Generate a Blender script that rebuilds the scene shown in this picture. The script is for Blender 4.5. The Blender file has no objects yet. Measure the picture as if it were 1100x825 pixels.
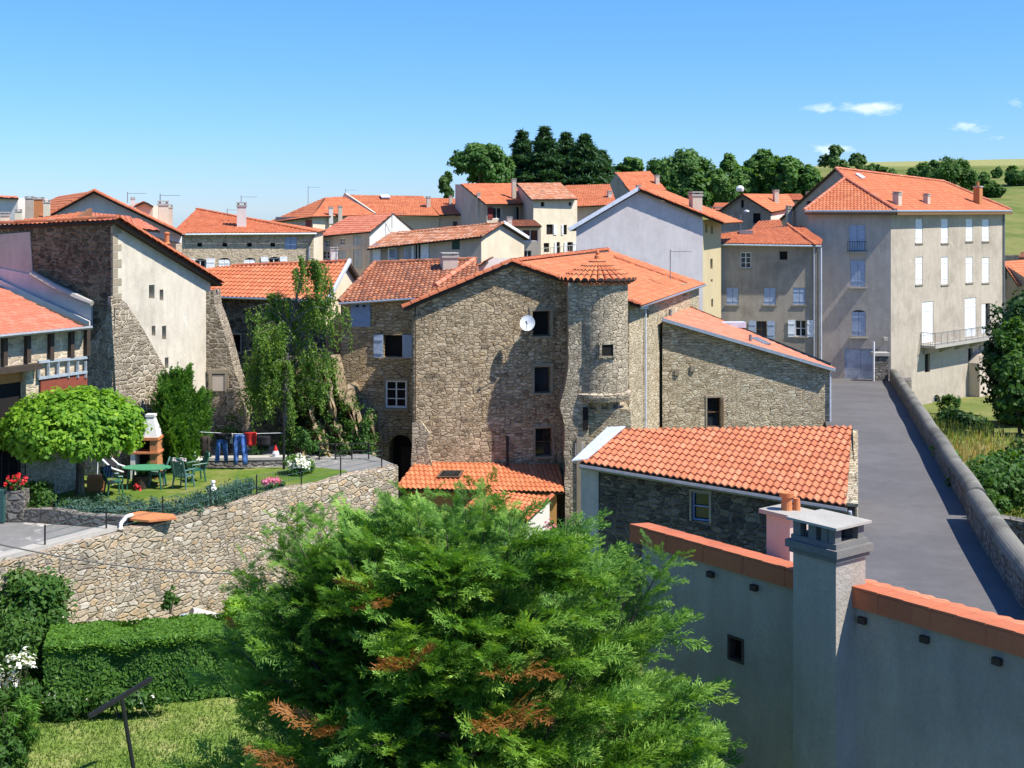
import bpy, bmesh, math, random
import numpy as np
from mathutils import Vector, Matrix
from mathutils.geometry import tessellate_polygon, intersect_line_plane

random.seed(7)
rng = np.random.default_rng(7)
R = math.radians
scene = bpy.context.scene
COL = scene.collection

# ---------------------------------------------------------------- camera
F, CX, HY, CZ = 1400.0, 550.0, 225.0, 13.0
cam_d = bpy.data.cameras.new('camera')
cam = bpy.data.objects.new('camera', cam_d)
COL.objects.link(cam)
cam.location = (0, 0, CZ)
cam.rotation_euler = (R(90), 0, 0)
cam_d.sensor_width = 36
cam_d.lens = 36 * F / 1100
cam_d.shift_y = -(412.5 - HY) / 1100
cam_d.clip_start = 0.1
cam_d.clip_end = 2000
scene.camera = cam


def P(px, py, d):
    """a point seen at (px, py) of the photograph, d metres ahead"""
    return Vector(((px - CX) * d / F, d, CZ + (HY - py) * d / F))


def XY(px, d):
    return Vector(((px - CX) * d / F, d))


def zat(py, d):
    return CZ + (HY - py) * d / F


def ray(px, py):
    return Vector(((px - CX) / F, 1.0, (HY - py) / F))


CAM = Vector((0, 0, CZ))


def hit_plane(p0, n, px, py):
    r = ray(px, py)
    return CAM + r * ((p0 - CAM).dot(n) / r.dot(n))


def plane3(a, b, c):
    n = (b - a).cross(c - a).normalized()
    if n.z < 0:
        n = -n
    return a, n


# ---------------------------------------------------------------- scene objects
def tag(o, label=None, cat=None, group=None, kind=None):
    if label: o['label'] = label
    if cat: o['category'] = cat
    if group: o['group'] = group
    if kind: o['kind'] = kind
    return o


def empty(name, loc, label=None, cat=None, group=None, rz=0):
    o = bpy.data.objects.new(name, None)
    o.empty_display_size = .3
    o.location = loc
    o.rotation_euler = (0, 0, rz)
    COL.objects.link(o)
    return tag(o, label, cat, group)


def world_of(parent):
    """offset of the parent's origin (parents are only moved and turned about z)"""
    m = Matrix.Identity(4)
    ch = []
    while parent is not None:
        ch.append(parent)
        parent = parent.parent
    for p in reversed(ch):
        m = m @ Matrix.Translation(p.location) @ Matrix.Rotation(p.rotation_euler.z, 4, 'Z')
    return m


class MB:
    """collects faces in world space; build() links them as ONE mesh object"""

    def __init__(s):
        s.v, s.f, s.uv, s.m, s.sm = [], [], [], [], []

    def face(s, pts, uv=None, mat=0, smooth=False):
        i = len(s.v)
        s.v += [tuple(p) for p in pts]
        s.f.append(tuple(range(i, i + len(pts))))
        if uv is None:
            a, b, c = Vector(pts[0]), Vector(pts[1]), Vector(pts[2])
            n = (b - a).cross(c - a)
            if n.length < 1e-9:
                uv = [(0, 0)] * len(pts)
            else:
                n.normalize()
                if abs(n.z) > .92:
                    uv = [(p[0], p[1]) for p in pts]
                else:
                    u = Vector((n.y, -n.x, 0)).normalized()
                    uv = [(Vector(p).dot(u), p[2]) for p in pts]
        s.uv.append(uv)
        s.m.append(mat)
        s.sm.append(smooth)

    def quad(s, a, b, c, d, mat=0, smooth=False):
        s.face([a, b, c, d], None, mat, smooth)

    def prism(s, base, off, mat=0):
        """base polygon (points), swept along off"""
        base = [Vector(p) for p in base]
        off = Vector(off)
        n = Vector((0, 0, 0))
        for i in range(len(base)):
            n += (base[i] - base[0]).cross(base[(i + 1) % len(base)] - base[0])
        if n.dot(off) > 0:
            base = base[::-1]
        top = [p + off for p in base]
        s.face(base, None, mat)
        s.face(top[::-1], None, mat)
        k = len(base)
        for i in range(k):
            j = (i + 1) % k
            s.face([base[j], base[i], top[i], top[j]], None, mat)

    def box(s, c, sx, sy, sz, rz=0, mat=0):
        """c: centre of the bottom"""
        c = Vector(c)
        ca, sa = math.cos(rz), math.sin(rz)
        ux, uy = Vector((ca, sa, 0)), Vector((-sa, ca, 0))
        b = [c + ux * x * sx / 2 + uy * y * sy / 2 for x, y in ((-1, -1), (1, -1), (1, 1), (-1, 1))]
        s.prism(b, (0, 0, sz), mat)

    def bar(s, a, b, w, h=None, mat=0):
        a, b = Vector(a), Vector(b)
        h = h or w
        d = (b - a).normalized()
        up = Vector((0, 0, 1)) if abs(d.z) < .95 else Vector((1, 0, 0))
        x = d.cross(up).normalized() * w / 2
        y = x.cross(d).normalized() * h / 2
        s.prism([a + x + y, a - x + y, a - x - y, a + x - y], b - a, mat)

    def tube(s, pts, rad, seg=6, mat=0, cap=True):
        pts = [Vector(p) for p in pts]
        rad = rad if isinstance(rad, (list, tuple)) else [rad] * len(pts)
        rings = []
        for i, p in enumerate(pts):
            d = (pts[min(i + 1, len(pts) - 1)] - pts[max(i - 1, 0)]).normalized()
            up = Vector((0, 0, 1)) if abs(d.z) < .9 else Vector((1, 0, 0))
            x = d.cross(up).normalized()
            y = d.cross(x).normalized()
            rings.append([p + (x * math.cos(t) + y * math.sin(t)) * rad[i] for t in [2 * math.pi * k / seg for k in range(seg)]])
        for i in range(len(pts) - 1):
            for k in range(seg):
                q = (k + 1) % seg
                s.face([rings[i][k], rings[i][q], rings[i + 1][q], rings[i + 1][k]], [(k / seg, i), ((k + 1) / seg, i), ((k + 1) / seg, i + 1), (k / seg, i + 1)], mat, True)
        if cap:
            s.face(rings[0][::-1], None, mat)
            s.face(rings[-1], None, mat)

    def lathe(s, c, prof, seg=16, mat=0, a0=0, a1=2 * math.pi, smooth=True):
        """prof: (radius, z) from the bottom up, about the vertical axis through c"""
        c = Vector(c)
        full = abs(a1 - a0 - 2 * math.pi) < 1e-6
        n = seg
        ang = [a0 + (a1 - a0) * k / seg for k in range(seg + 1)]
        r0 = max(p[0] for p in prof)
        for i in range(len(prof) - 1):
            (ra, za), (rb, zb) = prof[i], prof[i + 1]
            for k in range(n):
                p = [c + Vector((ra * math.cos(ang[k]), ra * math.sin(ang[k]), za)),
                     c + Vector((ra * math.cos(ang[k + 1]), ra * math.sin(ang[k + 1]), za)),
                     c + Vector((rb * math.cos(ang[k + 1]), rb * math.sin(ang[k + 1]), zb)),
                     c + Vector((rb * math.cos(ang[k]), rb * math.sin(ang[k]), zb))]
                la, lb = za, zb
                if abs(za - zb) < 1e-4:
                    la, lb = za, za + abs(ra - rb)
                uv = [(ang[k] * r0, la), (ang[k + 1] * r0, la), (ang[k + 1] * r0, lb), (ang[k] * r0, lb)]
                if ra < 1e-5:
                    s.face([p[0], p[2], p[3]], [uv[0], uv[2], uv[3]], mat, smooth)
                elif rb < 1e-5:
                    s.face(p[:3], uv[:3], mat, smooth)
                else:
                    s.face(p, uv, mat, smooth)

    def build(s, name, mats, parent=None, weld=False, label=None):
        me = bpy.data.meshes.new(name)
        inv = world_of(parent).inverted() if parent is not None else Matrix.Identity(4)
        vv = [inv @ Vector(p) for p in s.v] if parent is not None else s.v
        me.from_pydata(vv, [], s.f)
        ul = me.uv_layers.new(name='UVMap')
        flat = [c for uv in s.uv for q in uv for c in q[:2]]
        ul.data.foreach_set('uv', flat)
        me.polygons.foreach_set('material_index', s.m)
        me.polygons.foreach_set('use_smooth', s.sm)
        for m in (mats if isinstance(mats, (list, tuple)) else [mats]):
            me.materials.append(m)
        me.update()
        o = bpy.data.objects.new(name, me)
        COL.objects.link(o)
        if parent is not None:
            o.parent = parent
        if weld:
            bm = bmesh.new(); bm.from_mesh(me)
            bmesh.ops.remove_doubles(bm, verts=bm.verts, dist=1e-4)
            bm.to_mesh(me); bm.free()
        if label: o['label'] = label
        return o


def copy_thing(src, loc, rz=0, label=None, group=None, scale=None):
    r = src.copy(); COL.objects.link(r)
    r.location = loc; r.rotation_euler = (0, 0, rz)
    if scale is not None: r.scale = scale
    if label: r['label'] = label
    if group: r['group'] = group
    for ch in src.children:
        c = ch.copy(); COL.objects.link(c); c.parent = r
        for g in ch.children:
            e = g.copy(); COL.objects.link(e); e.parent = c
    return r


def np_mesh(name, verts, nper, var, mats, parent=None, matidx=None, smooth=False):
    """verts: (N*nper, 3) world array, N faces of nper corners each, var: per-face value"""
    n = len(verts) // nper
    me = bpy.data.meshes.new(name)
    if parent is not None:
        inv = np.array(world_of(parent).inverted())
        verts = verts @ inv[:3, :3].T + inv[:3, 3]
    me.vertices.add(n * nper)
    me.vertices.foreach_set('co', verts.astype(np.float32).ravel())
    me.loops.add(n * nper)
    me.loops.foreach_set('vertex_index', np.arange(n * nper, dtype=np.int32))
    me.polygons.add(n)
    me.polygons.foreach_set('loop_start', np.arange(0, n * nper, nper, dtype=np.int32))
    me.polygons.foreach_set('loop_total', np.full(n, nper, dtype=np.int32))
    for m in (mats if isinstance(mats, (list, tuple)) else [mats]):
        me.materials.append(m)
    if matidx is not None:
        me.polygons.foreach_set('material_index', matidx.astype(np.int32))
    me.update(calc_edges=True)
    at = me.attributes.new('var', 'FLOAT', 'FACE')
    at.data.foreach_set('value', var.astype(np.float32))
    me.validate()
    o = bpy.data.objects.new(name, me)
    COL.objects.link(o)
    if parent is not None: o.parent = parent
    return o


# ---------------------------------------------------------------- materials
class NT:
    def __init__(s, name):
        s.mat = bpy.data.materials.new(name)
        s.mat.use_nodes = True
        s.t = s.mat.node_tree
        s.t.nodes.clear()
        s.out = s.t.nodes.new('ShaderNodeOutputMaterial')

    def n(s, typ, props=None, **ins):
        nd = s.t.nodes.new('ShaderNode' + typ)
        for k, v in (props or {}).items():
            setattr(nd, k, v)
        for k, v in ins.items():
            key = k.replace('_', ' ')
            if k.startswith('i') and k[1:].isdigit():
                sock = nd.inputs[int(k[1:])]
            else:
                sock = nd.inputs[key]
            if hasattr(v, 'is_output'):
                s.t.links.new(v, sock)
            else:
                sock.default_value = v
        return nd

    def math(s, op, a, b=0.0, c=0.0, clamp=False):
        return s.n('Math', dict(operation=op, use_clamp=clamp), i0=a, i1=b, i2=c).outputs[0]

    def mix(s, fac, a, b, blend='MIX'):
        nd = s.t.nodes.new('ShaderNodeMix')
        nd.data_type = 'RGBA'; nd.blend_type = blend
        for sock, v in ((nd.inputs[0], fac), (nd.inputs[6], a), (nd.inputs[7], b)):
            if hasattr(v, 'is_output'): s.t.links.new(v, sock)
            else: sock.default_value = v if not isinstance(v, tuple) else (*v[:3], 1)
        return nd.outputs[2]

    def ramp(s, fac, stops, interp='LINEAR'):
        nd = s.t.nodes.new('ShaderNodeValToRGB')
        nd.color_ramp.interpolation = interp
        e = nd.color_ramp.elements
        while len(e) < len(stops): e.new(.5)
        for el, (p, c) in zip(e, stops):
            el.position = p
            el.color = (*c[:3], 1) if isinstance(c, tuple) else (c, c, c, 1)
        s.t.links.new(fac, nd.inputs[0])
        return nd.outputs[0]

    def step(s, v, lo, hi, a=0.0, b=1.0):
        return s.n('MapRange', dict(interpolation_type='SMOOTHSTEP'), i0=v, i1=lo, i2=hi, i3=a, i4=b).outputs[0]

    def noise(s, vec, scale, detail=3, rough=.6, dims='3D'):
        return s.n('TexNoise', dict(noise_dimensions=dims), Vector=vec, Scale=scale, Detail=detail, Roughness=rough).outputs

    def bsdf(s, color, rough=.9, bump=None, strength=.5, dist=.05, spec=.3, **kw):
        b = s.n('BsdfPrincipled', None, Base_Color=color if not isinstance(color, tuple) else (*color, 1), Roughness=rough, **kw)
        b.inputs['Specular IOR Level'].default_value = spec
        if bump is not None:
            bp = s.n('Bump', None, Strength=strength, Distance=dist, Height=bump)
            s.t.links.new(bp.outputs[0], b.inputs['Normal'])
        return b.outputs[0]

    def done(s, shader):
        s.t.links.new(shader, s.out.inputs[0])
        return s.mat

    def uv(s):
        return s.n('UVMap').outputs[0]

    def pos(s):
        return s.n('NewGeometry').outputs['Position']


def mat_plain(name, col, rough=.7, metal=0.0, var=.12, scale=6, spec=.4):
    t = NT(name)
    p = t.n('TexCoord').outputs['Object']
    nz = t.noise(p, scale, 4)[0]
    c = t.mix(t.step(nz, .3, .7), tuple(x * (1 - var) for x in col), tuple(min(1, x * (1 + var)) for x in col))
    return t.done(t.bsdf(c, rough, nz, .15, .01, spec, Metallic=metal))


def mat_stone(name, pal, mortar, sx=.36, sz=.2, mw=.07, bump=.9, stain=.35, dist=.06, moss=None, edge_soft=.1):
    t = NT(name)
    uv = t.uv()
    wob = t.noise(uv, 2.2, 2)[1]
    w2 = t.noise(uv, 9, 2)[1]
    v = t.n('VectorMath', dict(operation='MULTIPLY_ADD'), i0=wob, i1=(.16, .12, 0), i2=uv).outputs[0]
    v = t.n('VectorMath', dict(operation='MULTIPLY_ADD'), i0=w2, i1=(.05, .05, 0), i2=v).outputs[0]
    v = t.n('VectorMath', dict(operation='MULTIPLY'), i0=v, i1=(1 / sx, 1 / sz, 1)).outputs[0]
    msk = t.math('GREATER_THAN', t.noise(uv, .8, 2)[0], .52)
    cols, eds = [], []
    for q in (1.0, 1.55):
        cols.append(t.n('TexVoronoi', dict(voronoi_dimensions='2D', feature='F1'), Vector=v, Scale=q, Randomness=.78).outputs['Color'])
        eds.append(t.n('TexVoronoi', dict(voronoi_dimensions='2D', feature='DISTANCE_TO_EDGE'), Vector=v, Scale=q, Randomness=.78).outputs[0])
    ed = t.math('ADD', eds[0], t.math('MULTIPLY', msk, t.math('SUBTRACT', eds[1], eds[0])))
    edn = t.noise(uv, 7, 3, .7)[0]
    ed = t.math('ADD', ed, t.math('MULTIPLY', t.math('SUBTRACT', edn, .5), .2))
    sep = t.n('SeparateColor', None, i0=t.mix(msk, cols[0], cols[1]))
    k = len(pal)
    c = t.ramp(sep.outputs[0], [((i + .5) / k, p) for i, p in enumerate(pal)])
    fine = t.noise(uv, 14, 5, .7)[0]
    c = t.mix(.55, c, t.ramp(fine, [(.25, .45), (.75, 1.0)]), 'MULTIPLY')
    c = t.mix(.3, c, t.ramp(sep.outputs[1], [(0, .55), (1, 1.0)]), 'MULTIPLY')
    joint = t.step(ed, mw * .35 - .03, mw + edge_soft * 1.5)
    mor = t.mix(t.step(t.noise(uv, 3.1, 4, .7)[0], .36, .54), tuple(x * .3 for x in mortar), tuple(x * 1.25 for x in mortar))  # darker mortar patches paint deep shadow into the gaps between stones
    c = t.mix(joint, mor, c)
    big = t.noise(uv, .5, 5, .65)[0]
    c = t.mix(stain, c, t.ramp(big, [(.3, .5), (.62, 1.0)]), 'MULTIPLY')
    if moss:
        c = t.mix(t.step(t.noise(uv, 1.3, 5, .75)[0], .58, .7, 0, .75), c, moss)
    h = t.math('ADD', t.math('MULTIPLY', joint, .8), t.math('MULTIPLY', fine, .55))
    h = t.math('ADD', h, t.math('MULTIPLY', sep.outputs[2], .35))
    return t.done(t.bsdf(c, .92, h, bump, min(dist, .075), .15))


def mat_plaster(name, col, stain_col, amt=.6, patch=None, bump=.25, streak=.3, grain=40):
    t = NT(name)
    uv = t.uv()
    big = t.noise(uv, .35, 6, .7)[0]
    c = t.mix(t.step(big, .42, .68, 0, amt), tuple(col), tuple(stain_col))
    med = t.noise(uv, 2.2, 6, .7)[0]
    c = t.mix(.45, c, t.ramp(med, [(.25, .80), (.7, 1.0)]), 'MULTIPLY')
    sv = t.n('VectorMath', dict(operation='MULTIPLY'), i0=uv, i1=(1.6, .35, 1)).outputs[0]
    st = t.noise(sv, 1.6, 5, .7)[0]
    c = t.mix(streak, c, t.ramp(st, [(.38, .62), (.6, 1.0)]), 'MULTIPLY')
    if patch:
        pf = t.step(t.noise(uv, .8, 6, .75)[0], .6, .66, 0, .8)
        c = t.mix(pf, c, tuple(patch))
    g = t.noise(uv, grain, 3, .7)[0]
    c = t.mix(.3, c, t.ramp(g, [(.3, .62), (.7, 1.0)]), 'MULTIPLY')
    h = t.math('ADD', t.math('MULTIPLY', g, .35), med)
    return t.done(t.bsdf(c, .93, h, bump, .03, .15))


def mat_tile(name, pal, w=.24, r=.36, dirt=.35, dirtcol=(.12, .09, .06)):
    t = NT(name)
    uv = t.uv()
    cell = t.n('VectorMath', dict(operation='MULTIPLY'), i0=uv, i1=(1 / w, 1 / r, 1)).outputs[0]
    cell = t.n('VectorMath', dict(operation='FLOOR'), i0=cell).outputs[0]
    wn = t.n('TexWhiteNoise', dict(noise_dimensions='2D'), Vector=cell).outputs[0]
    k = len(pal)
    c = t.ramp(wn, [((i + .5) / k, p) for i, p in enumerate(pal)])
    big = t.noise(uv, .6, 6, .7)[0]
    c = t.mix(t.step(big, .5, .75, 0, dirt), c, dirtcol)
    sp = t.noise(uv, 5.5, 5, .75)[0]
    c = t.mix(t.step(sp, .60, .70, 0, .55), c, (.16, .13, .085))
    c = t.mix(t.step(sp, .36, .28, 0, .45), c, (.70, .46, .30))
    fine = t.noise(uv, 18, 4, .7)[0]
    c = t.mix(.4, c, t.ramp(fine, [(.25, .6), (.7, 1.0)]), 'MULTIPLY')
    return t.done(t.bsdf(c, .85, fine, .2, .01, .25))


def mat_leaf(name, stops, trans=.35, rough=.55, tcol=None):
    t = NT(name)
    a = t.n('Attribute', dict(attribute_name='var')).outputs['Fac']
    c = t.ramp(a, stops)
    b = t.bsdf(c, rough, spec=.25)
    tc = t.mix(1.0, c, tcol or (1.0, 1.0, .45), 'MULTIPLY')
    tc2 = t.mix(1.0, tc, (1.6, 1.6, 1.2), 'MULTIPLY')
    tr = t.n('BsdfTranslucent', None, Color=tc2).outputs[0]
    return t.done(t.n('MixShader', None, i0=trans, i1=b, i2=tr).outputs[0])


def mat_bark(name, a, b, sc=6):
    t = NT(name)
    p = t.n('TexCoord').outputs['Object']
    v = t.n('VectorMath', dict(operation='MULTIPLY'), i0=p, i1=(1, 1, .3)).outputs[0]
    nz = t.noise(v, sc, 5, .7)[0]
    return t.done(t.bsdf(t.ramp(nz, [(.35, a), (.65, b)]), .95, nz, .6, .03, .1))


def mat_glass(name='window_glass', col=(.012, .016, .02)):
    t = NT(name)
    p = t.pos()
    nz = t.noise(p, .9, 2)[0]
    c = t.mix(t.step(nz, .35, .65), tuple(x * .5 for x in col), tuple(x * 2 for x in col))
    return t.done(t.bsdf(c, .08, nz, .04, .02, .6))


M = {}
M['stone_warm'] = mat_stone('warm rubble stone', [(0.531, 0.390, 0.230), (0.724, 0.556, 0.358), (0.844, 0.685, 0.461), (0.434, 0.319, 0.196), (0.796, 0.626, 0.415), (0.628, 0.497, 0.334), (0.326, 0.248, 0.161)], (0.554, 0.426, 0.265), .30, .145, .02, 1.0, .5, .10)
M['stone_gold'] = mat_stone('golden rubble stone', [(0.560, 0.399, 0.216), (0.694, 0.524, 0.300), (0.470, 0.331, 0.192), (0.762, 0.593, 0.384), (0.627, 0.456, 0.252)], (0.493, 0.365, 0.204), .38, .15, .02, 1.0, .45, .09)
M['stone_pale'] = mat_stone('pale wing stone', [(0.735, 0.604, 0.403), (0.569, 0.453, 0.291), (0.854, 0.721, 0.503), (0.687, 0.558, 0.369), (0.426, 0.337, 0.212), (0.860, 0.767, 0.547)], (0.641, 0.511, 0.324), .36, .13, .02, 1.0, .4, .10)
M['stone_tower'] = mat_stone('weathered tower stone', [(0.489, 0.412, 0.297), (0.629, 0.525, 0.374), (0.746, 0.629, 0.452), (0.396, 0.326, 0.232), (0.792, 0.662, 0.474)], (0.582, 0.480, 0.330), .32, .165, .02, 1.0, .55, .10)
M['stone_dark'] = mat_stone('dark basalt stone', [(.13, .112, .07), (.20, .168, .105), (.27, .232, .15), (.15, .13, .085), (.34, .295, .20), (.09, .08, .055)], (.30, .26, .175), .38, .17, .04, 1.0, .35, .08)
M['stone_barn'] = mat_stone('dark barn stone', [(0.115, 0.103, 0.084), (0.184, 0.161, 0.123), (0.253, 0.213, 0.162), (0.149, 0.127, 0.101), (0.092, 0.081, 0.069), (0.299, 0.253, 0.190)], (0.196, 0.172, 0.134), .36, .17, .05, 1.0, .4, .08)
M['stone_retain'] = mat_stone('retaining wall stone', [(0.605, 0.471, 0.312), (0.717, 0.621, 0.480), (0.470, 0.391, 0.300), (0.739, 0.575, 0.384), (0.336, 0.287, 0.228), (0.627, 0.529, 0.384), (0.829, 0.747, 0.612), (0.672, 0.483, 0.288)], (0.493, 0.408, 0.300), .37, .165, .02, 1.0, .5, .11, (.12, .09, .035), .11)
M['stone_grey'] = mat_stone('grey field stone', [(.24, .22, .19), (.33, .31, .27), (.40, .37, .32), (.2, .18, .15)], (.19, .17, .14), .4, .22, .07, 1.0, .4, .09, (.07, .08, .03))
M['stone_butt'] = mat_stone('buttress stone', [(0.322, 0.253, 0.172), (0.425, 0.345, 0.241), (0.253, 0.196, 0.132), (0.494, 0.414, 0.299)], (0.552, 0.471, 0.356), .34, .2, .05, .9, .4, .09)
M['stone_house'] = mat_stone('pale house stone', [(.60, .48, .33), (.68, .56, .40), (.54, .43, .29), (.64, .52, .36)], (.62, .51, .36), .4, .2, .03, .4, .3, .05)
M['ashlar'] = mat_plaster('dressed stone', (.40, .335, .235), (.27, .225, .16), .7, None, .4, .3, 18)
M['pl_white'] = mat_plaster('old lime render', (.74, .665, .53), (.52, .46, .36), .75, (.82, .77, .67), .5, .38, 22)
M['pl_grey'] = mat_plaster('grey weathered render', (.46, .395, .32), (.28, .24, .195), .75, (.37, .32, .26), .4, .45, 22)
M['pl_grey2'] = mat_plaster('cool grey render', (.60, .525, .445), (.43, .375, .315), .7, None, .35, .4, 22)
M['pl_big'] = mat_plaster('pale mill render', (.56, .485, .385), (.38, .325, .255), .75, (.64, .56, .455), .4, .28, 22)
M['pl_lilac'] = mat_plaster('lilac grey render', (.68, .63, .61), (.55, .505, .49), .6, None, .3, .25, 20)
M['pl_cream'] = mat_plaster('cream render', (.83, .72, .53), (.64, .54, .38), .5, None, .2, .2, 20)
M['pl_yellow'] = mat_plaster('yellow ochre render', (.62, .51, .30), (.52, .42, .25), .5, None, .2, .25, 20)
M['pl_beige'] = mat_plaster('beige render', (.66, .555, .445), (.54, .455, .36), .5, None, .2, .25, 20)
M['pl_white2'] = mat_plaster('white render', (.78, .75, .68), (.66, .62, .55), .5, None, .2, .2, 20)
M['pl_ochre'] = mat_plaster('ochre render', (.55, .30, .10), (.42, .22, .07), .5, None, .2, .2, 20)
M['cement'] = mat_plaster('rough cement', (.56, .51, .45), (.42, .38, .33), .7, (.64, .59, .52), .6, .3, 12)
M['roughcast'] = mat_plaster('grey roughcast', (.48, .43, .36), (.35, .31, .255), .75, None, 1.0, .4, 26)
M['concrete'] = mat_plaster('concrete', (.50, .47, .41), (.36, .34, .29), .6, None, .4, .25, 30)
M['lichen_concrete'] = mat_plaster('lichened concrete coping', (.23, .22, .185), (.11, .105, .085), .9, (.31, .295, .25), .8, .2, 12)
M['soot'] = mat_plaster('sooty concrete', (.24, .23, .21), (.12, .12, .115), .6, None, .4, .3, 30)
M['pink_render'] = mat_plaster('pinkish chimney render', (.56, .51, .46), (.48, .43, .385), .4, None, .3, .2, 30)
M['brick'] = mat_plaster('orange brick', (.55, .24, .10), (.45, .19, .08), .5, None, .3, .1, 30)
M['tile'] = mat_tile('orange clay tile', [(.54, .165, .072), (.60, .20, .09), (.48, .14, .064), (.65, .235, .11), (.57, .18, .078)], dirt=.32, dirtcol=(.28, .13, .08))
M['tile_new'] = mat_tile('bright orange tile', w=.2, r=.34, pal=[(.60, .19, .08), (.65, .225, .095), (.55, .17, .072), (.67, .25, .115)], dirt=.12, dirtcol=(.35, .15, .08))
M['tile_soft'] = mat_tile('pale red tile', [(.60, .195, .11), (.66, .23, .135), (.57, .18, .10), (.69, .26, .16)], dirt=.15, dirtcol=(.34, .16, .10))
M['tile_old'] = mat_tile('old brown tile', [(.36, .125, .06), (.27, .10, .055), (.45, .175, .085), (.31, .13, .075), (.50, .22, .12), (.22, .095, .06)], .2, .3, .4, (.16, .10, .065))
M['tile_mottled'] = mat_tile('mottled old tile', [(.55, .2, .09), (.42, .17, .085), (.62, .3, .17), (.36, .17, .1), (.66, .36, .23)], dirt=.4, dirtcol=(.25, .17, .11))
M['tile_barn'] = mat_tile('barn roman tile', [(.55, .185, .088), (.60, .215, .105), (.49, .155, .075), (.64, .25, .13), (.52, .17, .08)], .205, .36, .2, (.3, .14, .08))
M['tile_cap'] = mat_tile('ridge tile', [(.52, .16, .075), (.57, .185, .085), (.47, .14, .068)], .42, .6, .12, (.36, .14, .08))
M['wood_dark'] = mat_plain('dark wood', (.05, .035, .025), .8)
M['wood_brown'] = mat_plain('brown wood', (.20, .10, .045), .7)
M['wood_red'] = mat_plain('red brown boards', (.24, .055, .03), .7)
M['wood_orange'] = mat_plain('orange varnished boards', (.40, .17, .045), .6)
M['sh_blue'] = mat_plain('pale blue shutter paint', (.36, .43, .55), .6)
M['sh_blue2'] = mat_plain('faded blue shutter paint', (.23, .31, .45), .6)
M['sh_white'] = mat_plain('white shutter paint', (.78, .79, .80), .5)
M['sh_red'] = mat_plain('dark red shutter paint', (.22, .04, .04), .6)
M['sh_green'] = mat_plain('dark green shutter paint', (.03, .09, .08), .6)
M['sh_grey'] = mat_plain('grey blue shutter paint', (.33, .37, .40), .6)
M['garage'] = mat_plain('faded blue garage door', (.42, .46, .53), .6, 0, .2, 2)
M['frame_white'] = mat_plain('white window frame', (.72, .72, .70), .5)
M['frame_brown'] = mat_plain('brown window frame', (.12, .07, .04), .6)
M['glass'] = mat_glass()
M['dark'] = mat_plain('unlit interior', (.012, .010, .009), .95)
M['zinc'] = mat_plain('zinc', (.42, .46, .50), .4, .6)
M['zinc_pale'] = mat_plain('pale zinc flashing', (.62, .66, .72), .5, .2)
M['black_metal'] = mat_plain('black metal', (.02, .022, .024), .5, .3)
M['grey_metal'] = mat_plain('grey metal', (.25, .26, .27), .5, .5)
M['white_paint'] = mat_plain('white paint', (.80, .80, .79), .5)
M['terracotta'] = mat_plain('terracotta', (.55, .20, .075), .8)
M['red_cloth'] = mat_plain('red cloth', (.55, .025, .02), .85)
M['black_cloth'] = mat_plain('black cloth', (.015, .014, .016), .9)
M['denim'] = mat_plain('blue denim', (.055, .13, .36), .9, 0, .5, 5)
M['green_plastic'] = mat_plain('green plastic', (.03, .13, .085), .4)
M['teal_plastic'] = mat_plain('weathered green plastic', (.10, .19, .17), .45)
M['table_green'] = mat_plain('green table top', (.07, .30, .15), .4)
M['pink_flower'] = mat_leaf('pink petals', [(0, (.65, .12, .25)), (1, (.85, .35, .45))], .2)
M['white_flower'] = mat_leaf('white petals', [(0, (.75, .73, .62)), (1, (.9, .9, .85))], .2)
M['red_flower'] = mat_leaf('red petals', [(0, (.55, .02, .03)), (1, (.75, .05, .05))], .2)
M['yellow_flower'] = mat_leaf('yellow petals', [(0, (.75, .45, .02)), (1, (.85, .65, .1))], .2)
M['bark'] = mat_bark('grey brown bark', (.06, .045, .033), (.15, .12, .09))
M['bark_birch'] = mat_bark('pale birch bark', (.06, .05, .045), (.22, .20, .18), 4)
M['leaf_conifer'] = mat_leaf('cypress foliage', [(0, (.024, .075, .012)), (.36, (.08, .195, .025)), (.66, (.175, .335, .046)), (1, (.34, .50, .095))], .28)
M['leaf_dead'] = mat_leaf('dead brown foliage', [(0, (.20, .08, .022)), (1, (.36, .16, .045))], .2)
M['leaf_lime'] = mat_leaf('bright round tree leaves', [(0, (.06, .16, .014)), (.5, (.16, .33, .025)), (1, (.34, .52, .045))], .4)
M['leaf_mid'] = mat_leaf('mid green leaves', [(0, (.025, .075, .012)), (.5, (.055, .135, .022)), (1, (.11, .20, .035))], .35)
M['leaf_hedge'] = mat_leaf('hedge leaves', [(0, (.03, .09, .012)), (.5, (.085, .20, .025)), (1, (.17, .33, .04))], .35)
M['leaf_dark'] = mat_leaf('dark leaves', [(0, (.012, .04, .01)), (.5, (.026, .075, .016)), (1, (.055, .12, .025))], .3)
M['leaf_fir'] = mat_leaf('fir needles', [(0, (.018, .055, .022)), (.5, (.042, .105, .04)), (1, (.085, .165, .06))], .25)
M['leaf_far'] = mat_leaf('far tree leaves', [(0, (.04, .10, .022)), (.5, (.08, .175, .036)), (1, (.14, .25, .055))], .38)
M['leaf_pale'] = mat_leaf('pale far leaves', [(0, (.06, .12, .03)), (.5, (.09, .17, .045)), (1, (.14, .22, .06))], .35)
M['leaf_bluegreen'] = mat_leaf('bluish bed leaves', [(0, (.03, .075, .05)), (.5, (.06, .13, .085)), (1, (.12, .20, .15))], .3)
M['leaf_birch'] = mat_leaf('birch leaves', [(0, (.06, .13, .022)), (.5, (.14, .245, .05)), (1, (.25, .36, .09))], .45)
M['leaf_dry'] = mat_leaf('dry grass', [(0, (.32, .22, .07)), (.6, (.42, .32, .12)), (1, (.30, .33, .10))], .3)
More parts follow.
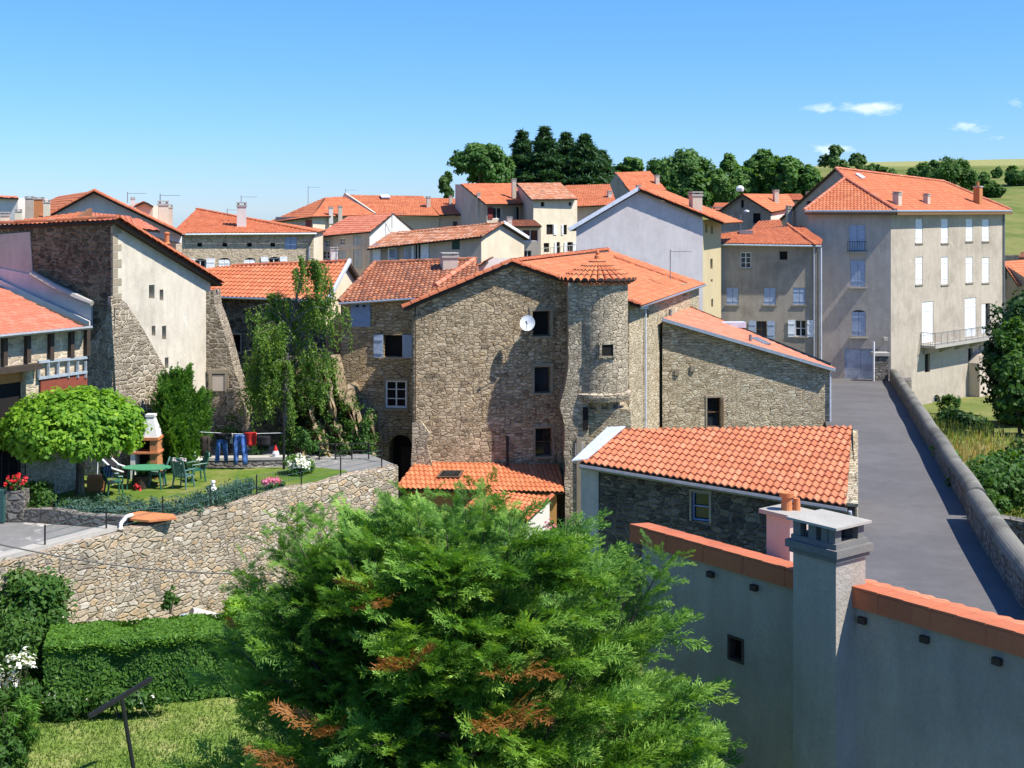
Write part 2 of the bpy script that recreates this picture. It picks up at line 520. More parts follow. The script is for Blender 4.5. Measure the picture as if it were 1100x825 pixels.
M['grass'] = mat_leaf('grass blades', [(0, (.06, .13, .02)), (.6, (.12, .20, .035)), (1, (.24, .27, .08))], .4)
SUN, SKY, EXPO = 4.8, 0.09, 0.62
# ---------------------------------------------------------------- roofs
def tile_roof(poly, mat, name='roof', parent=None, w=.24, r=.36, h=.045, seg=4, thick=.10, under=None, step=.03, eave=None):
    """a convex planar polygon covered with real roman tiles; poly: 3D points (planar)"""
    poly = [Vector(p) for p in poly]
    pl = plane3(*poly[:3])
    for i in range(3, len(poly)):
        ry = poly[i] - CAM
        poly[i] = CAM + ry * ((pl[0] - CAM).dot(pl[1]) / ry.dot(pl[1]))
    n = Vector((0, 0, 0))
    for i in range(1, len(poly) - 1):
        n += (poly[i] - poly[0]).cross(poly[i + 1] - poly[0])
    n.normalize()
    if n.z < 0:
        poly = poly[::-1]; n = -n
    if eave is not None:
        u = (Vector(eave[1]) - Vector(eave[0])).normalized()
        if n.cross(u).z < 0: u = -u
    else:
        u = Vector((-n.y, n.x, 0))
        u = u.normalized() if u.length > 1e-4 else Vector((1, 0, 0))
        if n.cross(u).z < 0: u = -u
    v = n.cross(u).normalized()
    o = min(poly, key=lambda p: p.dot(v))
    P2 = [((p - o).dot(u), (p - o).dot(v)) for p in poly]
    u0, u1 = min(p[0] for p in P2), max(p[0] for p in P2)
    v1 = max(p[1] for p in P2)
    nr = max(1, math.ceil(v1 / r))
    nu = max(1, math.ceil((u1 - u0) / (w / seg)))
    bm = bmesh.new()
    uvl = bm.loops.layers.uv.new('UVMap')
    jit = [random.uniform(-.012, .012) for _ in range(nr)]
    for k in range(nr):
        rows = []
        for q in (0, 1):
            vv = (k + q) * r
            row = []
            for i in range(nu + 1):
                uu = u0 + i * w / seg
                ph = uu / w
                t = ph - math.floor(ph)
                zz = h * (.5 + .5 * math.cos(2 * math.pi * (t - .5)))
                zz += step * (1 - q) + jit[k] * .3
                row.append((bm.verts.new(o + u * uu + v * vv + n * zz), uu, vv))
            rows.append(row)
        low = [(bm.verts.new(a[0].co - n * (step + .004)), a[1], a[2]) for a in rows[0]]
        top = [(bm.verts.new(a[0].co), a[1], a[2]) for a in rows[0]]
        for ra, rb, sm in ((rows[0], rows[1], True), (low, top, True)):
            for i in range(nu):
                f = bm.faces.new((ra[i][0], ra[i + 1][0], rb[i + 1][0], rb[i][0]))
                f.smooth = sm
                for lp, src in zip(f.loops, (ra[i], ra[i + 1], rb[i + 1], rb[i])):
                    uc = (i + .5) * w / seg + u0
                    lp[uvl].uv = (min(max(src[1], math.floor(uc / w) * w + .002), math.floor(uc / w) * w + w - .002), k * r + (.02 if src[2] <= k * r + 1e-6 else r - .02))
    for i in range(len(poly)):
        a, b = poly[i], poly[(i + 1) % len(poly)]
        e = b - a
        if e.length < 1e-4: continue
        pn = e.cross(n).normalized()
        bmesh.ops.bisect_plane(bm, geom=bm.verts[:] + bm.edges[:] + bm.faces[:], plane_co=a, plane_no=pn, clear_outer=True, dist=1e-5)
    me = bpy.data.meshes.new(name)
    # slab below the tiles
    lo = [p - n * thick for p in poly]
    up = [p - n * .006 for p in poly]
    vs = [bm.verts.new(p) for p in lo], [bm.verts.new(p) for p in up]
    k = len(poly)
    fs = [bm.faces.new(vs[0][::-1]), bm.faces.new(vs[1])]
    for i in range(k):
        j = (i + 1) % k
        fs.append(bm.faces.new((vs[0][i], vs[0][j], vs[1][j], vs[1][i])))
    for f in fs: f.material_index = 1
    inv = world_of(parent).inverted() if parent is not None else Matrix.Identity(4)
    bm.transform(inv)
    bm.to_mesh(me); bm.free()
    me.materials.append(mat); me.materials.append(under or M['wood_dark'])
    ob = bpy.data.objects.new(name, me)
    COL.objects.link(ob)
    if parent is not None: ob.parent = parent
    return ob


def tile_row(a, b, mat, name, parent, rad=.11, L=.42, up=Vector((0, 0, 1)), half=True):
    """a row of overlapping half-round tiles along a ridge, hip or verge from a to b"""
    a, b = Vector(a), Vector(b)
    d = (b - a); n = max(1, round(d.length / L)); st = d / n
    dd = d.normalized()
    x = dd.cross(up).normalized(); y = x.cross(dd).normalized()
    mb = MB()
    for i in range(n):
        p, q = a + st * i - dd * .03, a + st * (i + 1) + dd * .03
        ra, rb = rad * 1.08, rad * .93
        off = y * random.uniform(-.008, .008)
        pr, qr = [], []
        for k in range(7):
            t = math.pi * k / 6
            pr.append(p + off + x * math.cos(t) * ra + y * (math.sin(t) * ra + .012))
            qr.append(q + off + x * math.cos(t) * rb + y * math.sin(t) * rb)
        for k in range(6):
            mb.face([pr[k], pr[k + 1], qr[k + 1], qr[k]], [(k * .01 + i * .42 + .05, .1)] * 4, 0, True)
        mb.face(pr[::-1], [(i * .42 + .1, .1)] * 7); mb.face(qr, [(i * .42 + .1, .1)] * 7)
    return mb.build(name, mat, parent)


# ---------------------------------------------------------------- facades and houses
class Facade:
    def __init__(s, house, a, b, z0, top, mat=0):
        s.h, s.a, s.z0, s.mat = house, Vector(a), z0, mat
        s.L = (Vector(b) - s.a).length
        s.u = (Vector(b) - s.a).normalized()
        s.n = Vector((s.u.y, -s.u.x))
        s.holes = []
        s.top = []
        for i, t in enumerate(top):
            u, z = s.uz(*t)
            if i == 0: u = 0
            if i == len(top) - 1: u = s.L
            s.top.append((u, z))

    def uz(s, px, py, off=0):
        a3 = Vector((s.a.x, s.a.y, 0)) + Vector((s.n.x, s.n.y, 0)) * off
        p = hit_plane(a3, Vector((s.n.x, s.n.y, 0)), px, py)
        return (p.to_2d() - a3.to_2d()).dot(s.u), p.z

    def at(s, u, z, off=0):
        q = s.a + s.u * u + s.n * off
        return Vector((q.x, q.y, z))

    def px(s, px, py, off=0):
        return s.at(*s.uz(px, py, off), off)

    def rect(s, x0, y0, x1, y1):
        xm, ym = (x0 + x1) / 2, (y0 + y1) / 2
        return s.uz(x0, ym)[0], s.uz(x1, ym)[0], s.uz(xm, y1)[1], s.uz(xm, y0)[1]

    def hole(s, u0, u1, v0, v1, depth=.2, arch=0.0, back=None):
        k = 8
        pts = [(u0, v0), (u1, v0)]
        if arch > 0:
            for i in range(k + 1):
                t = math.pi * i / k
                pts.append(((u0 + u1) / 2 + math.cos(t) * (u1 - u0) / 2, v1 - arch + math.sin(t) * arch))
        else:
            pts += [(u1, v1), (u0, v1)]
        s.holes.append((pts, depth))
        return pts

    def window(s, x0, y0, x1, y1, sh=None, shcol='sh_blue', frame='frame_white', depth=.18, arch=0, sill=True, surround=None, bars=(1, 1), pane='glass', open_w=None, name='window', leaf=2, ajar=False, lintel=False, fw=.05):
        u0, u1, v0, v1 = s.rect(x0, y0, x1, y1)
        w, hgt = u1 - u0, v1 - v0
        a = arch * w
        pts = s.hole(u0, u1, v0, v1, depth, a)
        root = s.h.root
        fr = MB()
        dF = -depth + .05
        if frame:
            for (p, q) in (((u0, v0), (u0, v1 - a)), ((u1, v0), (u1, v1 - a))):
                sg = 1 if p[0] == u0 else -1
                fr.prism([s.at(p[0], p[1], dF), s.at(p[0] + sg * fw, p[1], dF), s.at(q[0] + sg * fw, q[1], dF), s.at(q[0], q[1], dF)], s.dirn() * .05)
            fr.prism([s.at(u0 + fw, v0, dF), s.at(u1 - fw, v0, dF), s.at(u1 - fw, v0 + fw, dF), s.at(u0 + fw, v0 + fw, dF)], s.dirn() * .05)
            fr.prism([s.at(u0 + fw, v1 - fw - a * .5, dF), s.at(u1 - fw, v1 - fw - a * .5, dF), s.at(u1 - fw, v1 - a * .5, dF), s.at(u0 + fw, v1 - a * .5, dF)], s.dirn() * .05)
            for i in range(bars[0]):
                uu = u0 + w * (i + 1) / (bars[0] + 1)
                fr.prism([s.at(uu - .03, v0 + fw, dF), s.at(uu + .03, v0 + fw, dF), s.at(uu + .03, v1 - fw - a * .5, dF), s.at(uu - .03, v1 - fw - a * .5, dF)], s.dirn() * .045)
            for i in range(bars[1]):
                vv = v0 + hgt * (i + 1) / (bars[1] + 1)
                fr.prism([s.at(u0 + fw, vv - .018, dF - .001), s.at(u1 - fw, vv - .018, dF - .001), s.at(u1 - fw, vv + .018, dF - .001), s.at(u0 + fw, vv + .018, dF - .001)], s.dirn() * .042)
        if sill:
            fr.prism([s.at(u0 - .08, v0 - .09, 0.002), s.at(u1 + .08, v0 - .09, 0.002), s.at(u1 + .08, v0 - .004, 0.002), s.at(u0 - .08, v0 - .004, 0.002)], s.dirn() * .07, 1)
        if not fr.f:
            fr.prism([s.at(u0, v0, -depth + .012), s.at(u1, v0, -depth + .012), s.at(u1, v0 + .03, -depth + .012), s.at(u0, v0 + .03, -depth + .012)], s.dirn() * .03)
        wo = fr.build(name, [M[frame] if frame else M['dark'], M['ashlar']], root)
        pm = MB()
        pm.face([s.at(u, v, -depth + .01) for u, v in pts])
        pm.build('pane', M[pane], wo)
        if surround:
            t = surround * .62
            sm = MB()
            sm.prism([s.at(u0 - t, v0 - .01, .003), s.at(u0, v0 - .01, .003), s.at(u0, v1, .003), s.at(u0 - t, v1, .003)], s.dirn() * .03)
            sm.prism([s.at(u1, v0 - .01, .003), s.at(u1 + t, v0 - .01, .003), s.at(u1 + t, v1, .003), s.at(u1, v1, .003)], s.dirn() * .03)
            sm.prism([s.at(u0 - t * 1.2, v1, .003), s.at(u1 + t * 1.2, v1, .003), s.at(u1 + t * 1.2, v1 + t * 1.3, .003), s.at(u0 - t * 1.2, v1 + t * 1.3, .003)], s.dirn() * .035)
            sm.build('surround', M['ashlar'], wo)
        if sh == 'open':
            ow = open_w or w * .5
            for (p, q) in ((u0 - ow - .03, u0 - .03), (u1 + .03, u1 + ow + .03)):
                s.shutter(p, q, v0 - .03, v1 + .02, .035, shcol)
        elif sh == 'closed':
            um = (u0 + u1) / 2
            s.shutter(u0 + .01, um - .01, v0 + .01, v1 - a * .6 - .01, -.07, shcol)
            s.shutter(um + .01, u1 - .01, v0 + .01, v1 - a * .6 - .01, -.07, shcol)
            if ajar: pass
        elif sh == 'left':
            s.shutter(u0 - w * .5 - .03, u0 - .03, v0 - .03, v1 + .02, .035, shcol)
        elif sh == 'right':
            s.shutter(u1 + .03, u1 + w * .5 + .03, v0 - .03, v1 + .02, .035, shcol)
        elif sh == 'half':
            um = (u0 + u1) / 2
            s.shutter(u0 + .01, um - .01, v0 + .01, v1 - a * .6 - .01, -.07, shcol)
        return wo, (u0, u1, v0, v1)

    def shutter(s, u0, u1, v0, v1, off, col, batten=True):
        mb = MB()
        mb.prism([s.at(u0, v0, off), s.at(u1, v0, off), s.at(u1, v1, off), s.at(u0, v1, off)], s.dirn() * .035)
        if batten:
            for f in (.2, .78):
                vv = v0 + (v1 - v0) * f
                mb.prism([s.at(u0 + .02, vv - .04, off + .036), s.at(u1 - .02, vv - .04, off + .036), s.at(u1 - .02, vv + .04, off + .036), s.at(u0 + .02, vv + .04, off + .036)], s.dirn() * .02)
        return mb.build('shutter', M[col], s.h.root)

    def dirn(s):
        return Vector((s.n.x, s.n.y, 0))

    def emit(s, mb):
        outer = [(0, s.z0), (s.L, s.z0)] + s.top[::-1]
        loops = [[Vector((u, v, 0)) for u, v in outer]] + [[Vector((u, v, 0)) for u, v in p] for p, _ in s.holes]
        flat = [p for l in loops for p in l]
        for t in tessellate_polygon(loops):
            pts = [s.at(flat[i].x, flat[i].y) for i in t]
            uv = [(flat[i].x + s.a.x * 3.1 + s.a.y, flat[i].y) for i in t]
            n = (pts[1] - pts[0]).cross(pts[2] - pts[0])
            if n.length < 1e-9: continue
            if n.dot(s.dirn()) < 0:
                pts.reverse(); uv.reverse()
            mb.face(pts, uv, s.mat)
        for p, dep in s.holes:
            k = len(p)
            for i in range(k):
                a, b = p[i], p[(i + 1) % k]
                mb.quad(s.at(*a), s.at(*b), s.at(*b, -dep), s.at(*a, -dep), s.mat)


class House:
    def __init__(s, name, label, cat, base, group=None):
        s.root = empty(name, base, label, cat, group)
        s.fs, s.mb = [], MB()

    def facade(s, a, b, z0, top, mat=0):
        f = Facade(s, a, b, z0, top, mat)
        s.fs.append(f)
        return f

    def back(s, pts, z0, mat=0):
        """plain wall sides the picture does not show: (x, y, ztop) in order"""
        for p, q in zip(pts[:-1], pts[1:]):
            s.mb.quad((p[0], p[1], z0), (q[0], q[1], z0), (q[0], q[1], q[2]), (p[0], p[1], p[2]), mat)

    def finish(s, mats, name='wall'):
        for f in s.fs: f.emit(s.mb)
        return s.mb.build(name, mats, s.root)

    def chimney(s, px, ytop, ybot, wpx, d, mat='pl_cream', pots=0, parent=None, rz=.3, cap='concrete', deep=.9, flat=True):
        w = wpx * d / F
        x = (px - CX) * d / F
        zt, zb = zat(ytop, d), zat(ybot, d)
        h = zt - zb
        mb = MB()
        dd = w * deep
        mb.box((x, d + dd / 2, zb - .8), w * .86, dd * .86, h * .82 + .8, rz)
        c = MB()
        c.box((x, d + dd / 2, zb + h * .82), w, dd, h * .07 + .02, rz)
        o = mb.build('chimney', M[mat], parent or s.root)
        if flat:
            for sx in (-1, 1):
                c.box((x + sx * w * .3 * math.cos(rz), d + dd / 2 + sx * w * .3 * math.sin(rz), zb + h * .89 + .02), w * .18, dd * .7, h * .06, rz)
            c.box((x, d + dd / 2, zb + h * .95 + .02), w * .98, dd * .98, h * .05, rz)
        for i in range(pots):
            q = (i - (pots - 1) / 2) * w * .4
            c.lathe((x + q, d + dd / 2, zb + h * .89), [(.09, 0), (.12, .05), (.09, .3), (.12, .36), (0.0, .36)], 8, 1)
        if pots or flat:
            c.build('chimney_cap', [M[cap], M['terracotta']], o if (parent is None) else o)
        return o

    def antenna(s, px, ytop, ybot, d, parent=None, n=5, rz=.4):
        a, b = P(px, ybot, d), P(px, ytop, d)
        mb = MB()
        mb.tube([a, b], .025, 5)
        ca, sa = math.cos(rz), math.sin(rz)
        L = 1.1
        z = b.z - .1
        bx = Vector((ca, sa, 0))
        mb.bar((b.x, b.y, z), Vector((b.x, b.y, z)) + bx * L, .025)
        for i in range(n):
            q = Vector((b.x, b.y, z)) + bx * (L * (i + .5) / n)
            w = .35 - .03 * i
            mb.bar(q - Vector((-sa, ca, 0)) * w, q + Vector((-sa, ca, 0)) * w, .015)
        return mb.build('antenna', M['grey_metal'], parent or s.root)


def gutter(a, b, name, parent, rad=.07, mat='zinc'):
    mb = MB(); mb.tube([a, b], rad, 6)
    return mb.build(name, M[mat], parent)


# ---------------------------------------------------------------- foliage
def unit(v):
    return v / np.maximum(np.linalg.norm(v, axis=-1, keepdims=True), 1e-9)


def leaf_quads(C, N, L, W, T=None):
    """rhombic leaves at C, normals N, lengths L, widths W, long axis T"""
    n = len(C)
    if T is None:
        T = rng.normal(size=(n, 3))
    T = unit(T - N * np.sum(T * N, 1, keepdims=True))
    B = np.cross(N, T)
    L = np.broadcast_to(np.asarray(L, float).reshape(-1, 1), (n, 1)); W = np.broadcast_to(np.asarray(W, float).reshape(-1, 1), (n, 1))
    V = np.empty((n, 4, 3))
    V[:, 0] = C - T * L / 2
    V[:, 1] = C + B * W / 2 - N * W * .12
    V[:, 2] = C + T * L / 2
    V[:, 3] = C - B * W / 2 - N * W * .12
    return V.reshape(-1, 3)


def cluster_leaves(K, kr, nl, L, W, outward=None, up=.4, flat=1.0, spread=.5, var0=None):
    """nl leaves around each cluster centre K (radius kr)"""
    k = len(K)
    kr = np.broadcast_to(np.asarray(kr, float), (k,))
    d = unit(rng.normal(size=(k, nl, 3))) * (rng.random((k, nl, 1)) ** .45)
    d[..., 2] *= flat
    C = K[:, None] + d * kr[:, None, None]
    N = d + rng.normal(size=d.shape) * spread
    if outward is not None:
        N = N + outward[:, None] * .6
    N[..., 2] += up
    N = unit(N)
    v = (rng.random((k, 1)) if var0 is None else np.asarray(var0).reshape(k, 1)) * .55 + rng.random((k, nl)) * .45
    C, N = C.reshape(-1, 3), N.reshape(-1, 3)
    s = .7 + .6 * rng.random(len(C))
    return leaf_quads(C, N, L * s, W * s), v.ravel()


def ellipsoid_points(n, c, rad, inner=.55, lower=-1.0, noise=.12):
    p = []
    while len(p) < n:
        v = unit(rng.normal(size=(n, 3)))
        v = v[v[:, 2] > lower]
        p.extend(v.tolist())
    v = np.array(p[:n])
    r = (inner + (1 - inner) * rng.random((n, 1)) ** .5) * (1 + noise * rng.normal(size=(n, 1)))
    return np.array(c) + v * r * np.array(rad), v


def lumpy(n, c, rad, lobes=9, lobe_r=.5, inner=.5, lower=-.6):
    """cluster centres on several lobes inside an ellipsoid: an uneven crown outline"""
    lc, _ = ellipsoid_points(lobes, (0, 0, 0), (1, 1, 1), .55, lower)
    lc *= .75
    lr = lobe_r * (.65 + .6 * rng.random(lobes))
    i = rng.integers(0, lobes, n)
    v = unit(rng.normal(size=(n, 3)))
    p = lc[i] + v * (lr[i, None] * (inner + (1 - inner) * rng.random((n, 1)) ** .6))
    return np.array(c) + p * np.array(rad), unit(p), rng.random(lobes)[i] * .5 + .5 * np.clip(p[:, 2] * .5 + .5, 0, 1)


def trunk_mesh(parent, base, top, r0, r1, mat, limbs=6, reach=(1, 1, 1), seed=0, name='trunk', start=.45):
    rd = random.Random(seed)
    mb = MB()
    base, top = Vector(base), Vector(top)
    mid = (base + top) / 2 + Vector((rd.uniform(-.1, .1), rd.uniform(-.1, .1), 0)) * (top - base).length * .3
    mb.tube([base - Vector((0, 0, .2)), base + (mid - base) * .5, mid, top], [r0 * 1.15, r0, (r0 + r1) / 2, r1], 8)
    for i in range(limbs):
        t = start + (1 - start) * i / max(1, limbs)
        p = base + (top - base) * t
        if t > .5: p = mid + (top - mid) * (t - .5) * 2
        else: p = base + (mid - base) * t * 2
        a = rd.uniform(0, 6.28)
        e = p + Vector((math.cos(a) * reach[0], math.sin(a) * reach[1], reach[2] * rd.uniform(.3, 1))) * rd.uniform(.5, .85)
        m = (p + e) / 2 + Vector((0, 0, .12 * reach[2]))
        rr = r0 * .45 * (1 - .4 * t)
        mb.tube([p, m, e], [rr, rr * .6, rr * .2], 6)
    return mb.build(name, M[mat], parent)


def leaf_tree(name, label, px, ytop, ybot, wpx, d, leaf='leaf_far', cat='tree', group=None, base_z=None, n=260, nl=26, L=.34, W=.26, lobes=10, bark='bark', depth=1.0, lower=-.6, inner=.5, crown_low=None, trunk_r=None, lobe_r=.5, kr=None):
    """broadleaf tree whose crown spans ytop..ybot (pixels), wpx wide, d metres away"""
    x = (px - CX) * d / F
    zt, zb = zat(ytop, d), zat(ybot, d)
    w = wpx * d / F / 2
    h = (zt - zb) / 2
    c = (x, d, (zt + zb) / 2)
    bz = base_z if base_z is not None else zb - h * .6
    root = empty(name, (x, d, bz), label, cat, group)
    K, out, v0 = lumpy(n, c, (w * 1.0, w * depth, h * 1.0), lobes, lobe_r, inner, lower)
    V, var = cluster_leaves(K, (kr or .24) * min(w, h), nl, L, W, out, .5, .8, .55, v0)
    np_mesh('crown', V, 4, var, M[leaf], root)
    r0 = trunk_r or max(.1, w * .07)
    trunk_mesh(root, (x, d, bz), (x, d, zt - h * .6), r0, r0 * .35, bark, 8, (w * .7, w * .7, h * .8), int(px * 7 + d), start=.35)
    return root


def bush(name, label, px, ytop, ybot, wpx, d, leaf='leaf_mid', cat='shrub', group=None, n=60, nl=30, L=.12, W=.07, depth=1.0, lobes=6, flower=None, nf=0, fl=.08, z0=None):
    x = (px - CX) * d / F
    zt = zat(ytop, d); zb = z0 if z0 is not None else zat(ybot, d)
    w, h = wpx * d / F / 2, (zt - zb)
    root = empty(name, (x, d, zb), label, cat, group)
    K, out, v0 = lumpy(n, (x, d, zb + h * .48), (w, w * depth, h * .52), lobes, .5, .3, -.9)
    V, var = cluster_leaves(K, .3 * min(w, h), nl, L, W, out, .4, .9, .55, v0)
    V[:, 2] = np.maximum(V[:, 2], zb - .02)
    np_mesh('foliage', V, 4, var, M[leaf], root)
    mb = MB()
    for i in range(5):
        a = i * 1.3
        mb.tube([(x, d, zb - .1), (x + math.cos(a) * w * .2, d + math.sin(a) * w * .2, zb + h * .3), (x + math.cos(a) * w * .5, d + math.sin(a) * w * depth * .5, zb + h * .7)], [.03, .02, .008], 5)
    mb.build('stem', M['bark'], root)
    if flower:
        K, out, _ = lumpy(nf, (x, d, zb + h * .5), (w * 1.02, w * depth, h * .54), lobes, .5, .9, -.1)
        K[:, 2] = np.maximum(K[:, 2], zb + h * .45)
        V, var = cluster_leaves(K, fl, 7, fl, fl, out, .8)
        np_mesh('blossom', V, 4, var, M[flower], root)
    return root


# a flat feathery cypress spray, pointing along +x, length 1
def spray_template(seed=1, pairs=13, sub=7, wd=.024):
    r = np.random.default_rng(seed)
    quads = []

    def strip(p, d, l, w, nrm):
        d = d / np.linalg.norm(d)
        s = np.cross(nrm, d); s /= np.linalg.norm(s)
        quads.append([p, p + d * l * .45 + s * w / 2, p + d * l, p + d * l * .45 - s * w / 2])
    def stem(x):
        return np.array([x, .03 * math.sin(x * 5), -.16 * x * x])
    for i in range(6):
        a, b = stem(i / 6), stem((i + 1) / 6)
        strip(a, b - a, np.linalg.norm(b - a) * 1.3, .03, np.array([0, 0, 1.0]))
    for i in range(pairs):
        for sg in (-1, 1):
            x = .10 + .88 * (i + .5 * (sg > 0)) / pairs
            l = (.34 * (1 - x) ** .75 + .10) * r.uniform(.5, 1.3)
            ang = R(44 - 16 * x + r.uniform(-12, 12)) * sg
            d = np.array([math.cos(ang), math.sin(ang), r.uniform(-.45, .5)])
            p = stem(min(x, 1))
            nrm = np.array([r.uniform(-.7, .7), r.uniform(-.7, .7), 1.0])
            strip(p, d, l, wd, nrm)
            for k in range(sub):
                t = .2 + .8 * k / sub
                q = p + d / np.linalg.norm(d) * l * t + np.array([0, 0, -.12 * (l * t) ** 2])
                a2 = ang + R(r.uniform(28, 46)) * (1 if k % 2 else -1)
                d2 = np.array([math.cos(a2), math.sin(a2), r.uniform(-.6, .45)])
                strip(q, d2, (.12 * (1 - t) + .06) * r.uniform(.7, 1.4), wd, nrm)
    return np.array(quads)  # (n,4,3)


def place_sprays(T, pos, dirs, size, roll):
    """copies of template T at pos, pointing along dirs"""
    n = len(pos)
    X = unit(dirs)
    up = np.tile([0, 0, 1.0], (n, 1)) + rng.normal(size=(n, 3)) * roll
    Y = unit(np.cross(up, X))
    Z = np.cross(X, Y)
    q = T.reshape(-1, 3)
    V = pos[:, None] + size[:, None, None] * (q[None, :, 0:1] * X[:, None] + q[None, :, 1:2] * Y[:, None] + q[None, :, 2:3] * Z[:, None])
    return V.reshape(n, -1, 3)


def fir(name, label, px, ytop, ybot, wpx, d, cat='tree', group=None, n=900, base_z=None, leaf='leaf_fir'):
    x = (px - CX) * d / F
    zt, zb = zat(ytop, d), zat(ybot, d)
    w = wpx * d / F / 2
    bz = base_z if base_z is not None else zb - 1
    root = empty(name, (x, d, bz), label, cat, group)
    h = zt - zb
    t = rng.random(n) ** .75
    tier = np.floor(t * 15 + rng.random(n) * .35) / 15
    a = rng.random(n) * 6.283
    rr = w * (tier ** .85 * 1.02 + .03) * (.72 + .22 * np.sin(a * 4 + tier * 40) + .22 * np.sin(tier * 70)) * rng.uniform(.4, 1.15, n)
    C = np.stack([x + np.cos(a) * rr, d + np.sin(a) * rr, zt - tier * h - rr * .18 + rng.normal(size=n) * .12], 1)
    out = np.stack([np.cos(a), np.sin(a), np.full(n, -.25)], 1)
    k = 9
    Cc = np.repeat(C, k, 0) + rng.normal(size=(n * k, 3)) * np.array([.28, .28, .12])
    Oo = np.repeat(out, k, 0) + rng.normal(size=(n * k, 3)) * .45
    Nn = unit(np.tile([0, 0, 1.0], (n * k, 1)) + rng.normal(size=(n * k, 3)) * .5)
    V = leaf_quads(Cc, Nn, rng.uniform(.5, 1.15, n * k), .2, Oo)
    var = np.clip(np.repeat(rng.random(n), k) * .5 + rng.random(n * k) * .5, 0, 1)
    np_mesh('crown', V, 4, var, M[leaf], root)
    mb = MB(); mb.tube([(x, d, bz), (x, d, zb + h * .5), (x, d, zt)], [.3, .2, .03], 7)
    mb.build('trunk', M['bark'], root)
    return root
TD = {'tile_new': (.2, .34), 'tile_barn': (.205, .36), 'tile_old': (.2, .3), 'tile_cap': (.42, .6)}


def roof(house, poly, mat='tile', seg=4, name='roof', **k):
    w, r = TD.get(mat, (.24, .36))
    return tile_roof(poly, M[mat], name, house.root, w, r, seg=seg, **k)


def on(plane, *pix):
    return [hit_plane(plane[0], plane[1], x, y) for x, y in pix]


def V2(x, y): return Vector((x, y))


# ============================================================ central house with the corner tower
h = House('tower_house', 'old rubble stone gabled house with a round corner tower and a white satellite dish', 'house', (-.8, 56, -.8))
A, B = XY(443, 55.0), XY(676, 56.9)
f = h.facade(A, B, -1.2, [(443, 324), (548, 283), (676, 327)])
GF = f
f.window(572, 334, 591, 361, frame='frame_brown', bars=(0, 0), pane='dark', surround=.2, depth=.3)
f.window(574, 394, 591, 422, frame='frame_brown', bars=(0, 0), surround=.2, depth=.28)
f.window(575, 460, 593, 490, frame='frame_brown', bars=(0, 1), surround=.16, depth=.28)
back_dir = Vector((.31, .95)).normalized()
Bb = B + back_dir * 17.5
fs = h.facade(B, Bb, -1.2, [(676, 325), (755, 299)], 1)
fs.top = [(0, 9.05), (fs.L, 9.0)]
fs.window(693, 331, 697, 342, frame=None, sill=False, pane='dark')
fs.window(733, 305, 738, 318, frame=None, sill=False, pane='dark')
Ab = A + back_dir * 17.5
h.back([(A.x, A.y, 9.0), (Ab.x, Ab.y, 9.0), (Bb.x, Bb.y, 9.0)], -1.2)
wall = h.finish([M['stone_warm'], M['stone_pale']])
apx = f.px(548, 282)
ridge_b = apx + Vector((back_dir.x, back_dir.y, 0)) * 17.6
fo = f.dirn() * .28
apf = apx + fo
# right slope
er = f.px(680, 327) + fo + Vector((.25, 0, -.05))
er_b = Vector((Bb.x + .35, Bb.y, er.z))
r1 = roof(h, [apf, er, er_b, ridge_b], 'tile', 5, eave=(er, er_b), step=.02, h=.04)
el = f.px(432, 331) + fo
el_b = el + Vector((back_dir.x, back_dir.y, 0)) * 17.6
roof(h, [apf, el, el_b, ridge_b], 'tile', 4, eave=(el, el_b))
up_n = Vector((0, 0, 1))
tile_row(el + Vector((0, 0, .05)), apf + Vector((0, 0, .06)), M['tile_cap'], 'verge_tile', h.root, .13, .42)
tile_row(apf + Vector((0, 0, .06)), er + Vector((0, 0, .05)), M['tile_cap'], 'verge_tile', h.root, .12, .42)
tile_row(apf + Vector((0, 0, .06)), ridge_b + Vector((0, 0, .04)), M['tile_cap'], 'ridge_tile', h.root, .12, .42)
# a raised verge where the back roof steps up, and the small valley beside the tower
n1 = plane3(apf, er, er_b)
s0, s1 = on(n1, (660, 277.5), (738, 305))
tile_row(s0 + Vector((0, 0, .06)), s1 + Vector((0, 0, .06)), M['tile_cap'], 'ridge_tile', h.root, .09, .42)
g0 = er + Vector((.02, .3, -.06)); g1 = er_b + Vector((.02, 0, -.06))
gutter(g0, g1, 'gutter', h.root, .06)
mb = MB(); q = fs.px(693.5, 330, .09); mb.tube([q, (q.x, q.y, 0)], .05, 6)
mb.build('downpipe', M['zinc_pale'], h.root)
mb = MB()
q = fs.px(693, 330, .12) + Vector((0, -.25, 0)); mb.box((q.x - .35, q.y, q.z - .05), .8, .55, .16, .3)
mb.build('gutter_hopper', M['zinc'], h.root)
h.antenna(720, 268, 300, 66, h.root, 4, .1)

# tower
tc = XY(642, 55.6)
TR = 1.29
mb = MB()
ztop, zc0, zc1 = zat(304, 55), zat(424, 54.4), zat(432, 54.4)
mb.lathe((tc.x, tc.y, 0), [(.70, zc1 - .75), (.78, zc1 - .35), (.98, zc1 - .02), (1.36, zc1), (1.42, zc0 - .12), (1.42, zc0), (TR + .01, zc0 + .05), (TR, zc0 + .1), (TR, ztop)], 28, 0, R(178), R(365))
tow = mb.build('tower', [M['stone_tower']], h.root)
